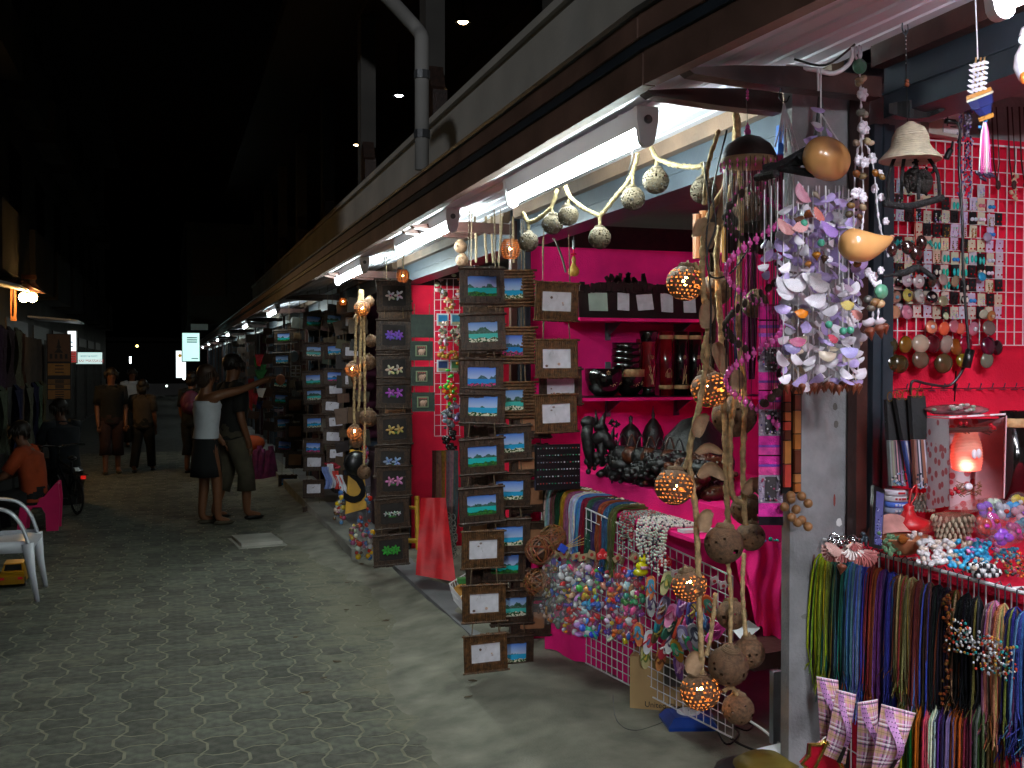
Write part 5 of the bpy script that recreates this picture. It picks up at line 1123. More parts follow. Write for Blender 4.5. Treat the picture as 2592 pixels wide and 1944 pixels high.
for px, py in ((1962, 372), (1975, 360), (1990, 385), (2004, 368), (2016, 382), (2025, 395)): strings.tube([hk, at(1984 + (px - 1984) * .5, 330, 2.58), at(px, py, 2.56)], .0022, 4)
n_ = 0
STR = [(1935, 480, 700), (1952, 470, 660), (1968, 460, 720), (1983, 455, 972), (1996, 440, 700), (2008, 440, 965), (2020, 460, 968), (2033, 470, 700), (2046, 470, 970), (2058, 480, 968), (2074, 470, 970), (2090, 470, 700), (2098, 480, 966), (2115, 470, 962), (2133, 470, 965), (2148, 480, 968), (2160, 480, 968), (2172, 490, 962), (2066, 470, 720), (2124, 470, 720)]
for px, ya, yb in STR:
    d = R.uniform(2.32, 2.62); strings.tube([at(px, ya, d), at(px, yb, d)], .0016, 4)
    y = max(ya + 20, 480 if px > 2050 else 520) + R.uniform(0, 14)
    if px < 1975: y += 90
    while y < yb and n_ < 292:
        s_ = sz(R.uniform(17, 28), d)
        M_ = TRS(at(px + R.uniform(-5, 5), y, d + R.uniform(-.02, .02)), (R.uniform(-.9, .9), R.uniform(-.8, .8), R.uniform(-1.6, 1.6)), s_)
        inst('clam_shell', R.choice(CLAM), chime, M_, R.choice((SHW, SHW, SHW, SHL_, SHL_, SHC) if y > 850 else (SHW, SHW, SHL_, SHL_))); n_ += 1
        y += R.uniform(18, 29)
part('strings', strings, WHITE, chime)
SPEC = [(2010, 722, 30, 'c9c7ce', 0), (1992, 730, 28, 'b8b6c0', .6), (2052, 705, 26, 'd4d2d8', 0), (2073, 722, 30, 'dddbe2', .3), (2058, 762, 30, 'd8d6e0', -.3), (1985, 745, 26, 'c8c6d0', 0), (2028, 793, 20, 'd07a1a', 0), (2144, 772, 21, 'c0b068', 0), (2168, 797, 22, 'd08a84', .2), (2018, 865, 21, 'a0406a', 0), (2008, 882, 22, '7a70a0', .2), (2148, 892, 23, '9a94c8', 0), (2108, 858, 19, 'b0485a', .3), (1992, 580, 27, 'b07a7a', .5), (2040, 500, 26, 'b0788a', 1.0), (2022, 505, 22, 'a08088', -.7), (2100, 585, 28, '9a7ac0', .4), (2020, 575, 24, 'c08a8a', -.4), (2078, 548, 22, 'c07068', .8), (2150, 730, 14, 'b8a0b8', .5)]
for px, py, r, c, rot in SPEC:
    me = SCAL if r < 25 and c not in ('9a94c8',) else CLAM[1]
    p = at(px, py - r * .6, 2.30)
    inst('scallop_shell' if me is SCAL else 'large_shell', me, chime, TRS(p, (R.uniform(-.1, .1), rot, R.uniform(-.3, .3)), sz(r * 1.25, 2.3)), mat('shell_' + c, c, .25, var=.25, vs=25, bump=.2, bs=40))
SNAIL = MB(); SNAIL.lathe([(.001, -.2), (.5, -.1), (.8, .25), (.62, .5), (.6, .52), (.5, .75), (.36, .9), (.34, .92), (.22, 1.15), (.2, 1.18), (.08, 1.4), (.001, 1.5)], (0, 0, 0), 12); SNM = SNAIL.mesh('cone_shell', mat('brown_cone_shell', '6a3420', .3, var=.35, vs=40, bump=.2, bs=50), smooth=True)
for i in range(19):
    px = 1990 + i * 10.2; d = R.uniform(2.35, 2.55)
    inst('cone_shell', SNM, chime, TRS(at(px, 972 + R.uniform(-6, 4), d), (math.pi + R.uniform(-.2, .2), R.uniform(-.2, .2), R.uniform(0, 6)), (sz(13, d), sz(13, d), sz(18, d))))
for px, py, r, c, rt in ((2040, 540, 16, '8a4a20', 1.2), (2030, 560, 18, '5a3a28', 1.8), (2066, 640, 15, 'b0701a', .4), (2088, 648, 14, '4a3020', .2), (2045, 665, 12, 'c07a3a', .8)):
    inst('cone_shell', SNM, chime, TRS(at(px, py, 2.32), (math.pi, rt, R.uniform(0, 6)), sz(r, 2.3)), mat('cone_' + c, c, .25, var=.3, vs=30))
inst('spotted_shell', SNM, chime, TRS(at(2062, 488, 2.3), (0, 2.1, .4), (sz(9, 2.3), sz(9, 2.3), sz(22, 2.3))), mat('cone_band', '9a8a7a', .3, var=.4, vs=60))
for px, py, c in ((2078, 615, '4a9a80'), (2098, 822, '3a8a60'), (2134, 838, '6aa870'), (2152, 836, '5a9a60'), (2035, 565, '6aa89a')):
    m = MB(); m.ball((0, 0, 0), 1, 8, 5); inst('green_bead', m.mesh('green_bead', mat('green_glass', c, .15, var=.2), smooth=True), chime, TRS(at(px, py, 2.3), (0, 0, 0), sz(10, 2.3)))
# upper shells on the grey board and tan melon shells
MEL = mat('melon_shell', 'c8935a', .22, var=.12, vs=10, bump=0, coat=.3)
def melon(px, py, rx, ry, tip, d, lab, tilt=0):
    p = at(px, py, d); a = sz(rx, d); b = sz(ry, d); t = thing('melon_shell', p, lab, 'shell', 'large tan sea shells'); m = MB(); n, k = 22, 16; vs = []
    for j in range(k + 1):
        u = j / k; s_ = math.sin(math.pi * u) ** .75; x = -math.cos(math.pi * u) * a
        if u > .55: q = (u - .55) / .45; x += tip * a * q * q; s_ *= (1 - .35 * q * (tip > 0))
        for i in range(n):
            an = 2 * math.pi * i / n; dent = 1 - (.42 * max(0, math.cos(an - 1.75)) ** 3 * max(0, math.sin((u - .35) * 4)) if tip > 0 and u > .35 else 0)
            vs.append(Vector((x, b * .85 * s_ * math.cos(an) * dent, b * s_ * math.sin(an) * dent + (tip * .55 * b * max(0, (u - .5) * 2) ** 2 if tip > 0 else 0))))
    M = Matrix.Rotation(tilt, 3, 'Y') if tilt < 1 else Matrix.Rotation(-.55, 3, 'Y') @ Matrix.Diagonal((-1, 1, 1))
    m.add([p + M @ v for v in vs], [(j * n + i, j * n + (i + 1) % n, (j + 1) * n + (i + 1) % n, (j + 1) * n + i) for j in range(k) for i in range(n)])
    part('body', m, MEL, t, True)
    m = MB(); m.ball(p + M @ Vector((a * (.95 + tip * .8), -b * .1, b * (.1 + tip * .4))), (a * .12, b * .1, b * .1), 8, 5); part('tip', m, mat('shell_tip', 'a87a68', .4), t, True)
melon(2092, 402, 62, 54, .0, 2.42, 'large round tan sea shell behind the black cross frame', .35)
melon(2182, 618, 64, 46, .55, 2.2, 'large tan sea shell with a pointed tip in front of the steel post', -.08)
t = thing('shell_string', at(2078, 205, 2.55), 'short string of lilac clam shells hanging above the round tan shell', 'shell string')
m = MB(); m.tube([at(2078, 172, 2.55), at(2078, 390, 2.55)], .0018, 4); m.tube([at(2080, 290, 2.55), at(2130, 370, 2.5)], .0018, 4); m.tube([at(2070, 172, 2.55), at(2072, 230, 2.55)], .003, 4); part('string', m, WHITE, t)
for px, py, r in ((2068, 272, 24), (2062, 308, 22), (2050, 345, 22), (2060, 352, 20), (2098, 330, 18), (2072, 318, 16), (2042, 372, 12), (2120, 362, 12)):
    inst('clam_shell', R.choice(CLAM), t, TRS(at(px, py, 2.52), (R.uniform(-.4, .4), R.uniform(-.4, .4), R.uniform(-.5, .5)), sz(r, 2.52)), R.choice((SHW, SHL_, SHL_)))
# star shell chain
t = thing('shell_string', at(2172, 110, 2.35), 'long chain of white star shaped shells and green discs beside the steel post', 'shell string')
PEAR = MB(); PEAR.lathe([(.001, 0), (.36, .18), (.45, .45), (.25, .8), (.001, 1)], (0, 0, 0), 8); PEARM = PEAR.mesh('white_shell', SHW, smooth=True)
pebble = MB(); pebble.ball((0, 0, 0), (1, .7, .72), 8, 5); PEBM = pebble.mesh('pebble_shell', SHC, smooth=True)
def star(px, py, r, d, n=7):
    p = at(px, py, d)
    for k in range(n):
        a = 2 * math.pi * k / n + R.uniform(-.2, .2); dirv = Vector((math.cos(a), -.5 * abs(math.sin(3 * a)) - .2, math.sin(a))).normalized()
        q = Vector((0, 0, 1)).rotation_difference(dirv)
        inst('white_shell', PEARM, t, Matrix.Translation(p) @ q.to_matrix().to_4x4() @ Matrix.Diagonal((sz(r, d), sz(r, d), sz(r, d), 1)))
for px, py, r in ((2180, 240, 20), (2182, 325, 22), (2172, 408, 18), (2185, 412, 17), (2205, 402, 17), (2162, 490, 17), (2182, 500, 16), (2175, 488, 15), (2212, 478, 14), (2228, 500, 13), (2225, 440, 13), (2240, 560, 12), (2195, 690, 15), (2210, 700, 14), (2228, 685, 12)): star(px, py, r, 2.3 + R.uniform(-.03, .03))
for px, py, r, c in ((2176, 205, 13, '9a8a6a'), (2186, 198, 12, 'b0a080'), (2172, 212, 10, '8a7a5a'), (2180, 285, 15, '6a6a60'), (2190, 290, 13, '7a7468'), (2168, 362, 12, '6a5a4a'), (2196, 358, 13, '9a8a6a'), (2205, 362, 10, 'b8a890'), (2168, 440, 14, '6a3a18'), (2184, 446, 13, '5a4a30'), (2216, 438, 13, '7a4a18'), (2232, 448, 11, '6a4a20'), (2154, 520, 12, '6a5028'), (2184, 525, 13, '8a7a60'), (2150, 542, 13, '4a4030'), (2176, 548, 10, '5a3a20'), (2198, 758, 15, '4a4844'), (2215, 765, 16, '7a5a38'), (2228, 770, 14, 'b0906a'), (2205, 780, 13, '5a5248'), (2170, 668, 13, '8a6a3a')):
    inst('pebble_shell', PEBM, t, TRS(at(px, py, 2.26), (R.uniform(-.5, .5), R.uniform(-.6, .6), R.uniform(-.5, .5)), sz(r, 2.26)), mat('pebble_' + c, c, .2, var=.25, vs=60))
m = MB(); ms = MB(); white_b = MB()
for px, py in ((2176, 168), (2230, 738)): m.lathe([(sz(18, 2.3), -.004), (sz(19, 2.3), 0), (sz(18, 2.3), .004), (.001, .008)], at(px, py, 2.27), 16, Matrix.Rotation(math.pi / 2, 3, 'X'))
part('green_disc', m, mat('green_disc', '5a9a7c', .3, var=.35, vs=40), t, True)
for ch in ([(2174, 118), (2176, 168), (2180, 330), (2165, 420), (2160, 620)], [(2180, 330), (2186, 520), (2180, 590)], [(2182, 340), (2210, 420), (2225, 560), (2250, 650)], [(2200, 700), (2215, 720), (2230, 715)], [(2225, 745), (2222, 815)], [(2212, 760), (2208, 815)]):
    P = curve([at(x, y, 2.3) for x, y in ch], 8); ms.tube(P, .0016, 4)
    for k, p in enumerate(P):
        if k % 2: white_b.ball(p, (.0032, .0032, .0075), 6, 4)
for s in (-1, 1): white_b.tube([at(2172 + s * 6, 118, 2.3), at(2172 + s * 8, 140, 2.3), at(2174, 158, 2.3)], .003, 5)
part('string', ms, WHITE, t); part('white_beads', white_b, SHW, t, True)
for px, py, r in ((2225, 825, 24), (2200, 832, 22), (2238, 822, 18)): inst('cone_shell', SNM, t, TRS(at(px, py, 2.28), (math.pi - .2, R.uniform(-.3, .3), 1), (sz(r * .85, 2.28), sz(r * .85, 2.28), sz(r, 2.28))))
for px, py, r in ((2205, 803, 26), (2232, 803, 22)): inst('clam_shell', CLAM[0], t, TRS(at(px, py, 2.27), (1.1, 0, R.uniform(-.5, .5)), sz(r, 2.27)))
# straw hat feeder
D2 = 2.3; p = at(2304, 400, D2); hr = sz(76, D2); t = thing('hat_lantern', at(2296, 75, D2), 'little straw sun hat with a black wire cage and dark fibre nest inside', 'mobile')
m = MB(); hh = at(2304, 308, D2).z - p.z
m.lathe([(hr * .93, -.002), (hr, -.006), (hr * 1.0, -.002), (hr * .72, hh * .22), (hr * .62, hh * .34), (hr * .58, hh * .6), (hr * .44, hh * .82), (hr * .2, hh * .93), (.006, hh), (.001, hh), (.004, hh * .93), (hr * .4, hh * .78), (hr * .54, hh * .55), (hr * .6, hh * .2)], p, 28); part('straw_hat', m, mat('straw', 'c8bca4', .85, var=.12, vs=60, bump=.5, bs=60, wave='Z'), t, True)
m = MB()
for x0, x1, yb in ((2268, 2248, 515), (2290, 2282, 500), (2315, 2325, 505), (2345, 2378, 508)):
    m.tube(curve([at(x0, 392, D2), at((x0 + x1) / 2 + (x1 - x0) * .35, 440, D2), at(x1, yb, D2)], 5), .0042, 6)
part('cage_wire', m, mat('black_wrap'), t, True)
m = MB(); m.tube(curve([at(2236, 514, D2), at(2300, 522, D2), at(2388, 500, D2)], 4), sz(9, D2), 8); part('perch', m, mat('black_wrap'), t, True)
m = MB()
for k in range(60): a = at(2320 + R.gauss(0, 18), 452 + R.gauss(0, 17), D2 + R.uniform(-.02, .05)); m.tube([a, a + Vector((R.uniform(-.012, .012), R.uniform(-.012, .012), R.uniform(-.012, .012)))], .003, 4)
m.ball(at(2312, 455, D2 + .02), (.022, .022, .028), 10, 7); m.ball(at(2338, 460, D2 + .02), (.02, .02, .028), 10, 7); part('fibre_nest', m, mat('dark_fibre', '1c1714', .95, var=.4, vs=60, bump=.8, bs=120), t)['kind'] = 'stuff'
m = MB(); m.tube([at(2292, 75, D2), at(2297, 312, D2)], .0012, 4); part('string', m, BLACK, t)
m = MB(); m.c = hx('7a3a1a'); m.ball(at(2296, 205, D2), .005); m.ball(at(2296, 214, D2), .006); m.c = hx('c8c8c8')
for y in (92, 102, 112, 124, 140, 160): m.ball(at(2293, y, D2), .0018, 6, 4)
part('beads', m, VCG, t, True)
m = MB(); m.tube(curve([at(2284, 58, D2), at(2284, 75, D2), at(2292, 88, D2), at(2298, 75, D2), at(2297, 62, D2)], 4), .0016, 5); part('hook', m, STEEL, t, True)
m = MB()
for k in range(24): a = at(2330 + R.gauss(0, 16), 445 + R.gauss(0, 30), 2.31); m.ball(a, R.uniform(.001, .0022), 5, 3)
part('glass_beads', m, mat('clear_bead', 'a8b0b4', .1), t)
# seed hanging below
t = thing('seed_string', at(2310, 530, 2.3), 'string of large dark brown seeds with a driftwood piece under the straw hat', 'seed string')
m = MB()
for px, py, rx, rz in ((2257, 632, 14, 18), (2300, 628, 20, 17), (2318, 640, 19, 20), (2332, 615, 14, 20), (2295, 620, 16, 12)): m.ball(at(px, py, 2.3), (sz(rx, 2.3), .012, sz(rz, 2.3)), 12, 8)
part('seeds', m, mat('shiny_seed', '2a1614', .15, coat=.5), t, True)
m = MB(); m.tube(curve([at(2235, 700, 2.3), at(2290, 690, 2.3), at(2325, 678, 2.3), at(2365, 705, 2.3)], 4), [.003] * 3 + [.008] * 6 + [.006] * 4, 7); part('driftwood', m, mat('black_wrap'), t, True)
m = MB(); m.tube([at(2316, 528, 2.3), at(2318, 700, 2.3)], .0012, 4)
for y in (520, 545, 672, 684, 700): m.ball(at(2316, y, 2.3), .003, 6, 4)
part('string', m, mat('red_bead', '8a1a12', .3), t)
# little ship
D3 = 2.15; t = thing('ship_mobile', at(2470, 2, D3), 'little blue hulled ship mobile with rows of white shell sails and pink tassels', 'mobile')
m = MB(); m.c = hx('a8793a'); M = Matrix.Rotation(.38, 3, 'Y')
c_ = at(2484, 255, D3)
def hull(mb, z0, z1, l0, l1, w_, c):
    mb.c = c; pr = lambda l, z: [(-l, 0, z), (-l * .6, -w_, z), (l * .5, -w_, z), (l, 0, z), (l * .5, w_, z), (-l * .6, w_, z)]
    vs = [c_ + M.transposed() @ Vector(q) for q in pr(l0, z0) + pr(l1, z1)]; mb.add(vs, [(5, 4, 3, 2, 1, 0), (6, 7, 8, 9, 10, 11)] + [(i, (i + 1) % 6, 6 + (i + 1) % 6, 6 + i) for i in range(6)])
hull(m, -.012, .006, .03, .034, .011, hx('1a2058')); hull(m, .007, .011, .037, .037, .013, hx('d0c8b8')); hull(m, .012, .02, .036, .034, .012, hx('b07a34')); hull(m, -.03, -.013, .014, .026, .009, hx('16205a')); hull(m, -.04, -.031, .02, .021, .01, hx('b07a34'))
part('hull', m, VC, t)
m = MB(); m.c = hx('b08a50')
for x in (2468, 2480, 2490): m.tube([at(x, 225, D3), at(x + 2, 145, D3)], .0018, 5)
part('masts', m, VC, t)
for j in range(6):
    for i in range(4):
        p = at(2458 + i * 11 - j * 1.0, 162 + j * 13 - i * 3, D3 - .01); m2 = CLAM[0]
        inst('sail_shell', m2, t, TRS(p, (-.2, 0, R.uniform(-.2, .2)), sz(13, D3)))
m = MB(); m.tube([at(2469, -5, D3), at(2475, 150, D3)], .0014, 4); part('string', m, WHITE, t)
m = MB()
for k in range(7): x = 2480 + k * 3; m.c = R.choice((hx('c83a8a'), hx('d88ab0'), hx('d0c8d0'))); m.tube(curve([at(2492, 300, D3), at(x + 4, 340, D3), at(x + k * 2 - 2, 440, D3)], 5), .0016, 4)
m.c = hx('3a7ab0'); m.ball(at(2494, 305, D3), .005); m.ball(at(2481, 322, D3), .004); m.c = hx('2a2436')
for x, y in ((2478, 440), (2498, 445), (2510, 443), (2488, 452)): m.ball(at(x, y, D3), (.012, .004, .004), 8, 5, Matrix.Rotation(.4, 3, 'Y'))
part('tassels', m, VCG, t, True)
# bird at the right edge
p = at(2606, 150, 2.1); t = thing('bird_ornament', p, 'white glazed bird ornament hanging at the right edge of the picture', 'ornament'); m = MB()
m.lathe([(.001, -.045), (.02, -.04), (.03, -.015), (.028, .01), (.018, .03), (.017, .04), (.02, .05), (.016, .064), (.001, .07)], p, 16); part('body', m, SHW, t, True)
m = MB(); m.ball(p + Vector((-.022, -.005, .035)), (.012, .006, .01)); part('beak', m, mat('pale_beak', 'c8d0d8', .3), t, True)
m = MB(); m.tube([p + Vector((0, 0, .07)), p + Vector((0, 0, .25))], .001, 4); part('string', m, WHITE, t)
m = MB(); m.ball(p + Vector((-.018, -.005, -.04)), (.009, .008, .014)); part('foot', m, mat('orange_foot', 'b8601a', .4), t, True)

# ================================================================== RED STALL WALL AND JEWELLERY
YW = 2.40
m = MB(); m.sheet(lambda u, v: (1.887 + u * 1.5, 2.424 + .004 * math.sin(u * 30) * (1 - v), .9 + v * 1.37), 30, 6)
solo('wall_cloth', m, RED, 'red cloth covering the side wall behind the earring cards', 'cloth', smooth=True)
g0, g1 = at(2219, 333, Y=YW), at(2640, 402, Y=YW); gz1 = 2.245; gz0 = at(2300, 872, Y=YW).z
t = thing('wire_grid', (2.2, YW, gz0), 'white wire grid full of earring cards on the red cloth wall', 'wire grid')
m = MB(); gx0, gx1 = 1.86, 2.55; nx = 22; nz = 15
for i in range(nx + 1): x = gx0 + (gx1 - gx0) * i / nx; m.tube([(x, YW, gz0), (x, YW, gz1)], .0017, 4)
for j in range(nz + 1): z = gz0 + (gz1 - gz0) * j / nz; m.tube([(gx0, YW - .003, z), (gx1, YW - .003, z)], .0017 if j < nz else .003, 4)
part('wires', m, WIRE, t)
cw = (gx1 - gx0) / nx; ch = (gz1 - gz0) / nz
CT = {'c': ('cream', 'c9b9a6'), 'w': ('lilac white', 'bdb4cc'), 'k': ('black', '141014')}
ET = {'t': ('turquoise drop', '1fb0a4'), 'd': ('turquoise diamond', '2aa89a'), 'r': ('red dot', 'b0141e'), 's': ('silver bead', 'b8b8bc'), 'o': ('black rimmed white oval', 'd8d0c0'), 'b': ('bright blue ball', '2a86d0'), 'p': ('pink ball', 'd06a7a'), 'w': ('white pearl', 'd4d0d8'), 'g': ('gold bead', '9a7a3a'), 'n': ('dark bead', '2a1a1c')}
ROWS = {10: 'wnwnks..wbpw', 9: 'csksnsncsncs', 8: '..nsknwrwrcr', 7: 'ksrskncrbrwb', 6: 'ctdtkdktckwr', 5: 'ctktctktotok', 4: 'kwcrctktotnk', 3: 'kwcrcowrnowr', 2: 'ckwrkncrcrkn', 1: 'wrknckwrcskn'}
rowpat = {11: ['cs', 'ws', 'cs', 'ks', '', 'cs', '', '', '', '', 'ws', '', ''], 10: ['ks', 'ks', 'rn', 'cs', 'cs', '', 'kr', 'ct', 'ws', 'ws', 'cp', 'wb', ''], 9: ['kw', 'ws', 'kn', 'ks', 'cs', 'ks', 'cs', 'kn', 'ws', 'kw', 'cw', 'wg', 'kr'], 8: ['', '', '', 'cr', 'kn', 'kr', 'kg', 'ws', 'wg', 'cg', '', 'wb', ''], 7: ['cd', 'kd', 'cd', 'cd', 'cd', 'ct', 'cs', 'wg', 'kg', 'cr', 'cr', 'wr', 'wr'], 6: ['co', 'cs', 'cs', 'kn', 'wr', 'cg', 'ct', 'cb', 'ct', 'wt', 'kt', 'cw', 'wr'], 5: ['cb', 'kg', 'cs', 'kr', 'wr', 'ko', 'ct', 'kt', 'ct', 'kr', 'ko', 'kw', 'wr'], 4: ['cp', 'cp', 'ks', 'wr', 'kr', 'wr', 'ct', 'kt', 'ko', 'kr', 'wr', 'cg', 'kr'], 3: ['wr', 'kr', 'cr', 'cr', 'cr', 'cr', 'cs', 'kn', 'co', 'wb', 'cs', 'kr', 'cr'], 2: ['cw', 'wr', 'kr', 'cr', 'wr', 'cr', 'kr', 'cs', 'wr', 'cr', 'kr', 'cp', 'wr']}
for row, pat in rowpat.items():
    for i, s_ in enumerate(pat):
        if not s_ or s_[0] not in CT: continue
        x = gx0 + cw * (i + .9) + R.uniform(-.003, .003); z = gz0 + ch * (row + .42) + R.uniform(-.003, .003); yy = YW - .008
        cn, cc = CT[s_[0]]; en, ec = ET[s_[1]]
        rown = 12 - row
        t = thing('earring_card', (x, yy, z), '%s card with %s earrings, %s in %s row of white grid' % (cn, en, ORD[i], ORD[rown]), 'earrings', 'earring cards on the white grid')
        m = MB(); m.c = vary(hx(cc), .12); m.box((x, yy, z), (cw * .82, .0016, ch * .92), Matrix.Rotation(R.uniform(-.06, .06), 3, 'Y')); part('card', m, VC, t)
        m = MB(); m.c = vary(hx(ec), .15); k = s_[1]
        for sx in (-1, 1):
            q = Vector((x + sx * cw * .2, yy - .005, z - ch * .1))
            if k == 't': m.ball(q, (.0045, .004, .011), 8, 6)
            elif k == 'd': m.ball(q + Vector((0, 0, .004)), (.009, .003, .009), 4, 2); m.ball(q + Vector((sx * .006, -.001, -.004)), (.006, .003, .007), 4, 2)
            elif k == 'o': m.c = hx('0c0a0c'); m.ball(q, (.008, .003, .012), 10, 5); m.c = hx(ec); m.ball(q + Vector((0, -.003, 0)), (.0045, .002, .008), 8, 4)
            elif k in 'bpw': m.ball(q, .0058, 8, 6)
            elif k == 'r': m.ball(q + Vector((0, 0, -.004)), (.0028, .002, .0028), 6, 4)
            else:
                for e in range(5): m.c = vary(hx(ec), .5); m.ball(q + Vector((R.uniform(-.003, .003), 0, .01 - e * .0055)), R.uniform(.0015, .003), 5, 4)
        if k == 'r': m.ball((x, yy - .002, z + ch * .2), (.0022, .001, .0022), 6, 4)
        part('earrings', m, VCG, t, True)
# round shell discs and big oval seeds along the lower rows
def disc(px, py, r, c, lab, k, grp, inner=None, flat=.25):
    p = at(px, py, Y=YW - .025 - R.uniform(0, .012)); d = (p.y) / ray(px, py).y; rr = sz(r, d); m = MB(); m.c = vary(hx(c), .1)
    n = 18; M = Matrix.Rotation(math.pi / 2 + R.uniform(-.2, .2), 3, 'X') @ Matrix.Rotation(R.uniform(-.2, .2), 3, 'Y')
    m.lathe([(.001, -.003), (rr * .9, -.003), (rr, 0), (rr * .9, rr * flat * .5), (rr * .5, rr * flat), (.001, rr * flat * 1.1)], p, n, M)
    if inner: m.c = hx(inner); m.lathe([(rr * .3, rr * flat), (rr * .28, rr * flat + .004), (.001, rr * flat + .005)], p, 10, M)
    solo('shell_pendant', m, VCG, lab, 'pendant', grp, True, loc=p)
DSC = [(2278, 712, 13, '0c0a0c', 'd0d0c0'), (2296, 710, 17, '9a94a0', 'd8d8d8'), (2325, 712, 18, 'a8a29c', 'e0e0e0'), (2360, 712, 16, '3a2a20', None), (2388, 708, 15, '9a8a84', None), (2418, 712, 15, '8a7a60', None), (2245, 750, 15, '6a5a40', None), (2268, 752, 16, '8a6a58', '4a8aa0'), (2298, 748, 17, 'a8924a', '2a2a3a'), (2328, 750, 18, 'a39a9a', 'd0c8c8'), (2360, 752, 16, '0e0a0e', 'c8c0b8'), (2388, 762, 14, '8a8464', None), (2240, 778, 17, '4a4038', None), (2266, 790, 18, 'a87a58', None), (2296, 790, 20, 'b0687a', 'c08898'), (2240, 828, 18, '8a9484', None), (2358, 828, 17, 'c87a58', 'c8d0d8'), (2390, 832, 18, 'd0583a', None), (2415, 826, 17, 'a85a68', None), (2432, 832, 15, 'c0584a', None), (2464, 832, 19, 'b07080', 'c8d0d8'), (2504, 830, 20, '6a5a54', None), (2486, 700, 12, '2a8ab8', None), (2500, 600, 12, '8a8a98', None), (2490, 795, 12, 'a8a090', None), (2510, 800, 14, 'a0603a', 'c8b8a0'), (2395, 800, 10, 'b8b8a0', None)]
for k, (px, py, r, c, i_) in enumerate(DSC): disc(px, py, r, c, '%s round shell pendant with %s, %s along the lower pendant rows' % (rgb2n(c), 'centre stone' if i_ else 'plain face', ORD[k] if k < 20 else 'twenty-' + ORD[k - 20]), k, 'round shell pendants', i_)
for k, (px, py, r, c, n) in enumerate(((2252, 876, 24, '3a2c14', 'dark olive'), (2292, 872, 23, '6a4a12', 'amber brown'), (2330, 870, 24, 'a08a78', 'pale cream'), (2362, 870, 24, '4a0a14', 'deep maroon'), (2396, 872, 24, '8a7a6a', 'greyish cream'), (2420, 878, 22, '6a3a10', 'brown amber'), (2442, 874, 24, '7a0a24', 'crimson'), (2502, 876, 25, '4a0a24', 'dark plum'), (2524, 880, 20, '2a0a12', 'blackish red'), (2262, 918, 25, '2a2410', 'black olive'), (2278, 922, 24, '33280f', 'mottled olive'), (2330, 910, 24, '5a4838', 'brown speckled'), (2388, 920, 26, '4a3a22', 'khaki'), (2438, 912, 20, '6a5210', 'golden olive'), (2498, 912, 21, '6a625a', 'stone grey'))):
    disc(px, py, r, c, n + ' oval seed pendant hanging under the earring cards', k, 'big seed pendants', None, .35)
# hooks
for k in range(13):
    x = 1.93 + k * .042; zh = at(2300, 985, Y=2.40).z; m = MB(); m.tube([(x, 2.418, zh), (x, 2.37, zh + .002), (x, 2.365, zh + .016)], .0018, 4); m.tube([(x - .012, 2.418, zh - .004), (x + .012, 2.418, zh - .004)], .0015, 4)
    solo('wall_hook', m, STEEL, 'bare metal hook on the red wall under the pendants, %s from the left' % ORD[k], 'hook', 'row of bare hooks on the red wall')
for k, px in enumerate((2510, 2550, 2580)):
    a = at(px, 270, Y=2.39); m = MB(); m.tube([a, a + Vector((0, -.01, -.16)), a + Vector((.012, -.01, -.22)), a + Vector((.02, -.01, -.16)), a + Vector((.016, 0, 0))], .0022, 4)
    m.ball(a + Vector((.012, -.015, -.225)), (.008, .006, .014)); solo('dark_necklace', m, mat('dark_cord', '3a1a1a', .7), 'thin dark cord necklace on the upper red wall, %s from the left' % ORD[k], 'necklace', 'cord necklaces on the upper red wall')
a = at(2568, 440, Y=2.38); m = MB(); m.c = hx('c8b090')
for k in range(16): m.ball(a + Vector((R.uniform(-.008, .008), R.uniform(-.006, .006), -.005 * k)), (.007, .006, .004), 6, 4)
solo('shell_bundle', m, VC, 'bundle of small cream shells hanging on the grid at the right', 'shells', smooth=True)
for px in (2432, 2446, 2457):
    m = MB(); a = at(px, 215, 2.7)
    for k in range(70):
        m.c = R.choice((hx('4a4a6a'), hx('8a8aa0'), hx('2a2a40'), hx('6a5a9a'), hx('a8a8b8'))); m.ball(a + Vector((R.uniform(-.006, .006), R.uniform(-.004, .004), -k * .0042)), (.003, .003, .004), 5, 3)
    solo('bead_strand', m, VCG, 'purple and silver bead strand hanging beside the switch box, %s from the left' % ORD[(2432, 2446, 2457).index(px)], 'bead strand', 'bead strands by the switch box')
# switch box
a = at(2378, 315, Y=2.40); t = thing('switch_box', a, 'cream surface mounted switch box on a white board above the earring grid', 'switch box')
m = MB(); m.box(a + Vector((.0, .012, .03)), (.15, .008, .10)); part('board', m, WHITE, t)
CREAM = mat('cream_plastic', 'b8b2a8', .4, var=.04, bump=0); m = MB(); m.box(a + Vector((.0, -.01, 0)), (.115, .035, .075), Matrix.Rotation(.06, 3, 'Y')); part('box_body', m, CREAM, t)
m = MB(); m.box(a + Vector((.02, -.029, 0)), (.062, .004, .062), Matrix.Rotation(.06, 3, 'Y')); part('face_plate', m, WHITE, t); m = MB(); m.box(a + Vector((.0, -.0315, .005)), (.004, .002, .034)); m.box(a + Vector((.02, -.0315, -.012)), (.02, .002, .003)); part('slot', m, GUT, t)
m = MB(); [m.tube([a + Vector((.01 + k * .012, -.01, .045)) + Vector((.014 * math.cos(q * .7), 0, .012 * math.sin(q * .7))) for q in range(10)], .0025, 5) for k in range(4)]; part('white_flex', m, WHITE, t, True)
m = MB(); P = [at(x, y, 2.62) for x, y in ((2400, 306), (2420, 310), (2430, 330), (2428, 420), (2436, 560), (2438, 680), (2445, 790), (2452, 890), (2440, 930), (2405, 975), (2350, 972), (2310, 965), (2305, 1000))]
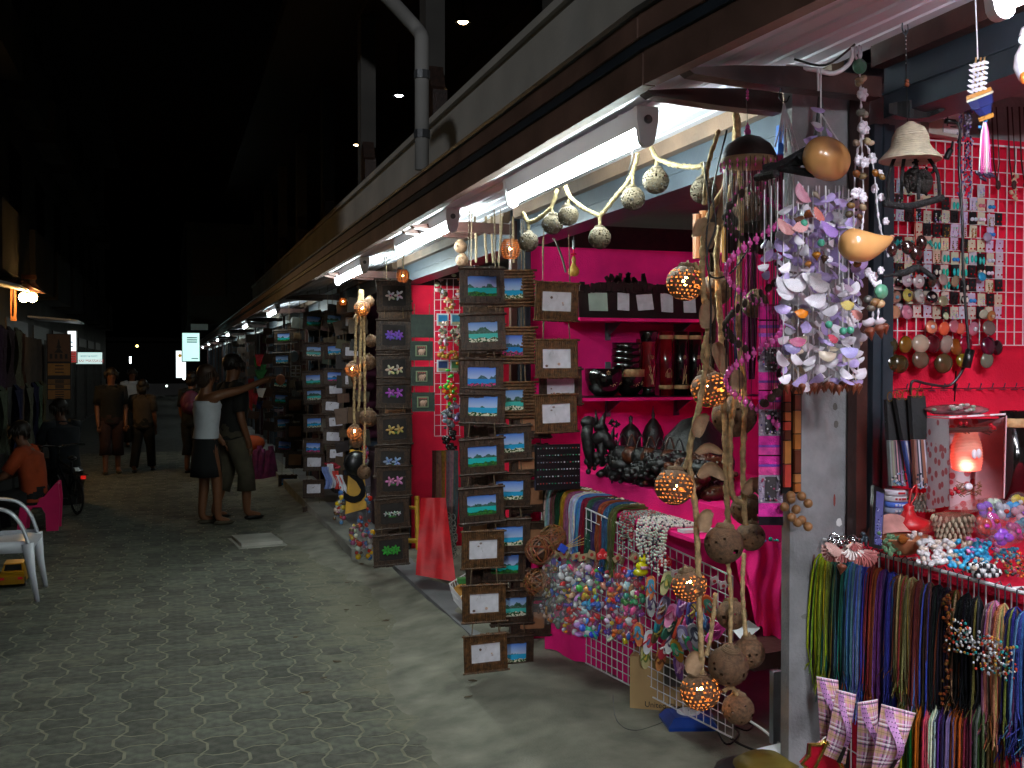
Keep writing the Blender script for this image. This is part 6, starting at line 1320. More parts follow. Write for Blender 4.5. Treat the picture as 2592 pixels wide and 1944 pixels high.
t = thing('black_flex', P[0], 'black flex with an inline switch running down over the earring cards', 'cable'); m.tube(curve(P, 6), .0036, 6); m.tube([at(2414, 988, 2.66), at(2420, 940, 2.63), at(2416, 1015, 2.68)], .002, 5); part('flex', m, BLACK, t, True)
m = MB(); m.tube([at(2392, 306, 2.62), at(2418, 309, 2.62)], .0068, 8); part('plug', m, BLACK, t, True); m = MB(); m.tube([at(2456, 885, 2.6), at(2445, 930, 2.6)], .011, 8); part('inline_switch', m, BLACK, t, True)
m = MB(); m.tube(curve([at(2412, 358, 2.6), at(2408, 375, 2.6), at(2400, 390, 2.6), at(2395, 402, 2.6)], 4), [.003] * 5 + [.008] * 8, 7); solo('loose_plug', m, BLACK, 'loose black plug hooked on the top wire of the earring grid', 'plug', smooth=True)
m = MB(); m.sheet(lambda u, v: at(2250 + u * 170, 262 - 26 * u + v * (24 + 26 * math.sin(u * 3.1)), 2.66 + .02 * math.sin(u * 14)), 16, 4); solo('dark_net', m, mat('dark_net', '2a2c2e', .9), 'dark net cloth sagging under the blue grey shutter box', 'net')

# ================================================================== RED STALL COUNTER
CZ = 1.135
t = thing('red_counter', (2.2, 1.7, .08), 'tall market counter covered in red cloth at the lower right', 'counter')
m = MB(); m.b2((1.73, .2, CZ - .03), (2.7, 2.40, CZ)); part('counter_top', m, RED, t)
m = MB(); m.sheet(lambda u, v: (1.745 + .012 * math.sin(u * 40) * (1 - v), .2 + u * 2.15, .08 + v * (CZ - .115)), 60, 5); part('cloth_front', m, RED, t, True)
m = MB(); m.b2((1.76, 2.352, .08), (2.7, 2.38, CZ - .031)); part('cloth_side', m, RED, t)
ra, rb = at(2085, 1373, X=1.69), at(2700, 1525, X=1.69); rz = (at(2170, 1392, X=1.69).z + at(2592, 1497, X=1.69).z) / 2
ra.z = rb.z = rz; XR = 1.69
gt = thing('wire_grid', (XR, 2.0, .45), 'white wire rack hung with colourful necklace strands at the lower right', 'wire grid')
m = MB(); m.tube([(XR, ra.y, rz), (XR, .6, rz)], .0048, 8)
for k in range(46): y = ra.y - .01 - k * .036; m.tube([(XR + .005, y, rz), (XR + .005, y, .46)], .0018, 4)
for j in range(8): m.tube([(XR + .008, ra.y, rz - .09 * (j + 1)), (XR + .008, .6, rz - .09 * (j + 1))], .0018, 4)
part('wires', m, WIRE, gt)
m = MB()
for k in range(4): m.tube([(XR, ra.y - .3 - k * .35, rz), (1.75, ra.y - .3 - k * .35, rz)], .003, 5)
part('rack_arm', m, WIRE, gt)
HK = [(2095, '7a8a1c', 350, 12), (2110, '5a6a30', 360, 9), (2122, '33504a', 380, 12), (2135, '10181c', 360, 10), (2150, '1f4a5c', 380, 12), (2168, '46709c', 390, 14), (2186, '5a6aa8', 390, 14), (2202, '2f3a7a', 400, 10), (2214, '6a2a28', 400, 10), (2228, '7a3a22', 400, 10), (2242, '4a2a5a', 400, 9), (2262, '262a66', 380, 14), (2282, '4a3420', 300, 8), (2296, '5a5a2a', 330, 9), (2312, '6a5a44', 360, 12), (2334, '4a2a22', 400, 16), (2356, '3a2c24', 420, 14), (2380, '17181c', 420, 18), (2400, '1a1a1e', 420, 14), (2424, '4a2a18', 330, 6), (2452, '08080a', 330, 18), (2478, '0a0a0c', 330, 18), (2520, '8a5a6a', 380, 10), (2545, '8a6a4a', 390, 12), (2575, '1c2450', 400, 16), (2600, '2a3a6a', 380, 14)]
HN = ['olive green', 'moss green', 'teal green', 'black', 'petrol blue', 'sky blue', 'lavender blue', 'indigo', 'brick red', 'rust', 'violet', 'royal blue', 'bronze', 'khaki', 'beige', 'chestnut', 'umber', 'charcoal', 'graphite', 'braided copper', 'jet black with silver beads', 'black with coloured beads', 'dusty pink', 'sand', 'navy', 'denim']
for k, (px, c, L, n) in enumerate(HK):
    a = at(px, 1400, X=XR - .012); y = a.y; d = a.y / ray(px, 1400).y; base = hx(c); ln = sz(L, d)
    t = thing('necklace_strands', (XR - .012, y, rz), HN[k] + ' hank of necklace strands hanging from the white rack', 'necklaces', 'necklace hanks on the white rack')
    m = MB(); fray = MB()
    for q in range(n * 3):
        m.c = tuple(q * 1.4 for q in vary(base, .45)) if R.random() < .85 else tuple(q * 1.4 for q in vary(hx(R.choice(HK)[1]), .2)); o = Vector((R.uniform(-.022, .006), R.gauss(0, .012), 0)); e = R.uniform(-.02, .02)
        P = [(XR - .012, y, rz - .03), (XR - .014 + o.x * .6, y + o.y * .8, rz - .055), (XR - .014 + o.x, y + o.y * 1.15, rz - ln * .5), (XR - .014 + o.x + R.uniform(-.005, .005), y + o.y * 1.25, rz - ln * .82 + e)]
        m.tube(curve(P, 3), .0026, 4, False)
        b = Vector(P[-1]); fray.c = m.c
        for _ in range(2): fray.tube([b, b + Vector((R.uniform(-.006, .006), R.uniform(-.007, .007), -ln * .1)), b + Vector((R.uniform(-.014, .008), R.uniform(-.02, .02), -ln * R.uniform(.15, .26)))], [.002, .0017, .0012], 3, False)
    part('cords', m, VCM, t); part('frayed_ends', fray, VCM, t)
    m = MB(); m.tube([(XR - .012, y, rz - .035), (XR - .012, y, rz + .006), (XR, y, rz + .012), (XR + .008, y, rz)], .0016, 4); part('hook', m, STEEL, t)
    if k in (20, 21, 22, 23, 24):
        m = MB()
        for q in range(60): m.c = R.choice((hx('c8c8cc'), hx('8a8a90'), hx('a83a2a'), hx('2a8a8a'), hx('d0d0d0'), hx('a87a3a'))); m.ball((XR - .045 + R.uniform(-.004, .01), y + R.gauss(0, .014), rz - ln * R.uniform(.3, .55)), R.uniform(.002, .0042), 5, 3)
        part('beads', m, VCG, t)
    if k == 19:
        m = MB()
        for q in range(80): m.c = vary(hx('6a3a20'), .4); m.ball((XR - .035 + R.uniform(-.006, .006), y + R.gauss(0, .007), rz - .04 - ln * .9 * q / 80), (.005, .005, .004), 5, 3)
        part('copper_braid', m, VCG, t)
LOW = [(2340, '6a6a1a'), (2365, '16401f'), (2390, '8a4a14'), (2405, 'a84a5a'), (2430, 'b8a8b8'), (2447, '3a2a5a'), (2470, '5a4a7a'), (2496, '8a4a1a'), (2515, '5a1a30'), (2540, '3a4a3a'), (2570, '5a3a22')]
for k, (px, c) in enumerate(LOW):
    a = at(px, 1800, X=XR + .03); m = MB(); zt = a.z + .03; base = hx(c)
    for q in range(24):
        m.c = tuple(q * 1.6 for q in vary(base, .4)); oy = R.gauss(0, .012); ox = R.uniform(-.02, .01)
        m.tube(curve([(XR - .02, a.y, zt), (XR - .025 + ox, a.y + oy, zt - .05), (XR - .025 + ox, a.y + oy * 1.2, zt - .25), (XR - .025 + ox, a.y + oy * 1.5, zt - .36)], 2), .0024, 4, False)
    solo('necklace_strands', m, VCM, ['olive', 'bottle green', 'orange brown', 'rose pink', 'white', 'dark violet', 'mauve', 'burnt orange', 'wine', 'grey green', 'brown'][k] + ' hank on the lower row of the white rack', 'necklaces', 'lower row of necklace hanks')
# scallop keyrings at the rail end
t = thing('shell_keyrings', at(2140, 1400, 2.35), 'cluster of pink scallop shell keyrings with steel rings on the end of the rack', 'keyrings')
for px, py, r, rot, c in ((2110, 1390, 24, .5, 'b89088'), (2128, 1402, 26, .3, 'c0988e'), (2150, 1395, 26, 0, 'c8aaa0'), (2172, 1408, 26, -.4, 'b87a74'), (2188, 1415, 24, -.6, 'b06a68'), (2100, 1405, 22, .9, 'a88078'), (2160, 1385, 18, -.1, 'd0b8ac')):
    inst('scallop_shell', SCAL, t, TRS(at(px, py - 14, 2.33 + R.uniform(-.03, .03)), (R.uniform(-.3, .2), rot, R.uniform(-.3, .3)), sz(r * 1.4, 2.33)), mat('scallop_' + c, c, .3, var=.3, vs=50, bump=.3, bs=60))
    m = MB()
    q0 = TRS(at(px, py - 14, 2.318), (0, rot, 0), sz(r * 1.4, 2.33))
    for k in range(7): a_ = -1.05 + k * .35; m.tube([q0 @ Vector((math.sin(a_) * u, -.42 * math.sin(u * 1.95) - .04, -math.cos(a_) * u)) for u in (.2, .5, .75, .92)], [.0008, .002, .0028, .003], 4)
    part('rib', m, mat('rib_white', 'd8cfcc', .4) if px % 4 else mat('rib_red', '8a4a48', .4), t)
inst('cone_shell', SNM, t, TRS(at(2132, 1430, 2.3), (math.pi, .2, 0), sz(17, 2.3)))
m = MB()
for k in range(9):
    p = at(2108 + R.uniform(0, 68), 1372 + R.uniform(-10, 8), 2.34); u = Vector((R.uniform(-1, 1), R.uniform(-1, 1), R.uniform(-.5, .5))).normalized(); v = u.orthogonal().normalized(); w_ = u.cross(v)
    m.tube([p + (v * math.cos(q * .7) + w_ * math.sin(q * .7)) * .011 for q in range(10)], .0018, 5)
part('steel_ring', m, mat('chrome', 'a8a8ac', .12, metal=1, var=0, bump=0), t, True)
# plaid pouches
def plaid():
    m = bpy.data.materials.new('pink_plaid'); m.use_nodes = True; nt = m.node_tree; b = nt.nodes['Principled BSDF']; b.inputs['Roughness'].default_value = .8
    uv = nt.nodes.new('ShaderNodeUVMap'); sp = nt.nodes.new('ShaderNodeSeparateXYZ'); nt.links.new(uv.outputs[0], sp.inputs[0])
    def mth(op, a, bb=None):
        n = nt.nodes.new('ShaderNodeMath'); n.operation = op
        for i, q in enumerate((a, bb)):
            if q is None: continue
            if isinstance(q, (int, float)): n.inputs[i].default_value = q
            else: nt.links.new(q, n.inputs[i])
        return n.outputs[0]
    cur = hx('c887b0')
    def mixc(f, a, bb):
        n = nt.nodes.new('ShaderNodeMix'); n.data_type = 'RGBA'; nt.links.new(f, n.inputs[0])
        for i, q in ((6, a), (7, bb)):
            if isinstance(q, tuple): n.inputs[i].default_value = (*q, 1)
            else: nt.links.new(q, n.inputs[i])
        return n.outputs[2]
    for ax, rep in ((0, 2.2), (1, 3.6)):
        f = mth('FRACT', mth('MULTIPLY', sp.outputs[ax], rep))
        for lo, hi, c, s_ in ((.05, .30, 'b8985a', .55), (.42, .50, '3a3a4a', .8), (.56, .64, 'e0dce0', .85), (.68, .72, '2a2a3a', .85), (.80, .86, 'd8d4dc', .7), (.165, .19, '3a3a3a', .6)):
            k = mth('MULTIPLY', mth('MULTIPLY', mth('GREATER_THAN', f, lo), mth('LESS_THAN', f, hi)), s_); cur = mixc(k, cur, hx(c))
    nt.links.new(cur, b.inputs['Base Color']); return m
PLAID = plaid(); RIB = mat('pink_ribbon', 'c48ac4', .35, bump=0)
for k, (q, lab) in enumerate((([(2067, 1712), (2122, 1722), (2130, 1900), (2078, 1895)], 'leftmost pink plaid pouch hanging under the green strands'), ([(2118, 1745), (2168, 1758), (2140, 1935), (2085, 1910)], 'tilted pink plaid pouch second from the left'), ([(2172, 1778), (2222, 1770), (2222, 1950), (2168, 1950)], 'third pink plaid pouch with a dotted ribbon'), ([(2232, 1782), (2318, 1805), (2270, 1950), (2205, 1955)], 'rightmost and widest pink plaid pouch'))):
    d = 2.1 - k * .06; P = [at(x, y, d) for x, y in q]; t = thing('plaid_pouch', P[0], lab, 'pouch', 'pink plaid pouches')
    m = MB()
    def pf(u, v, P=P): a = P[0].lerp(P[1], u); b = P[3].lerp(P[2], u); return b.lerp(a, v) + Vector((0, -.018 * math.sin(u * math.pi) * math.sin(v * math.pi), 0))
    m.sheet(pf, 8, 12); m.sheet(lambda u, v: pf(1 - u, v) + Vector((0, .036 * math.sin(u * math.pi) * math.sin(v * math.pi) + .001, 0)), 8, 12); part('pouch_body', m, PLAID, t, True)
    m = MB(); m.sheet(lambda u, v: pf(.05 + u * .24 + v * .0 + (1 - v) * .45, .25 + v * .7) + Vector((0, -.006 - .006 * math.sin(v * 6), 0)), 3, 10); rbn = part('ribbon', m, RIB, t, True)
    m = MB(); m.c = hx('2a1a4a')
    for j in range(11):
        for i in range(3): m.ball(pf(.05 + (i + .5) / 3 * .24 + (1 - (j + .5) / 11) * .45, .25 + (j + .5) / 11 * .7) + Vector((0, -.0085 - .006 * math.sin((j + .5) / 11 * 6), 0)), .0013, 5, 3)
    part('dots', m, VC, rbn)
    m = MB(); m.sheet(lambda u, v: pf(.55 + u * .2, -.02 + v * .26) + Vector((0, -.004, 0)), 2, 4); part('strap', m, BLACK, t)
m = MB(); a = at(2085, 1925, 2.05); P = [a + Vector((.05 * math.cos(q * .45) * (.75 + .25 * (q % 2)), 0, .045 * math.sin(q * .45) * (.75 + .25 * (q % 2)))) for q in range(14)]
m.poly(P, .01, (0, 1, 0)); solo('gold_trim_purse', m, mat('red_satin', '9a1024', .3), 'red satin purse corner with gold trim at the bottom edge', 'purse')
m = MB(); m.tube(P + [P[0]], .004, 5); m.tube([a + Vector((-.04, -.01, -.03)), a + Vector((0, -.012, .04)), a + Vector((.04, -.01, -.02))], .004, 5); solo('gold_trim', m, mat('gold', 'b89a4a', .2, metal=.9), 'curved gold trim of the red purse at the bottom edge', 'trim')
# goods on the counter
def shellpile(name, lab, box, z0, z1, n, cols, s, kind='pebble'):
    t = thing(name, at((box[0] + box[1]) / 2, box[3], 2.4), lab, 'shell necklaces', None)
    for k in range(n):
        px, py = R.uniform(box[0], box[1]), R.uniform(box[2], box[3]); d = 2.62 - (py - 1300) * .0026 - .0
        c = R.choice(cols); me = PEBM if kind == 'pebble' else PEARM
        inst('shell', me, t, TRS(at(px, py, d + R.uniform(-.02, .02)), (R.uniform(-.6, .6), R.uniform(-.8, .8), R.uniform(0, 6)), sz(s * R.uniform(.8, 1.25), d)), mat('pile_' + c, c, .3, var=.15, vs=60, bump=.1))
    return t
shellpile('shell_necklaces', 'heap of white shell necklaces at the front of the red counter', (2325, 2412, 1368, 1428), 0, 0, 80, ['c8c4c8', 'd4d0d4', 'b8aeb0', 'c8b4a8'], 9)
shellpile('shell_necklaces', 'heap of bright blue shell chip necklaces on the red counter', (2402, 2508, 1365, 1440), 0, 0, 110, ['2a9ac8', '3aa8d0', '2a88b8', 'b8a898'], 8)
shellpile('shell_necklaces', 'small heap of pink shell flowers behind the blue necklaces', (2450, 2528, 1360, 1398), 0, 0, 34, ['d06aa8', 'd884b8'], 8)
shellpile('shell_necklaces', 'heap of multicoloured bead necklaces at the right end of the counter', (2540, 2610, 1400, 1460), 0, 0, 110, ['9a2a1a', '2a5a3a', 'b08a2a', '1a1a1a', 'a83a5a', 'c8601a'], 4.5)
shellpile('shell_necklaces', 'strings of teal bead bracelets beside the blue necklaces', (2512, 2580, 1388, 1425), 0, 0, 60, ['2a7a9a', '3a8aa8', 'b8a888', '1f5a7a'], 5)
t = thing('striped_bracelets', at(2490, 1440, 2.3), 'black and white striped spiral bracelets at the counter edge', 'bracelets')
m = MB()
for k in range(4):
    p = at(2470 + k * 14, 1436 + (k % 2) * 12, 2.26)
    for q in range(26): a_ = q * .48; m.c = hx('d0d0d4') if q % 2 else hx('0c0c14'); m.ball(p + Vector((.018 * math.cos(a_), .012 * math.sin(a_), .006 * math.sin(a_ * .5))), (.0045, .0045, .006), 6, 4)
part('beads', m, VCG, t, True)
COWM = mat('cowrie', 'bdb19a', .2, var=.2, vs=60, bump=.05)
def cowbasket(px, py, r, rows, lab, d, mm=COWM):
    p = at(px, py, d); t = thing('cowrie_basket', p, lab, 'shell basket', 'little cowrie shell baskets'); rr = sz(r, d)
    for j in range(rows):
        n = 20; q = rr * (.72 + .32 * (j / rows))
        for i in range(n):
            a = 2 * math.pi * (i + .5 * (j % 2)) / n
            inst('cowrie_shell', PEBM, t, TRS(p + Vector((q * math.cos(a), q * .8 * math.sin(a), j * rr * .26)), (0, 1.15, a), (sz(9.5, d), sz(6, d), sz(6, d))), mm)
    m = MB(); m.lathe([(rr * .6, -.004), (rr * .7, 0), (rr * .92, rr * .26 * (rows - .4)), (rr * .86, rr * .26 * (rows - .4)), (.001, rr * .1)], p, 16, None, (1, .8, 1)); part('basket_core', m, mat('basket_core', '6a5a48', .8), t, True)
cowbasket(2412, 1366, 54, 5, 'oval basket of rows of cream cowrie shells in the middle of the counter', 2.56)
cowbasket(2336, 1286, 36, 4, 'grey cowrie shell basket standing behind the red tied bag', 2.68, mat('grey_cowrie', '8f877c', .3, var=.2, vs=60))
t = thing('shell_dish', at(2290, 1395, 2.5), 'open orange sea shell dish holding a green coral and snail shells', 'shell dish')
m = MB(); p = at(2288, 1372, 2.5)
m.lathe([(.02, -.03), (.055, -.015), (.07, .01), (.072, .014), (.066, .012), (.05, -.008), (.001, -.02)], p, 18, None, (1, .8, 1)); part('dish', m, mat('orange_shell', 'a86a4a', .35, var=.3, vs=20), t, True)
m = MB(); m.sheet(lambda u, v: p + Vector((.072 * math.cos(math.pi * (1 - u)), .02 + .03 * v, .012 + .062 * math.sin(math.pi * u) * (.15 + .85 * v) - .012 * v)), 14, 5); part('lid_shell', m, mat('pink_shell', 'b5807a', .3, var=.35, vs=18), t, True)
m = MB()
for k in range(40): m.ball(at(2258 + R.gauss(0, 12), 1372 + R.gauss(0, 12), 2.46), R.uniform(.004, .008), 6, 4)
part('green_coral', m, mat('green_coral', '5a7a5a', .9, bump=.5), t)
inst('snail_shell', SNM, t, TRS(at(2282, 1365, 2.44), (1.4, .3, 0), sz(17, 2.45)), mat('amber_snail', '8a4a1c', .25, var=.3, vs=30))
for k in range(14): inst('small_shell', PEBM, t, TRS(at(R.uniform(2300, 2365), R.uniform(1345, 1378), 2.46), (R.random(), R.random(), R.random()), sz(R.uniform(6, 10), 2.46)), mat('pile_' + R.choice(('b8aeb0', 'c8b4a8', '8a6a5a')), 'b8aeb0', .3))
m = MB(); m.poly([at(2294, 1366, 2.47), at(2300, 1372, 2.47), at(2318, 1382, 2.47), at(2322, 1395, 2.47), at(2296, 1378, 2.47)], .01, (0, 1, 0)); part('starfish_arm', m, mat('orange_star', 'b87a3a', .6), t)
m = MB(); p = at(2300, 1305, 2.58); m.lathe([(.052, -.03), (.05, -.012), (.02, .0), (.012, .015), (.014, .022), (.006, .03)], p, 14); m.tube(curve([p + Vector((0, 0, .028)), p + Vector((.008, 0, .06)), p + Vector((.022, 0, .075)), p + Vector((.022, 0, .05)), p + Vector((.006, 0, .028))], 4), .0025, 5); solo('tied_bag', m, mat('red_ribbon', 'b0141c', .4), 'red gathered bag tied with a cord loop on the counter', 'bag', smooth=True)
t = thing('ribbon_spools', at(2267, 1305, 2.66), 'clear wrapped stack of white and blue printed ribbon spools', 'spools')
for k in range(5):
    p = at(2268, 1245 + 15 * k, 2.68); m = MB(); r_ = sz(30, 2.68); m.lathe([(r_ * .5, -.006), (r_ * .97, -.0065), (r_, -.005), (r_, .005), (r_ * .97, .0065), (r_ * .5, .006)], p, 22); part('spool', m, mat('spool_' + str(k), ['c0b8c4', 'b8b4bc', '4a6ac0', '8a94b0', '4a5080'][k], .3, var=.05), t, True)
    m = MB(); m.c = [hx('b01a2a'), hx('a02030'), hx('c8d0e8'), hx('c8c8d0'), hx('c8c8d0')][k]
    for q in ((-.4, -.2, 0) if k == 0 else (-.6, -.35, -.1, .1)): m.box(p + Vector((r_ * q, -r_ * math.sqrt(1 - q * q) - .0004, 0)), (.006, .002, .005))
    if k == 1: m.c = hx('1a6a4a'); m.box(p + Vector((r_ * .45, -r_ * .9, 0)), (.012, .002, .006))
    part('print', m, VC, t)
m = MB(); a = at(2236, 1330, 2.5); P = [at(2207, 1385, 2.45), at(2232, 1392, 2.45), at(2240, 1240, 2.6), at(2212, 1228, 2.6)]; m.poly(P, .012, (0, 1, 0)); lb_ = solo('leaning_album', m, BLACK, 'black covered album leaning on the steel post', 'album'); 
m = MB(); m.c = hx('4a4a7a'); m.sheet(lambda u, v: (P[0].lerp(P[1], .2 + .7 * u)).lerp(P[3].lerp(P[2], .2 + .7 * u), .06 + .86 * v) + Vector((0, -.0015, 0)), 6, 12)
for k in range(30): m.c = R.choice((hx('8a8ab0'), hx('2a2a5a'), hx('b8b8d0'))); u, v = R.random(), R.random(); m.ball((P[0].lerp(P[1], .2 + .7 * u)).lerp(P[3].lerp(P[2], .2 + .7 * u), .06 + .6 * v) + Vector((0, -.003, 0)), .0018, 5, 3)
part('printed_cover', m, VCG, lb_)
# black fabric pouches hanging on rings
for k, (x0, x1, y0, y1, sl_, c, lab) in enumerate(((2245, 2278, 1012, 1230, 12, '8a6a78', 'leftmost hanging black cloth pouch with pale printed lower half'), (2268, 2316, 1008, 1236, 40, '3a4a8a', 'middle slanted black pouch with blue printed lower half'), (2306, 2342, 1002, 1236, 14, '7a4a4a', 'right black pouch with reddish printed lower half'))):
    d = 2.66 - .03 * k; t = thing('cloth_pouch', at(x0, y0, d), lab, 'pouch', 'black pouches on rings'); ym = y0 + (y1 - y0) * .47
    for (ya, yb, nm, mm) in ((y0, ym, 'upper_flap', mat('black_cloth', '0e0d10', .8)), (ym + 1, y1, 'printed_half', None)):
        m = MB(); m.c = hx(c)
        sa, sb = sl_ * (ya - y0) / (y1 - y0), sl_ * (yb - y0) / (y1 - y0); gr = .12 * (x1 - x0)
        A_ = [at(x0 + sa, ya, d), at(x1 + sa, ya, d), at(x1 + sb + gr, yb, d), at(x0 + sb, yb, d)]
        if nm == 'upper_flap': m.poly(A_, .014, (0, 1, 0)); m.c = (1, 1, 1); part(nm, m, mm, t)
        else:
            n = 10
            for i in range(n):
                m.c = vary(hx(c), .5) if R.random() < .7 else hx(R.choice(('b0a8b8', '1a1a2a'))); u0, u1 = i / n, (i + 1) / n
                m.poly([A_[0].lerp(A_[1], u0), A_[0].lerp(A_[1], u1), A_[3].lerp(A_[2], u1), A_[3].lerp(A_[2], u0)], .012 + R.uniform(-.001, .001), (0, 1, 0))
            part(nm, m, VC, t)
            m = MB()
            for q in range(26): m.c = R.choice((hx('9a98b0'), hx('3a6a8a'), hx('1a1828'), hx('b0a0a0'))); m.ball(A_[3].lerp(A_[2], R.random()) + Vector((0, -.001, R.uniform(0, .04))), (.004, .0015, .003), 6, 3)
            part('print_specks', m, VC, t)
    m = MB()
    for q in range(2): cx = x0 + 8 + q * 16; m.tube([at(cx + 7 * math.cos(a * .6), y0 - 8 + 12 * math.sin(a * .6), d) for a in range(11)], .0014, 4)
    part('ring', m, mat('brass', '9a7a3a', .3, metal=.8), t)
# heart box with pink lantern
Db = 2.62; t = thing('gift_box', at(2420, 1310, Db), 'open heart patterned paper box standing on the counter with a glowing lantern inside', 'gift box')
hb_ = mat('heart_paper', 'd8c0c8', .6); nt = hb_.node_tree; b_ = nt.nodes['Principled BSDF']
tc = nt.nodes.new('ShaderNodeTexCoord'); vr = nt.nodes.new('ShaderNodeTexVoronoi'); vr.inputs['Scale'].default_value = 44; nt.links.new(tc.outputs['Object'], vr.inputs['Vector'])
rp = nt.nodes.new('ShaderNodeMapRange'); rp.inputs[1].default_value = .36; rp.inputs[2].default_value = .42; nt.links.new(vr.outputs['Distance'], rp.inputs[0])
mx = nt.nodes.new('ShaderNodeMix'); mx.data_type = 'RGBA'; mx.inputs[6].default_value = (*hx('c8606a'), 1); mx.inputs[7].default_value = (*hx('dcd0da'), 1); nt.links.new(rp.outputs[0], mx.inputs[0]); nt.links.new(mx.outputs[2], b_.inputs['Base Color'])
def bp4(px, py, d): return at(px, py, d)
m = MB(); m.poly([at(2346, 1290, 2.60), at(2402, 1282, 2.48), at(2402, 1060, 2.48), at(2346, 1058, 2.60)], .004, (.4, 1, 0)); part('left_flap', m, hb_, t)
m = MB(); m.poly([at(2404, 1290, 2.74), at(2540, 1290, 2.74), at(2540, 1060, 2.74), at(2404, 1060, 2.74)], .004, (0, 1, 0)); part('back_panel', m, hb_, t)
m = MB(); m.poly([at(2538, 1262, 2.74), at(2540, 1262, 2.52), at(2546, 1052, 2.52), at(2540, 1060, 2.74)], .004, (1, 0, 0)); m.poly([at(2470, 1265, 2.70), at(2540, 1262, 2.68), at(2543, 1056, 2.68), at(2470, 1075, 2.70)], .004, (0, 1, 0)); part('right_flap', m, mat('pink_card', 'c8a0a8', .7), t)
m = MB(); m.poly([at(2346, 1056, 2.6), at(2402, 1058, 2.48), at(2546, 1050, 2.52), at(2540, 1054, 2.74), at(2404, 1056, 2.74)], .004, (0, 0, 1)); part('top_panel', m, hb_, t)
LP = mat('lantern_paper', 'd8b09a', .7, var=.08, vs=40, bump=.4, bs=90, wave='Z', trans=.35)
lt = thing('paper_lantern', at(2446, 1190, 2.56), 'small ribbed paper lantern glowing pink inside the heart box', 'lantern'); p = at(2446, 1190, 2.56); H = sz(98, 2.56)
prof = []
for k in range(29): u = k / 28; r_ = sz(38, 2.56) * (1.0 - .12 * (1 - min(1, u * 4)) - .35 * max(0, (u - .45) / .55) ** 1.6) + (.0012 if k % 2 else -.0012); prof.append((r_, H * u))
m = MB(); m.lathe(prof + [(prof[-1][0] * .5, H * 1.0)], p, 24); part('paper_shade', m, LP, lt, True)
m = MB(); m.lathe([(sz(23, 2.56), H + .0005), (sz(24, 2.56), H + .008), (.001, H + .009)], p, 16); part('top_cap', m, DKWOOD, lt, True)
m = MB(); m.ball(at(2466, 1150, 2.50), (.008, .004, .012), 8, 5); m.ball(at(2478, 1148, 2.50), (.008, .004, .012), 8, 5); part('white_flower', m, SHW, lt, True)
m = MB(); m.ball(p + Vector((0, 0, .012)), .011, 10, 7); part('red_bulb', m, mat('red_bulb', 'ff4040', var=0, bump=0, emit=(1, .10, .07), es=90), lt, True)
m = MB()
for k in range(16): a = at(2405 + R.uniform(0, 95), 1086 + R.uniform(-8, 8), 2.50); m.tube([a, a + Vector((R.uniform(.01, .03), 0, R.uniform(-.008, .01)))], .0016, 4)
m.tube([at(2402, 1090, 2.5), at(2500, 1086, 2.5)], .007, 6); part('twig_bar', m, BROWN, lt)
m = MB()
for px, py in ((2432, 1072), (2446, 1072), (2508, 1076), (2516, 1083), (2418, 1238), (2426, 1245), (2410, 1250)): m.ball(at(px, py, 2.49), .0055, 8, 5)
part('red_berries', m, mat('red_berry', 'a01020', .25), lt, True)
t = thing('twig_nest', at(2450, 1250, 2.54), 'little twig nest with a white egg under the paper lantern', 'nest'); m = MB(); c_ = at(2452, 1240, 2.53)
for k in range(60): a = R.uniform(0, 6.28); p = c_ + Vector((.028 * math.cos(a), .022 * math.sin(a), R.uniform(-.012, .014))); m.tube([p, p + Vector((-math.sin(a) * .016, math.cos(a) * .012, R.uniform(-.008, .012)))], .0012, 3)
part('twigs', m, mat('dry_twig', '6a4c2a', .8), t); m = MB(); m.ball(at(2452, 1232, 2.505), (.011, .008, .009)); part('egg', m, SHW, t, True)
t = thing('wrapped_tray', at(2420, 1050, 2.56), 'plastic wrapped round tray of shells lying on top of the heart box', 'tray')
m = MB(); p = at(2420, 1040, 2.6); m.lathe([(.06, -.008), (.082, .0), (.085, .006), (.06, .014), (.001, .018)], p, 22, None, (1, .8, 1)); part('wrapped_dish', m, mat('pink_plastic', '8a4a50', .12, coat=.6, var=.4, vs=30), t, True)
m = MB()
for k in range(14): m.c = R.choice((hx('9a8a88'), hx('7a8a78'), hx('b0a0a0'))); m.ball(at(2360 + R.uniform(0, 110), 1030 + R.uniform(-6, 10), 2.52), (.008, .006, .004), 6, 4)
part('shells', m, VCG, t, True)
for k, (px, w_, lab) in enumerate(((2566, 36, 'dark bamboo cup with a tan band at the right edge'), (2605, 30, 'second dark bamboo cup cut by the right edge'))):
    p = at(px, 1290, 2.72); r_ = sz(w_, 2.72); h_ = sz(250, 2.72); t = thing('bamboo_cup', p, lab, 'cup', 'dark cups at the right edge'); m = MB(); m.lathe([(r_, 0), (r_, h_), (r_ * .85, h_), (r_ * .85, h_ * .6), (.001, h_ * .5)], p, 18); part('body', m, LACQ, t, True); m = MB(); m.lathe([(r_ * 1.0, h_ * .84), (r_ * 1.03, h_ * .85), (r_ * 1.03, h_ * .92), (r_, h_ * .93)], p, 18); part('tan_band', m, TAN, t, True)
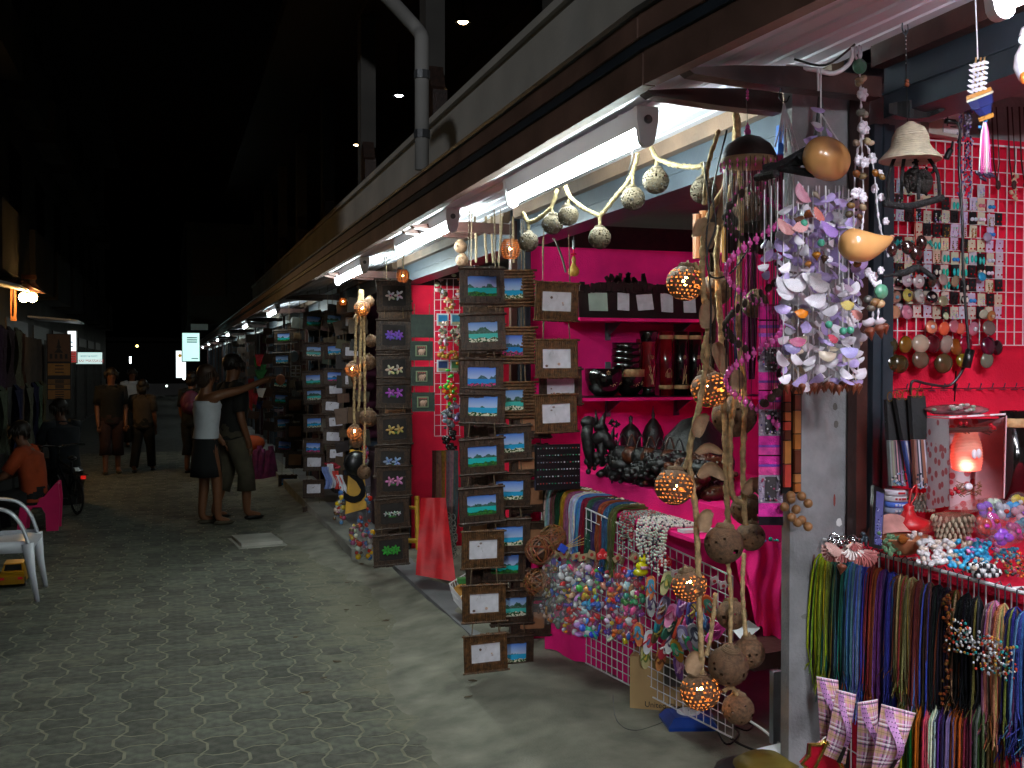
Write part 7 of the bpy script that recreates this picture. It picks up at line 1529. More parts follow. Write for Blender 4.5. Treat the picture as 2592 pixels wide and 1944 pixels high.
# wrapped toys on the right
PK2 = [(2498, 1290, '7a4ab0'), (2515, 1320, 'b02a8a'), (2540, 1295, '9a9aa8'), (2560, 1290, '2a7ab0'), (2575, 1272, 'b09a2a'), (2540, 1360, '8a3ac0'), (2570, 1345, '8a2a60'), (2590, 1330, '2a5a70'), (2490, 1332, 'a02a20'), (2520, 1282, 'a8b8a8'), (2586, 1300, 'a87a8a')]
for k, (px, py, c) in enumerate(PK2):
    d = 2.45 - (py - 1290) * .002; p = at(px, py, d); t = thing('wrapped_toy', p, ['violet', 'magenta', 'grey', 'blue', 'yellow', 'bright purple', 'plum', 'dark teal', 'red', 'pale green', 'dusty pink'][k] + ' hair clip in clear wrapping on the right of the counter', 'wrapped toy', 'wrapped hair clips on the counter')
    m = MB(); m.c = hx(c); M = Matrix.Rotation(R.uniform(-1, 1), 3, 'Y')
    for q in range(4): m.ball(p + M @ Vector((.014 * math.cos(q * 1.57), R.uniform(-.005, .005), .010 * math.sin(q * 1.57))), (.015, .008, .010), 8, 5, M)
    m.c = vary(hx(R.choice(PK2)[2]), .2); m.ball(p + Vector((0, -.01, .002)), (.007, .005, .006), 7, 5); part('clip', m, VCG, t, True)
    m = MB(); m.ball(p, (.032, .014, .026), 9, 6, M); part('wrapper', m, PLAS, t)
m = MB(); m.sheet(lambda u, v: at(2330 + u * 180, 1330 - 70 * math.sin(u * 1.7) + v * 34, 2.56 - .12 * v + .015 * math.sin(u * 20)), 20, 6); solo('plastic_sheet', m, mat('glow_tinted_sheet', 'c87a6a', .1, alpha=.35, coat=.6, bump=.5, bs=25), 'crumpled clear plastic sheet tinted with the red glow on the counter', 'plastic sheet', smooth=True)  # red glow is put into the sheet's own tint
m = MB(); m.tube([(1.785, 2.26, CZ), (1.785, 2.26, 1.42)], .002, 5); m.ball((1.785, 2.26, 1.43), .006); m.tube(curve([(1.785, 2.26, 1.42), (1.77, 2.24, 1.46), (1.75, 2.23, 1.47)], 3), .002, 4); solo('wire_stand', m, STEEL, 'thin metal wire stand at the end of the counter near the red post', 'stand')
m = MB(); 
for px, py in ((2185, 1352), (2192, 1362), (2180, 1368)): m.tube([at(px, py, 2.45), at(px, py + 20, 2.45)], .004, 6); m.ball(at(px, py, 2.45), .006)
solo('metal_pegs', m, STEEL, 'little metal capped pegs at the end of the red counter', 'pegs', smooth=True)
# ================================================================== SECOND RED STALL
m = MB(); m.sheet(lambda u, v: (1.90 + u * 1.5, 8.41 + .006 * math.sin(u * 25), .08 + v * 2.19), 20, 5); solo('wall_cloth', m, RED, 'red cloth wall of the next stall seen between the frame strings', 'cloth', smooth=True)
def at8(x, y): return at(1060 + x * .5303, 600 + y * .5303, Y=8.3)
t = thing('wire_grid', at8(110, 200), 'narrow white wire grid with shell ornaments on the far red wall', 'wire grid'); m = MB()
for x in (75, 105, 135, 165, 195): m.tube([at8(x, 200), at8(x, 950)], .003, 4)
for k in range(16): m.tube([at8(75, 200 + k * 50), at8(200, 198 + k * 50)], .003, 4)
part('wires', m, WIRE, t)
for k, (x, y, c) in enumerate(((110, 395, '2a7ab0'), (175, 395, '3a7a9a'), (110, 615, '2a3a6a'), (172, 615, '4a7a4a'))):
    p = at8(x, y) + Vector((0, -.03, 0)); t = thing('shell_picture', p, 'small white framed picture card on the far red wall, %s of four' % ORD[k], 'picture', 'little cards on the far red wall'); m = MB(); m.box(p, (.10, .008, .10)); part('white_border', m, WHITE, t); m = MB(); m.c = hx(c); m.box(p + Vector((0, -.006, .01)), (.075, .004, .055)); m.c = hx('a89a7a'); m.box(p + Vector((0, -.006, -.03)), (.075, .004, .024)); part('print', m, VC, t)
for k, (x, y, n, cols) in enumerate(((110, 260, 16, ('b8a898', '5a4a40', 'd8cfc0')), (178, 240, 10, ('d8d0c8', 'c88a70')), (125, 325, 10, ('c87a4a', 'd0a080')), (115, 470, 22, ('b8aea0', '8a7a6a', 'd0c8bc')), (175, 470, 22, ('c8bca8', '7a6a5a')), (110, 560, 9, ('a8742a', 'b8843a')), (170, 560, 9, ('a8742a', '9a6a2a')), (140, 730, 34, ('c8a01a', '3a9a2a', 'b02a1a', 'd08a1a')), (118, 700, 5, ('2aa83a',)), (135, 860, 40, ('3a3434', '6a6464', '8a8a90')), (180, 850, 14, ('6a4a8a', '8a80a8')), (140, 985, 40, ('0c0a0a', '1a1210')))):
    m = MB()
    for q in range(n): m.c = vary(hx(R.choice(cols)), .25); m.ball(at8(x + R.gauss(0, 16), y + R.gauss(0, 26 if n < 30 else 34)) + Vector((0, -.05 - R.uniform(0, .04), 0)), (R.uniform(.012, .026), .012, R.uniform(.01, .022)), 7, 4)
    solo('hanging_ornament', m, VCG, ['brown and white shell ornament at the top left of the far red wall', 'white and coral shell ornament at the top of the far red wall', 'orange shell drop on the far red wall', 'cream shell cluster left on the far red wall', 'cream shell cluster right on the far red wall', 'tan fan shaped ornament left on the far red wall', 'tan fan shaped ornament right on the far red wall', 'yellow, green and red fruit ornament on the far red wall', 'bright green ball ornament on the far red wall', 'grey bead bunch low on the far red wall', 'lilac bead bunch on the far red wall', 'black tangled ornament above the scarves'][k], 'ornament', smooth=True)
for k, (x, c) in enumerate(((75, '3a1a16'), (95, '5a4038'), (118, '6a4a1a'), (140, '5a4a50'), (158, '7a5a5a'), (178, '3a4448'))):
    m = MB(); 
    for q in range(12):
        m.c = vary(hx(c), .35); a = at(1060 + (x + R.uniform(-9, 9)) * .53, 1140, 7.7); b = at(1060 + (x + R.uniform(-12, 8) - 8) * .53, 1395 + R.uniform(-20, 20), 7.7); m.tube(curve([a, a.lerp(b, .5) + Vector((R.uniform(-.01, .01), -.02, 0)), b], 3), .006, 4)
    solo('scarf', m, VCM, ['dark red', 'brown', 'mustard', 'grey mauve', 'dusty pink', 'slate'][k] + ' tasselled scarf hanging before the far red wall', 'scarf', 'scarves before the far red wall')
m = MB()
for k in range(26): p = at(1133 + R.uniform(-8, 14) + k * .7, 1305 + k * 4, 7.55); m.tube([p + Vector((.018 * math.cos(q * .8), 0, .024 * math.sin(q * .8))) for q in range(9)], .004, 4)
solo('shell_chain', m, mat('grey_shell', '8a8680', .4), 'grey loop chain hanging at the end of the scarves', 'chain')
m = MB(); m.sheet(lambda u, v: at(1066 - 14 * (1 - v) + u * (62 + 40 * (1 - v)), 1455 - 195 * v + 18 * u * (1 - v), 7.25 - .25 * (1 - v) + .02 * math.sin(u * 5 + v * 3) + .004 * math.sin(u * 17 - v * 5)), 16, 14); solo('red_drape', m, mat('red_satin_cloth', 'b40e1a', .6, var=.25, vs=8, bump=.3, bs=20), 'shiny red cloth draped to the floor beside the scarves', 'cloth', smooth=True)
t = thing('wire_basket', at(1165, 1500, 6.3), 'white wire basket of folded goods on the floor beside the tallest frame string', 'basket'); a, b, c_, d_ = at(1137, 1478, 6.3), at(1185, 1448, 6.5), at(1215, 1460, 6.3), at(1165, 1512, 6.1); m = MB(); dn = Vector((.03, 0, -.1))
for z in (0, .5, 1): P = [q + dn * z for q in (a, b, c_, d_, a)]; m.tube(P, .004, 5)
for s_, e in ((a, b), (b, c_), (c_, d_), (d_, a)):
    for k in range(8): q = s_.lerp(e, k / 8); m.tube([q, q + dn], .0028, 4)
part('wires', m, WIRE, t); m = MB(); m.c = hx('a8742a'); m.poly([q.lerp((a + c_) / 2, .15) + dn * .3 for q in (a, d_, c_, b)], .03, (0, 0, -1)); m.c = hx('3a7a3a'); m.box((a + c_) / 2 + Vector((0, 0, .0)), (.08, .06, .03)); part('folded_goods', m, VC, t)
# yellow board with black S and yellow stand
def q2(x, y, d): return at(*S2(x, y), d)
t = thing('yellow_board', q2(570, 1300, 8.6), 'yellow board with a black letter S standing on the floor among the toy bags', 'board'); P = [q2(535, 1370, 8.6), q2(640, 1340, 8.6), q2(625, 1060, 8.6), q2(560, 1050, 8.6)]; m = MB(); m.poly(P, .03, (0, 1, 0)); part('panel', m, mat('yellow_paint', 'c8961a', .5), t)
text('S', .62, q2(580, 1200, 8.56), BLACK, t, 0, sx=.8)
m = MB(); m.ball(q2(592, 1120, 8.55), (.1, .05, .1), 10, 6); solo('black_hat', m, BLACK, 'black rounded hat on top of the yellow board', 'hat', smooth=True)
t = thing('yellow_stand', q2(890, 1560, 7.6), 'bright yellow metal stand frame behind the orchid frames', 'stand'); m = MB(); m.tube([q2(888, 1280, 7.6), q2(892, 1480, 7.6), q2(895, 1545, 7.6)], .018, 6); m.tube([q2(850, 1335, 7.6), q2(888, 1338, 7.6)], .014, 6); m.tube([q2(845, 1500, 7.6), q2(892, 1500, 7.6)], .02, 6); part('legs', m, mat('yellow_paint'), t)
for k, (x, y0, y1, w_, d) in enumerate(((520, 1250, 1430, 34, 8.8), (500, 1300, 1400, 26, 9.0), (575, 1420, 1520, 40, 8.3), (610, 1360, 1600, 44, 8.2), (648, 1230, 1580, 36, 8.1), (660, 1420, 1600, 30, 7.9), (700, 1460, 1640, 34, 7.8), (640, 1040, 1140, 26, 8.3))):
    a, b = q2(x, y0, d), q2(x - 8, y1, d); rr = sz(w_ / 1.952 / 2, d); t = thing('plastic_bag', a, 'glinting clear bag of toys hanging low behind the far lanterns, %s from the left' % ORD[k], 'plastic bag', 'toy bags in the flower frame stall')
    pts = [a.lerp(b, i / 6) + Vector((R.uniform(-.01, .01), 0, 0)) for i in range(7)]; m = MB(); m.tube(pts, [.02] + [rr * R.uniform(.8, 1.1) for _ in range(5)] + [rr * .5], 8); part('bag', m, PLAS, t, True)
    m = MB()
    for q in range(22): m.c = vary(hx(R.choice(('8a8a8a', 'c8a01a', 'a82a1a', '3a6a9a', 'b8b0a8', '5a4030', '9a4a6a'))), .2); m.ball(R.choice(pts[1:6]) + Vector((R.uniform(-.6, .6) * rr, R.uniform(-.4, .4) * rr, R.uniform(-.03, .03))), R.uniform(.012, .026), 6, 4)
    part('toys', m, VCG, t, True)
# ------- goods in the further stalls
for k, (x, y, w_, h_, c, d) in enumerate(((445, 1190, 34, 110, '5a6a9a', 9.6), (470, 1180, 30, 120, 'a8a8b0', 9.6), (495, 1200, 30, 90, 'b02a24', 9.5), (515, 1230, 34, 110, 'b8b8c0', 9.5), (470, 1130, 60, 30, '8a1a2a', 9.7))):
    a = q2(x, y, d); m = MB(); W, H = sz(w_ / 1.952, d), sz(h_ / 1.952, d); m.sheet(lambda u, v: (a.x + W * (u - .5) + .02 * math.sin(v * 5), a.y + .02 * math.sin(u * 12), a.z + H * (v - .5)), 6, 8); m.c = (1, 1, 1)
    solo('flag', m, mat('flag_' + c, c, .85), '%s cloth hanging low behind the far photo strings' % ['blue', 'greyish white', 'red', 'white', 'dark crimson'][k], 'cloth', 'coloured cloths behind the far strings', True)
FL = [(110, 610, 40, 60, '9a1a2a'), (95, 620, 24, 50, '1a6a3a'), (118, 680, 60, 50, '1f6a3a'), (100, 720, 30, 60, '3a80c0'), (120, 770, 46, 46, 'c8ccd4'), (90, 800, 34, 60, 'a82a3a'), (110, 830, 40, 40, '2a3a6a'), (70, 780, 30, 160, '8a1a2a'), (130, 650, 30, 40, '2a7a4a')]
for k, (x, y, w_, h_, c) in enumerate(FL):
    d = 15.5 + .1 * k; a = q2(x, y, d); m = MB(); W, H = sz(w_ / 1.952, d), sz(h_ / 1.952, d); m.poly([(a.x - W / 2, a.y, a.z + H / 2), (a.x + W / 2, a.y, a.z + H / 2), (a.x + W * .1, a.y - .05, a.z - H / 2), (a.x - W * .3, a.y, a.z - H * .4)], .012, (0, 1, 0))
    solo('pennant', m, mat('flag_' + c, c, .85), '%s pennant of the bunch hanging beyond the pointing hand, %s from the top' % (['crimson', 'green', 'dark green', 'blue', 'white', 'red', 'navy', 'wine red', 'emerald'][k], ORD[k]), 'pennant', 'pennants beyond the pointing hand')
m = MB(); m.c = (1, 1, 1)
for k in range(14): a = q2(130 + R.uniform(-40, 40), 1040 + R.uniform(-10, 20), 14.5); m.tube(curve([a, a + Vector((R.uniform(-.05, .05), 0, -.35)), a + Vector((R.uniform(-.1, .1), 0, -.75))], 3), [.04] * 3 + [.06] * 4, 6)
solo('purple_sarongs', m, mat('purple_cloth', '6a1a4a', .85, var=.4), 'bundle of purple sarongs hanging low beside the kerb', 'sarongs', smooth=True)
m = MB(); m.ball(q2(75, 1020, 14.6), (.18, .1, .12)); solo('orange_bag', m, mat('orange_cloth', 'c8501a', .7), 'orange cloth bag above the purple sarongs', 'bag', smooth=True)
t = thing('wire_grid', q2(290, 600, 13.2), 'little white wire grid hanging between the dim photo strings', 'wire grid'); m = MB()
for x in (266, 290, 314): m.tube([q2(x, 635 if x > 266 else 520, 13.2), q2(x, 688, 13.2)], .006, 4)
for y in (520, 636, 654, 672, 688): m.tube([q2(266, y, 13.2), q2(314 if y > 600 else 298, y, 13.2)], .006, 4)
part('wires', m, WIRE, t)
for k, (x, y, c) in enumerate(((215, 705, 'c87a5a'), (280, 590, '8a9aa0'))): m = MB(); m.ball(q2(x, y, 13), (.06, .04, .07)); solo('hanging_shell', m, mat('coral_shell' + str(k), c, .4), ['coral coloured', 'pale grey'][k] + ' shell hanging by the dim photo strings', 'shell', smooth=True)
# dark strings of goods added so the far stalls look dark between racks
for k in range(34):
    y = 9.0 + k * .62; x = 1.55 + R.uniform(0, .9); t = thing('hanging_goods', (x, y, 2.28), 'added string of small dark wooden goods in a far stall, %s row back' % (ORD[k] if k < 20 else 'far ' + ORD[k - 20]), 'hanging goods', 'added strings of dark goods in the far stalls')
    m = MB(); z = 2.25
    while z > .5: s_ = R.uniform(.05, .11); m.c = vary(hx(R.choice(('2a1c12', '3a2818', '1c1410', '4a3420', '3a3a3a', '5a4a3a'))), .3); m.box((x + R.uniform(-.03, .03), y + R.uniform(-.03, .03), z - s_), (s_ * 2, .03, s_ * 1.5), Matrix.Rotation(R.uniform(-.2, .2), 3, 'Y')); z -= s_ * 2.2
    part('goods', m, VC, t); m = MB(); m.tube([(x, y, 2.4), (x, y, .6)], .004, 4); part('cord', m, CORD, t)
for k in range(12):
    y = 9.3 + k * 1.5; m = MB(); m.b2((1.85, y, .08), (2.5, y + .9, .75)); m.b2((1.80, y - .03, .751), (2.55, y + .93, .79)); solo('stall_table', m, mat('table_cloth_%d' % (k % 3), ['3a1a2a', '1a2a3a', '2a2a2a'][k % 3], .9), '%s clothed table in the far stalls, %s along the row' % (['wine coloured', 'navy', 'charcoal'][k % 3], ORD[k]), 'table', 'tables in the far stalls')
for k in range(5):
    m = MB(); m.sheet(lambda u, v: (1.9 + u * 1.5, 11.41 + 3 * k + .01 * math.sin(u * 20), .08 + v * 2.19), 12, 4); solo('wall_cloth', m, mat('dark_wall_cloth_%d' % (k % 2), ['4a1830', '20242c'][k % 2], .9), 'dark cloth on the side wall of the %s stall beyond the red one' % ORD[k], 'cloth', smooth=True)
# clear bags over table under tube far: hanging clothing
# ================================================================== FAR SIGNS
SG = mat('lit_sign', 'd8f0ec', .5, var=0, bump=0, emit=(.68, .95, .92), es=.62); SGW = mat('lit_sign_bright', 'e8f0f0', .5, var=0, bump=0, emit=(.85, .97, 1), es=1.1); SGB = mat('sign_blue', '3a5a8a', .5); SGR = mat('sign_red', 'b0242c', .5, emit=(.5, .05, .05), es=.35)
def sign(px0, px1, py0, py1, d, lab, mm, th=.08):
    a, b = at(px0, py1, d), at(px1, py0, d); t = thing('lit_sign', (a + b) / 2, lab, 'sign'); m = MB(); m.b2((a.x, a.y, a.z), (b.x, a.y + th, b.z)); part('light_panel', m, mm, t)
    m = MB(); e = .02
    m.b2((a.x - e, a.y - .004, a.z - e), (a.x - .001, a.y + th + .004, b.z + e)); m.b2((b.x + .001, a.y - .004, a.z - e), (b.x + e, a.y + th + .004, b.z + e)); m.b2((a.x, a.y - .004, b.z + .001), (b.x, a.y + th + .004, b.z + e)); m.b2((a.x, a.y - .004, a.z - e), (b.x, a.y + th + .004, a.z - .001)); part('sign_frame', m, BLACK, t); return t, a, b
t, a, b = sign(193, 257, 892, 921, 21.5, 'small lit white sign reading THAI MASSAGE on the left of the lane', SG); text('THAI MASSAGE', .085, ((a.x + b.x) / 2, a.y - .004, a.z + .06), SGR, t); text('BODY & FOOT', .05, ((a.x + b.x) / 2, a.y - .004, a.z + .16), SGB, t)
t, a, b = sign(172, 192, 838, 917, 19, 'tall narrow lit sign, white above and red below, left of the lane', SGW); m = MB(); m.b2((a.x, a.y - .004, a.z), (b.x, a.y - .001, a.z + (b.z - a.z) * .36)); part('red_half', m, SGR, t)
m = MB()
for k in range(4): m.b2((a.x + .02, a.y - .008, a.z + .03 + k * .045), (b.x - .02, a.y - .005, a.z + .045 + k * .045))
part('lettering', m, WHITE, t); m = MB(); m.b2((a.x + .03, a.y - .004, a.z + .36), (b.x - .05, a.y - .001, a.z + .38)); m.b2((a.x + .05, a.y - .004, a.z + .28), (b.x - .05, a.y - .001, a.z + .3)); part('lettering', m, SGB, t)
t, a, b = sign(462, 505, 843, 914, 24, 'large lit greenish white sign at the far end of the stall eave', mat('lit_sign_green', 'c8f0e8', .5, var=0, bump=0, emit=(.6, .98, .9), es=.75)); 
m = MB()
for k in range(3): m.b2((a.x + .1, a.y - .004, b.z - .12 - k * .05), (b.x - .05, a.y - .001, b.z - .095 - k * .05))
m.b2((a.x + .2, a.y - .004, a.z + .05), (b.x - .03, a.y - .001, a.z + .07)); part('lettering', m, SGB, t)
t, a, b = sign(446, 470, 888, 956, 26, 'second bright white lit sign below the greenish one', SGW); m = MB(); m.ball((a.x + .09, a.y - .01, b.z - .12), (.04, .01, .045)); part('orange_logo', m, mat('sign_orange', 'c88a1a', .5, emit=(.5, .3, .02), es=.4), t)
m = MB(); p = at(330, 911, 40); m.tube([p + Vector((0, 0, -.13)), p + Vector((0, 0, .13))], .035, 8); m2 = solo('tube_light', m, mat('far_tube', 'ffffff', var=0, bump=0, emit=(.85, .95, 1), es=5), 'upright bluish white tube lamp far down the middle of the lane', 'light')
for px, py, c, r, lab in ((347, 876, (1, .7, .2), 3.5, 'tiny amber street lamp high at the end of the lane'), (338, 974, (1, .75, .35), 4, 'small yellow headlamp at the end of the lane'), (422, 977, (.8, 1, .9), 2.5, 'tiny white lamp far away beyond the walkers'), (466, 958, (.9, 1, 1), 3.5, 'small white lamp under the lit signs'), (453, 931, (1, .9, .6), 4, 'small round yellowish lamp left of the lit signs')):
    m = MB(); m.ball(at(px, py, 45), sz(r, 45), 8, 6); solo('lamp', m, mat('lamp_%d_%d' % (px, py), 'ffffff', var=0, bump=0, emit=c, es=4), lab, 'light', smooth=True)
# ================================================================== LEFT SIDE
p = at(62, 742, 13.6); t = thing('wall_lamp', p, 'warm double bulb wall lamp on a scrolled bracket at the left', 'lamp'); LB = mat('warm_bulb', 'ffffff', var=0, bump=0, emit=(1, .56, .18), es=110)
for px in (60, 82): m = MB(); m.ball(at(px, 753, 13.6), .062, 12, 8); part('bulb', m, LB, t, True)
m = MB(); q = at(45, 722, 13.6); m.tube([q + Vector((.045 * math.cos(a * .6), 0, .045 * math.sin(a * .6))) for a in range(11)], .012, 6); m.tube([at(32, 800, 13.6), at(36, 720, 13.6), at(60, 708, 13.6), at(85, 728, 13.6), at(110, 738, 13.6)], .014, 6); part('scroll_bracket', m, BROWN, t, True)
m = MB(); m.poly([at(56, 728, 13.6), at(88, 714, 13.6), at(112, 742, 13.6), at(66, 738, 13.6)], .12, (0, 1, 0)); part('shade_plate', m, BROWN, t)
m = MB(); q = at(34, 760, 13.75); m.box(q, (.07, .04, .55)); q = at(20, 700, 13.8); m.box(q + Vector((.1, 0, 0)), (.5, .05, .06)); part('glow_catch_board', m, mat('ochre_wood', '7a4a22', .6), t)  # board added behind the lamp to show its orange glow
m = MB(); m.b2((-2.28, 12.2, 1.9), (-1.98, 14.6, 2.05)); solo('wooden_beam', m, BROWN, 'dark wooden beam under the warm wall lamp', 'beam')
a, b = at(119, 1012, 12.2), at(178, 845, 12.2); t = thing('menu_board', ((a.x + b.x) / 2, a.y, a.z), 'hanging brown menu board with a temple emblem above orange panels at the left', 'menu board'); m = MB(); m.b2((a.x, a.y, a.z), (b.x, a.y + .03, b.z)); part('board', m, DKWOOD, t)
Z = lambda py: at(150, py, 12.2).z
for y0, y1, c in ((846, 915, '7a4a24'), (920, 950, 'b8782a'), (960, 972, '8a5a20'), (974, 985, 'b8782a'), (988, 1010, 'a86a24')):
    m = MB(); m.c = hx(c); m.b2((a.x + .012, a.y - .006, Z(y1)), (b.x - .012, a.y - .001, Z(y0))); m.c = hx('3a2410')
    if y0 > 900:
        for k in range(3): zz = Z(y0) - (Z(y0) - Z(y1)) * (k + .7) / 3.6; m.b2((a.x + .09, a.y - .009, zz - .006), (b.x - .08, a.y - .0065, zz + .006))
    else:
        xm = (a.x + b.x) / 2
        for k, (w_, z0) in enumerate(((.03, 862), (.06, 872), (.1, 884))): m.poly([(xm - w_ / 2, a.y - .007, Z(z0 + 9)), (xm + w_ / 2, a.y - .007, Z(z0 + 9)), (xm, a.y - .007, Z(z0 - 6))], .003, (0, -1, 0))
        for k in range(4): m.b2((xm - .1 + k * .055, a.y - .009, Z(908)), (xm - .07 + k * .055, a.y - .0065, Z(896)))
    part('panel', m, VC, t)
for k in range(16):
    y = 11.3 + (k % 8) * .45; x = -1.75 + .22 * (k // 8) + R.uniform(-.05, .05); z = 2.0 if k < 8 else 1.35; a = Vector((x, y, z)); m = MB(); m.c = vary(hx(R.choice(('3a3a3a', '24243a', '3a2620', '4a4032', '1c2828', '40303a', '505048'))), .2)
    m.sheet(lambda u, v: (x + .04 * math.sin(u * 10 + v * 4), y + (u - .5) * .42, z - v * .65 + (.05 if .3 < u < .7 else 0) * (1 - v)), 10, 10); solo('hanging_shirt', m, VCM, 'dim hanging shirt in the left clothes stall, %s %s' % (ORD[k % 8], 'in the upper row' if k < 8 else 'in the lower row'), 'shirt', 'shirts in the dim left stall', True)
for k in range(4):
    m = MB(); m.b2((-2.2, 11.0 + 1.3 * k, 0), (-1.6, 12.1 + 1.3 * k, .7)); m.b2((-2.25, 10.97 + 1.3 * k, .701), (-1.55, 12.13 + 1.3 * k, .74)); solo('stall_table', m, mat('table_cloth_2', '2a2a2a', .9), 'dark clothed table of the left stall, %s from the front' % ORD[k], 'table', 'tables of the left stall')
for k in range(6):
    y = 15.5 + 3 * k; m = MB(); m.sheet(lambda u, v: (-1.95 + .05 * math.sin(u * 20), y + u * 2.2, .3 + v * 1.7), 10, 4); solo('stall_curtain', m, mat('dark_curtain', '2c2420', .9, var=.4), 'dark goods curtain along the left shop fronts, %s back' % ORD[k], 'curtain', 'dark curtains along the left shops', True)
# white plastic armchair
WP = mat('white_plastic', 'c6c8d2', .25, var=.03, bump=0, coat=.3); c0 = at(95, 1523, Z=0.0); t = thing('plastic_chair', (c0.x - .3, c0.y + .24, 0), 'white plastic armchair at the left edge, seen side on', 'chair'); X0, Y0_ = c0.x, c0.y
def leg(m, a, b, w0, w1): m.tube([a, b], [w0, w1], 8)
for yy, nm in ((Y0_, 'n'), (Y0_ + .50, 'f')):
    m = MB(); m.tube([(X0, yy, 0), (X0 - .035, yy, .2), (X0 - .06, yy, .40)], [.016, .026, .042], 8); part('leg', m, WP, t, True)
    m = MB(); m.tube([(X0 - .56, yy, 0), (X0 - .5, yy, .40)], [.02, .032], 8); part('leg', m, WP, t, True)
    m = MB(); P = curve([(X0 - .05, yy, .40), (X0 - .10, yy - .01, .54), (X0 - .19, yy - .02, .635), (X0 - .36, yy - .02, .66), (X0 - .52, yy, .68), (X0 - .56, yy + (.06 if nm == 'n' else -.06), .74)], 5)
    vs = []; fs = []
    for i, p_ in enumerate(P):
        tt = (P[min(i + 1, len(P) - 1)] - P[max(0, i - 1)]).normalized(); nn = Vector((-tt.z, 0, tt.x)); wd = .038
        vs += [p_ + Vector((0, -wd, 0)) + nn * .004, p_ + Vector((0, -wd * .5, 0)) + nn * .012, p_ + Vector((0, wd * .5, 0)) + nn * .012, p_ + Vector((0, wd, 0)) + nn * .004, p_ + Vector((0, wd, 0)) - nn * .006, p_ + Vector((0, -wd, 0)) - nn * .006]
    for i in range(len(P) - 1):
        for k in range(6): fs.append((i * 6 + k, i * 6 + (k + 1) % 6, (i + 1) * 6 + (k + 1) % 6, (i + 1) * 6 + k))
    m.add(vs, fs + [tuple(range(5, -1, -1)), tuple((len(P) - 1) * 6 + k for k in range(6))]); part('armrest', m, WP, t, True)
m = MB(); m.sheet(lambda u, v: (X0 - .02 - u * .52, Y0_ - .01 + v * .52, .42 - .03 * math.sin(u * 3.1) + (-.03 * (1 - u * 6) if u < .16 else 0)), 14, 10); m.sheet(lambda u, v: (X0 - .02 - u * .52, Y0_ - .01 + (1 - v) * .52, .40 - .03 * math.sin(u * 3.1) + (-.03 * (1 - u * 6) if u < .16 else 0)), 14, 10)
for yy in (Y0_ - .012, Y0_ + .512): m.b2((X0 - .54, yy - .004, .34), (X0 - .05, yy + .004, .42))
part('seat', m, WP, t, True)
for k in range(6):
    m = MB(); y = Y0_ + .03 + k * .088; m.tube([(X0 - .52, y, .40), (X0 - .58, y, .6), (X0 - .63, y + (.25 - k * .05) * .1, .86)], [.022, .024, .022], 6); part('back_slat', m, WP, t, True)
m = MB(); m.tube(curve([(X0 - .56, Y0_, .70), (X0 - .63, Y0_ + .04, .86), (X0 - .65, Y0_ + .25, .90), (X0 - .63, Y0_ + .46, .86), (X0 - .56, Y0_ + .5, .70)], 5), .022, 8); part('back_rim', m, WP, t, True)
# pink stool chair
PP = mat('pink_plastic_chair', 'd02062', .3, var=.05, bump=0, coat=.3); c1 = at(100, 1345, Z=0); t = thing('plastic_stool', (c1.x, c1.y, 0), 'small bright pink plastic chair with a sloping side, on the paving at the left', 'stool'); x, y = c1.x, c1.y; d = 9.9
for yy in (y, y + .28):
    m = MB(); P = [(x - .20, 0), (x - .12, 0), (x - .105, .17), (x - .06, .235), (x + .02, .235), (x + .055, .17), (x + .06, 0), (x + .17, 0), (x + .185, .3), (x + .17, .46), (x + .145, .46), (x + .04, .33), (x - .14, .265), (x - .17, .24)]
    m.poly([(a, yy - .015, z) for a, z in P], .03, (0, 1, 0)); part('side_panel', m, PP, t)
m = MB(); m.poly([(x - .15, y + .016, .245), (x + .03, y + .016, .325), (x + .03, y + .264, .325), (x - .15, y + .264, .245)], .02, (0, 0, 1)); part('seat', m, PP, t)
m = MB(); m.poly([(x + .06, y + .016, .33), (x + .15, y + .016, .45), (x + .15, y + .264, .45), (x + .06, y + .264, .33)], .02, (1, 0, -1)); part('backrest', m, PP, t)
# yellow toy car
YP = mat('yellow_toy', '9a6c10', .35, var=.05, bump=0); c2 = at(28, 1490, Z=0.0); t = thing('toy_car', (c2.x, c2.y, 0), 'yellow toy car parked under the white chair, seen from behind', 'toy car'); x, y = c2.x, c2.y
m = MB(); w_ = .085
m.add([(x + sx * w_ * k, y + yy, z) for yy, z, k in ((0, .03, 1), (0, .085, 1.0), (.03, .1, .98), (.09, .105, .9), (.13, .16, .74), (.26, .165, .74), (.33, .11, .9), (.45, .1, .95), (.46, .03, 1)) for sx in (-1, 1)], [(i * 2, i * 2 + 1, i * 2 + 3, i * 2 + 2) for i in range(8)] + [(16, 17, 1, 0), tuple(range(0, 18, 2)), tuple(range(17, 0, -2))]); part('car_body', m, YP, t)
m = MB(); m.add([(x + s_ * q, y + yy, z) for s_, q, yy, z in ((-1, .06, .094, .112), (1, .06, .094, .112), (1, .052, .124, .152), (-1, .052, .124, .152))], [(0, 1, 2, 3)]); part('rear_window', m, BLACK, t)
for sx in (-1, 1):
    for yy in (.08, .37): m = MB(); m.tube([(x + sx * .086, y + yy, .034), (x + sx * .062, y + yy, .034)], .034, 12); part('wheel', m, BLACK, t)
    m = MB(); m.box((x + sx * .06, y - .003, .072), (.03, .005, .015)); part('tail_light', m, RED, t)
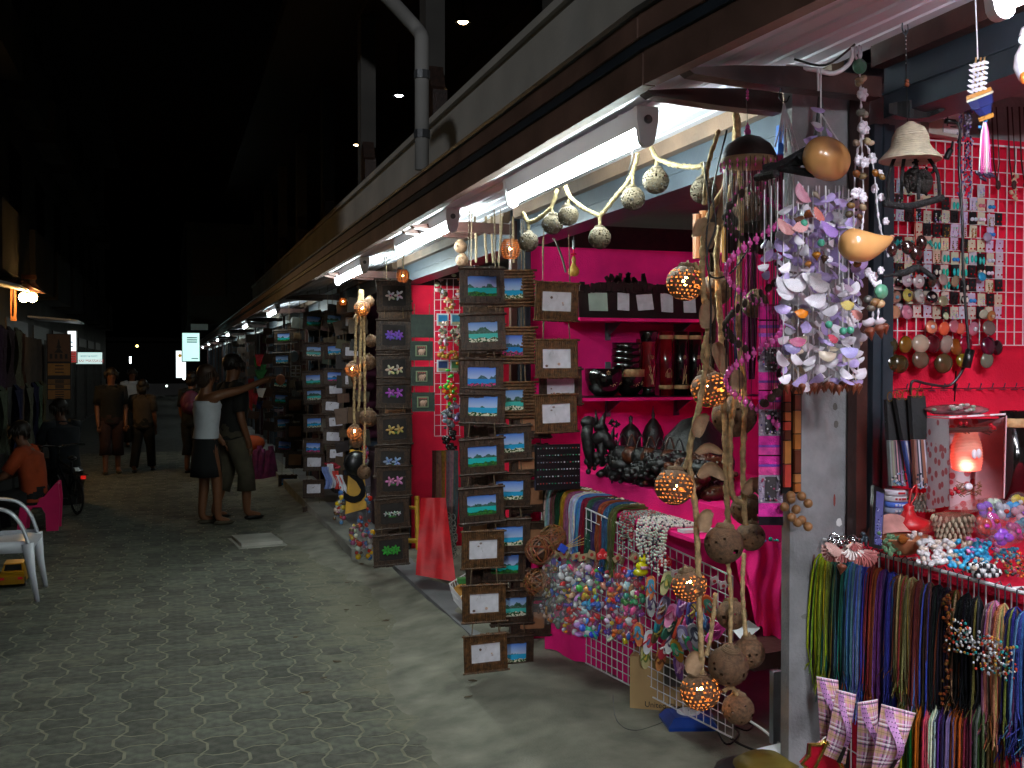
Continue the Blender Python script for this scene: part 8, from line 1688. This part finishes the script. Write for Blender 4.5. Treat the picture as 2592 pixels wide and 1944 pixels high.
# bicycle
c3 = at(212, 1309, Z=0); t = thing('bicycle', (c3.x, c3.y, 0), 'dark bicycle with a red rear reflector standing in the shade at the left', 'bicycle'); Mb = Matrix.Translation(c3) @ Matrix.Rotation(.42, 4, 'Z'); W_ = lambda x, y, z: Mb @ Vector((x, y, z)); wr = .20; RUB = mat('tyre', '101010', .7)
for yy in (wr, wr + .66):
    m = MB(); m.tube([W_(0, yy + (wr - .012) * math.cos(a * math.pi / 12), wr + (wr - .012) * math.sin(a * math.pi / 12)) for a in range(25)], .0105, 6, False); wh = part('wheel', m, RUB, t, True)
    m = MB(); m.tube([W_(0, yy + (wr - .03) * math.cos(a * math.pi / 12), wr + (wr - .03) * math.sin(a * math.pi / 12)) for a in range(25)], .006, 5, False)
    for k in range(14): m.tube([W_(R.uniform(-.02, .02), yy, wr), W_(0, yy + (wr - .03) * math.cos(k * .449), wr + (wr - .03) * math.sin(k * .449))], .0012, 3)
    part('rim', m, mat('chrome'), wh)
m = MB()
for a_, b_ in (((0, wr, wr), (0, .42, .24)), ((0, .42, .24), (0, .34, .56)), ((0, wr, wr), (0, .35, .5)), ((0, .42, .24), (0, .76, .5)), ((0, .35, .48), (0, .75, .55)), ((0, wr + .66, wr), (0, .74, .6))): m.tube([W_(*a_), W_(*b_)], .014, 7)
part('frame', m, mat('bike_paint', '1a1c22', .3, metal=.3), t); m = MB(); m.tube(curve([W_(-.24, .62, .72), W_(-.12, .7, .72), W_(0, .74, .70), W_(.12, .7, .72), W_(.24, .62, .72)], 4), .011, 6); m.tube([W_(0, .74, .6), W_(0, .74, .7)], .012, 6); part('handlebar', m, mat('chrome'), t); m = MB(); m.ball(W_(0, .33, .60), (.05, .09, .025)); part('saddle', m, BLACK, t, True)
m = MB(); m.tube([W_(-.06, .02, .44), W_(-.06, .36, .44)], .006, 5); m.tube([W_(.06, .02, .44), W_(.06, .36, .44)], .006, 5); [m.tube([W_(-.06, .05 + k * .1, .44), W_(.06, .05 + k * .1, .44)], .005, 5) for k in range(4)]; m.tube([W_(.05, .05, .44), W_(.03, wr, wr)], .005, 5); m.tube([W_(-.05, .05, .44), W_(-.03, wr, wr)], .005, 5); part('rack', m, mat('chrome'), t)
m = MB(); m.box(W_(0, .0, .42), (.05, .02, .035)); part('reflector', m, mat('glowing_reflector', 'd01010', .2, emit=(1, .03, .02), es=.25), t); m = MB(); m.box(W_(0, .40, .2), (.02, .14, .02)); m.box(W_(.06, .44, .24), (.06, .05, .015)); m.box(W_(-.06, .40, .16), (.06, .05, .015)); part('pedals', m, BLACK, t)  # reflector given a faint glow in place of returned light

# ================================================================== PEOPLE
def skin_mesh(nm, V, E, m, root=0):
    me = bpy.data.meshes.new('s'); me.from_pydata([v[0] for v in V], E, []); o = bpy.data.objects.new('s', me); COL.objects.link(o)
    sk = o.modifiers.new('k', 'SKIN'); sk.use_smooth_shade = True; ss = o.modifiers.new('u', 'SUBSURF'); ss.levels = 2; ss.render_levels = 2
    for i, v in enumerate(V):
        r_ = v[1]; r_ = r_ if isinstance(r_, tuple) else (r_, r_); me.skin_vertices[0].data[i].radius = r_; me.skin_vertices[0].data[i].use_root = (i == root)
    bpy.context.view_layer.update(); dg = bpy.context.evaluated_depsgraph_get(); ev = o.evaluated_get(dg).to_mesh()
    mb = MB(); mb.add([v.co.copy() for v in ev.vertices], [tuple(p.vertices) for p in ev.polygons]); o.evaluated_get(dg).to_mesh_clear(); bpy.data.objects.remove(o); bpy.data.meshes.remove(me)
    return mb
SKINM = mat('skin', '6e4530', .55, var=.08, vs=20, bump=.05); HAIRM = mat('dark_hair', '1c120c', .5, var=.3, vs=60, bump=.4, bs=160)  # skin colour darkened to stand for the dim lane
def person(loc, face, h, label, pose, clothes, hair=HAIRM, hairlen=.03, skin=SKINM, group=None, lean=0):
    """face: heading in radians (0 = +Y, clockwise towards +X). local x = right, y = forward"""
    c, s_ = math.cos(face), math.sin(face)
    def Wd(p): x, y, z = p; y2 = y + lean * max(0, z - .5); return Vector((loc[0] + (x * c + y2 * s_) * h, loc[1] + (-x * s_ + y2 * c) * h, loc[2] + z * h))
    J = dict(pel=(0, 0, .515), bel=(0, .005, .60), che=(0, .01, .72), nek=(0, .0, .815), hb=(0, .012, .865), hm=(0, .018, .915), ht=(0, .008, .965))
    for sd, sg in (('L', -1), ('R', 1)):
        J.update({sd + 'sh': (sg * .098, 0, .785), sd + 'el': (sg * .125, .0, .61), sd + 'wr': (sg * .12, .05, .47), sd + 'ha': (sg * .115, .06, .425), sd + 'hi': (sg * .052, 0, .49), sd + 'kn': (sg * .055, .012, .27), sd + 'an': (sg * .055, -.012, .04), sd + 'to': (sg * .065, .075, .015)})
    J.update(pose)
    RD = dict(pel=(.085, .062), bel=(.076, .054), che=(.088, .06), nek=.033, hb=.036, hm=(.049, .058), ht=(.036, .044), sh=.036, el=.025, wr=.018, ha=(.022, .012), hi=.056, kn=.035, an=.024, to=.02)
    K = list(J); V = [(Wd(J[k]), tuple(q * h for q in (RD.get(k) or RD[k[1:]])) if isinstance(RD.get(k, RD.get(k[1:])), tuple) else (RD.get(k) or RD[k[1:]]) * h) for k in K]
    ix = {k: i for i, k in enumerate(K)}; E = [('pel', 'bel'), ('bel', 'che'), ('che', 'nek'), ('nek', 'hb'), ('hb', 'hm'), ('hm', 'ht')]
    for sd in 'LR': E += [('che', sd + 'sh'), (sd + 'sh', sd + 'el'), (sd + 'el', sd + 'wr'), (sd + 'wr', sd + 'ha'), ('pel', sd + 'hi'), (sd + 'hi', sd + 'kn'), (sd + 'kn', sd + 'an'), (sd + 'an', sd + 'to')]
    body = skin_mesh('b', V, [(ix[a], ix[b]) for a, b in E], skin)
    P = {k: Wd(v) for k, v in J.items()}
    fw = Vector((s_, c, 0)); rt = Vector((c, -s_, 0)); hd = P['hm']
    body.ball(hd + fw * .058 * h - Vector((0, 0, .012 * h)), (.009 * h, .009 * h, .013 * h), 8, 5)
    for sg in (-1, 1): body.ball(hd + rt * sg * .049 * h - Vector((0, 0, .004 * h)), (.008 * h, .011 * h, .017 * h), 8, 5)
    for sd in 'LR':
        a, b = P[sd + 'wr'], P[sd + 'ha']; d_ = (b - a).normalized(); sdv = d_.cross(Vector((0, 0, 1))); sdv = sdv.normalized() if sdv.length > .2 else rt
        up = sdv.cross(d_)
        for k, (o_, L) in enumerate(((-.016, .042), (-.0055, .05), (.005, .047), (.015, .037))):
            r0 = b + sdv * o_ * h - d_ * .008 * h
            body.tube([r0, r0 + d_ * L * .55 * h, r0 + d_ * L * h - up * (.004 + .006 * (k > 0)) * h], [.0058 * h, .005 * h, .0038 * h], 6)
        r0 = a.lerp(b, .45) - sdv * .015 * h; body.tube([r0, r0 - sdv * .016 * h + d_ * .014 * h, r0 - sdv * .02 * h + d_ * .034 * h], [.0065 * h, .0058 * h, .004 * h], 6)
    t = thing('person', loc, label, 'person', group); bo = part('body', body, skin, t, True)
    for kind, mm in clothes:
        def loft(rings, nm):
            m = MB(); n = 22; vs = []; rr_ = []
            for (k_, z_, rx, ry) in rings:
                c_ = (P[k_] + Vector((0, 0, z_ * h)), rx, ry)
                if rr_:
                    p_ = rr_[-1]; rr_ += [(p_[0].lerp(c_[0], f_), p_[1] + (rx - p_[1]) * f_, p_[2] + (ry - p_[2]) * f_) for f_ in (.33, .66)]
                rr_.append(c_)
            rings = rr_
            for i_, (q0, rx, ry) in enumerate(rings):
                for k in range(n): q = 2 * math.pi * k / n; vs.append(q0 + rt * math.cos(q) * rx * h + fw * math.sin(q) * ry * h * (1 + .035 * math.sin(q * 5 + i_ * .9) + .025 * math.sin(q * 9 - i_ * 1.7) + .02 * math.sin(i_ * 2.3 + q)))
            m.add(vs, [(i * n + k, i * n + (k + 1) % n, (i + 1) * n + (k + 1) % n, (i + 1) * n + k) for i in range(len(rings) - 1) for k in range(n)]); return m
        if kind == 'tee':
            m = loft([('pel', -.035, .108, .082), ('pel', 0, .106, .082), ('bel', 0, .102, .078), ('che', 0, .118, .084), ('che', .05, .118, .076), ('nek', -.012, .07, .05), ('nek', .008, .046, .044)], 'shirt')
            for sd in 'LR': a_, b_ = P[sd + 'sh'], P[sd + 'el']; m.tube([P['che'].lerp(a_, .55) + Vector((0, 0, .03 * h)), a_, a_.lerp(b_, .45), a_.lerp(b_, .8)], [.05 * h, .05 * h, .042 * h, .042 * h], 10)
            part('shirt', m, mm, t, True)
        elif kind == 'tube': part('top', loft([('pel', .02, .098, .076), ('bel', 0, .092, .07), ('che', -.03, .102, .08), ('che', .02, .104, .082), ('che', .045, .098, .074)], 'top'), mm, t, True)
        elif kind in ('trousers', 'shorts'):
            m = loft([('pel', .06, .098, .074), ('pel', .0, .108, .084), ('pel', -.05, .104, .08), ('pel', -.075, .06, .05)], kind)
            for sd in 'LR':
                a_, b_, c_ = P[sd + 'hi'], P[sd + 'kn'], P[sd + 'an']; e = .92 if kind == 'trousers' else .42; w_ = .045 if kind == 'trousers' else .056
                m.tube([a_, a_.lerp(b_, .5), b_, b_.lerp(c_, e)], [.066 * h, .062 * h, .05 * h, w_ * h], 12)
            part(kind, m, mm, t, True)
        elif kind == 'skirt':
            m = MB(); n = 24; prof = [(.07, .05, .575), (.092, .07, .52), (.098, .082, .44), (.104, .09, .36), (.108, .094, .30), (.1, .088, .302), (.09, .075, .36)]; vs = []
            for a, b, z in prof:
                for k in range(n): q = 2 * math.pi * k / n; wv = 1 + .03 * math.sin(q * 7) * (z < .4); vs.append(Wd((a * wv * math.cos(q), b * wv * math.sin(q), z)))
            m.add(vs, [(i * n + k, i * n + (k + 1) % n, (i + 1) * n + (k + 1) % n, (i + 1) * n + k) for i in range(len(prof) - 1) for k in range(n)]); part('skirt', m, mm, t, True)
        elif kind == 'shoes':
            for sd in 'LR': m = MB(); m.ball(P[sd + 'an'].lerp(P[sd + 'to'], .5) - Vector((0, 0, .014 * h)), (.028 * h, .066 * h, .018 * h), 10, 6, Matrix.Rotation(-face, 3, 'Z')); part('sandal', m, mm, t, True)
    m = MB(); m.ball(hd + Vector((0, 0, .022 * h)) - fw * .012 * h, (.054 * h, .062 * h, .056 * h), 14, 9, Matrix.Rotation(-face, 3, 'Z'))
    if hairlen > .02: m.ball(hd - fw * .03 * h - Vector((0, 0, hairlen * h * .6)), (.048 * h, .034 * h, (.045 + hairlen * .6) * h), 12, 8, Matrix.Rotation(-face, 3, 'Z'))
    g_ = random.Random(int(h * 1000))
    for k in range(46):
        a_ = g_.uniform(.6, 2 * math.pi - .6) + math.pi * 0; d0 = fw * math.cos(a_) + rt * math.sin(a_); s0 = hd + Vector((0, 0, .05 * h)) + d0 * .03 * h; e0 = hd + d0 * (.056 + g_.uniform(0, .008)) * h - Vector((0, 0, (g_.uniform(.01, .035) + max(0, -math.cos(a_)) * hairlen * 1.6) * h))
        m.tube([s0, s0.lerp(e0, .5) + d0 * .018 * h, e0], [.006 * h, .006 * h, .0015 * h], 4)
    part('hair', m, hair, t, True)
    m = MB()
    for sg in (-1, 1): m.ball(hd + fw * .0545 * h + rt * sg * .018 * h + Vector((0, 0, .004 * h)), .0055 * h, 6, 4)
    part('eyes', m, BLACK, t, True)
    m = MB(); m.ball(hd + fw * .053 * h - Vector((0, 0, .034 * h)), (.014 * h, .005 * h, .004 * h), 8, 4, Matrix.Rotation(-face, 3, 'Z')); part('mouth', m, mat('lips', '7a3a34', .5), t, True)
    return t
CW = mat('white_top', 'c4c8d0', .85, var=.08, bump=.2, bs=120); CBk = mat('black_cotton', '0c0c0e', .9, bump=.2); CK = mat('khaki_cotton', '433c2e', .9, bump=.2); CD = mat('dark_shirt', '151312', .9, var=.2, bump=.2); CO = mat('orange_shirt', '9a3a10', .85, bump=.2); CT_ = mat('tan_top', '3c3228', .9); CN = mat('navy_shirt', '151b22', .9); CRD = mat('maroon_shorts', '2a1212', .9)  # dark cloth colours deepened to stand for the dim lane
g1 = at(522, 1328, Z=0); person(g1, 1.25, 1.63, 'woman in a white strapless top and black skirt pointing at the racks', {'Rsh': (.094, .02, .795), 'Rel': (.10, .19, .83), 'Rwr': (.085, .34, .885), 'Rha': (.08, .39, .90), 'Lel': (-.115, .06, .63), 'Lwr': (-.08, .12, .52), 'Lha': (-.07, .15, .48), 'Lto': (-.05, .07, .015), 'Ran': (.06, .05, .04), 'Rkn': (.055, .05, .27), 'Rto': (.065, .13, .015)}, [('tube', CW), ('skirt', CBk), ('shoes', CK)], mat('brown_hair', '3a2416', .5, var=.3, bump=.4, bs=160), .03, mat('dimmed_skin', '74492f', .5, var=.08))  # her skin colour is darkened for the dim lane too
g2 = at(588, 1314, Z=0); person(g2, 1.2, 1.74, 'man in a dark shirt and khaki three-quarter trousers beside the pointing woman', {'Ran': (.07, .06, .04), 'Rkn': (.065, .06, .27), 'Rto': (.075, .15, .015), 'Lan': (-.06, -.09, .04), 'Lkn': (-.06, -.01, .27), 'Lto': (-.07, .0, .015)}, [('tee', CD), ('shorts', CK), ('shoes', BLACK)], HAIRM, .0, mat('dimmed_skin'))
g3 = at(362, 1194, Z=0); person(g3, .25, 1.40, 'person in a tan top and long dark trousers walking away down the lane', {'Lan': (-.06, -.13, .05), 'Lkn': (-.06, -.02, .27), 'Lto': (-.06, -.05, .015), 'Ran': (.06, .12, .04), 'Rkn': (.06, .08, .27), 'Rto': (.07, .2, .015), 'Lel': (-.14, .05, .66), 'Lwr': (-.08, .12, .62), 'Lha': (-.05, .13, .62)}, [('tee', CT_), ('trousers', CBk), ('shoes', BLACK)], HAIRM, .05)
g4 = at(283, 1198, Z=0); person(g4, 3.0, 1.58, 'man in a black tee shirt and maroon shorts standing left of the walker', {'Ran': (.06, .06, .04), 'Rto': (.07, .14, .015)}, [('tee', CBk), ('shorts', CRD), ('shoes', CK)], HAIRM, .0)
g5 = at(335, 1130, Z=0); person(g5, 2.9, 1.55, 'person in a white shirt half hidden behind the walker', {}, [('tee', CW), ('trousers', CD), ('shoes', BLACK)], HAIRM, .02)
g6 = at(487, 1198, Z=0); person(g6, .6, 1.52, 'person in dark clothes with a pink bag standing behind the pointing woman', {'Ran': (.05, -.06, .04), 'Rel': (.13, .06, .62), 'Rwr': (.06, .14, .6), 'Rha': (.02, .15, .6)}, [('tee', CN), ('shorts', CBk), ('shoes', BLACK)], HAIRM, .03)
p = g6 + Vector((-.02, -.22, 1.05)); m = MB(); m.ball(p, (.15, .09, .18), 12, 8); m.ball(p + Vector((0, -.07, -.06)), (.1, .05, .09), 10, 6); solo('backpack', m, mat('pink_bag', '5a1a3c', .6), 'pink backpack on the person behind the pointing woman', 'bag', smooth=True)
SIT = {'pel': (0, 0, .27), 'bel': (0, .01, .355), 'che': (0, .03, .475), 'nek': (0, .06, .57), 'hb': (0, .085, .615), 'hm': (0, .095, .665), 'ht': (0, .09, .715), 'Lsh': (-.098, .05, .54), 'Rsh': (.098, .05, .54), 'Lel': (-.13, .14, .40), 'Rel': (.13, .14, .40), 'Lwr': (-.08, .26, .36), 'Rwr': (.08, .26, .36), 'Lha': (-.06, .30, .36), 'Rha': (.06, .30, .36), 'Lhi': (-.055, .02, .25), 'Rhi': (.055, .02, .25), 'Lkn': (-.08, .24, .25), 'Rkn': (.08, .24, .25), 'Lan': (-.08, .22, .04), 'Ran': (.08, .22, .04), 'Lto': (-.09, .30, .015), 'Rto': (.09, .30, .015)}
person((c1.x - .05, c1.y + .13, -.08), -1.35, 1.55, 'person in an orange shirt sitting on the pink plastic chair, back to the lane', SIT, [('tee', CO), ('trousers', CBk), ('shoes', BLACK)], HAIRM, .01)
q5 = at(165, 1215, 12.0); person((q5.x, q5.y, .02), -.5, 1.62, 'person in a dark blue shirt sitting with back turned beyond the bicycle', SIT, [('tee', CN), ('trousers', CBk), ('shoes', BLACK)], HAIRM, .02)
m = MB(); m.lathe([(.2, 0), (.2, .38), (.17, .42), (.001, .42)], (q5.x, q5.y, 0), 14); solo('plastic_stool', m, BLACK, 'dark round stool under the person in the dark blue shirt', 'stool')
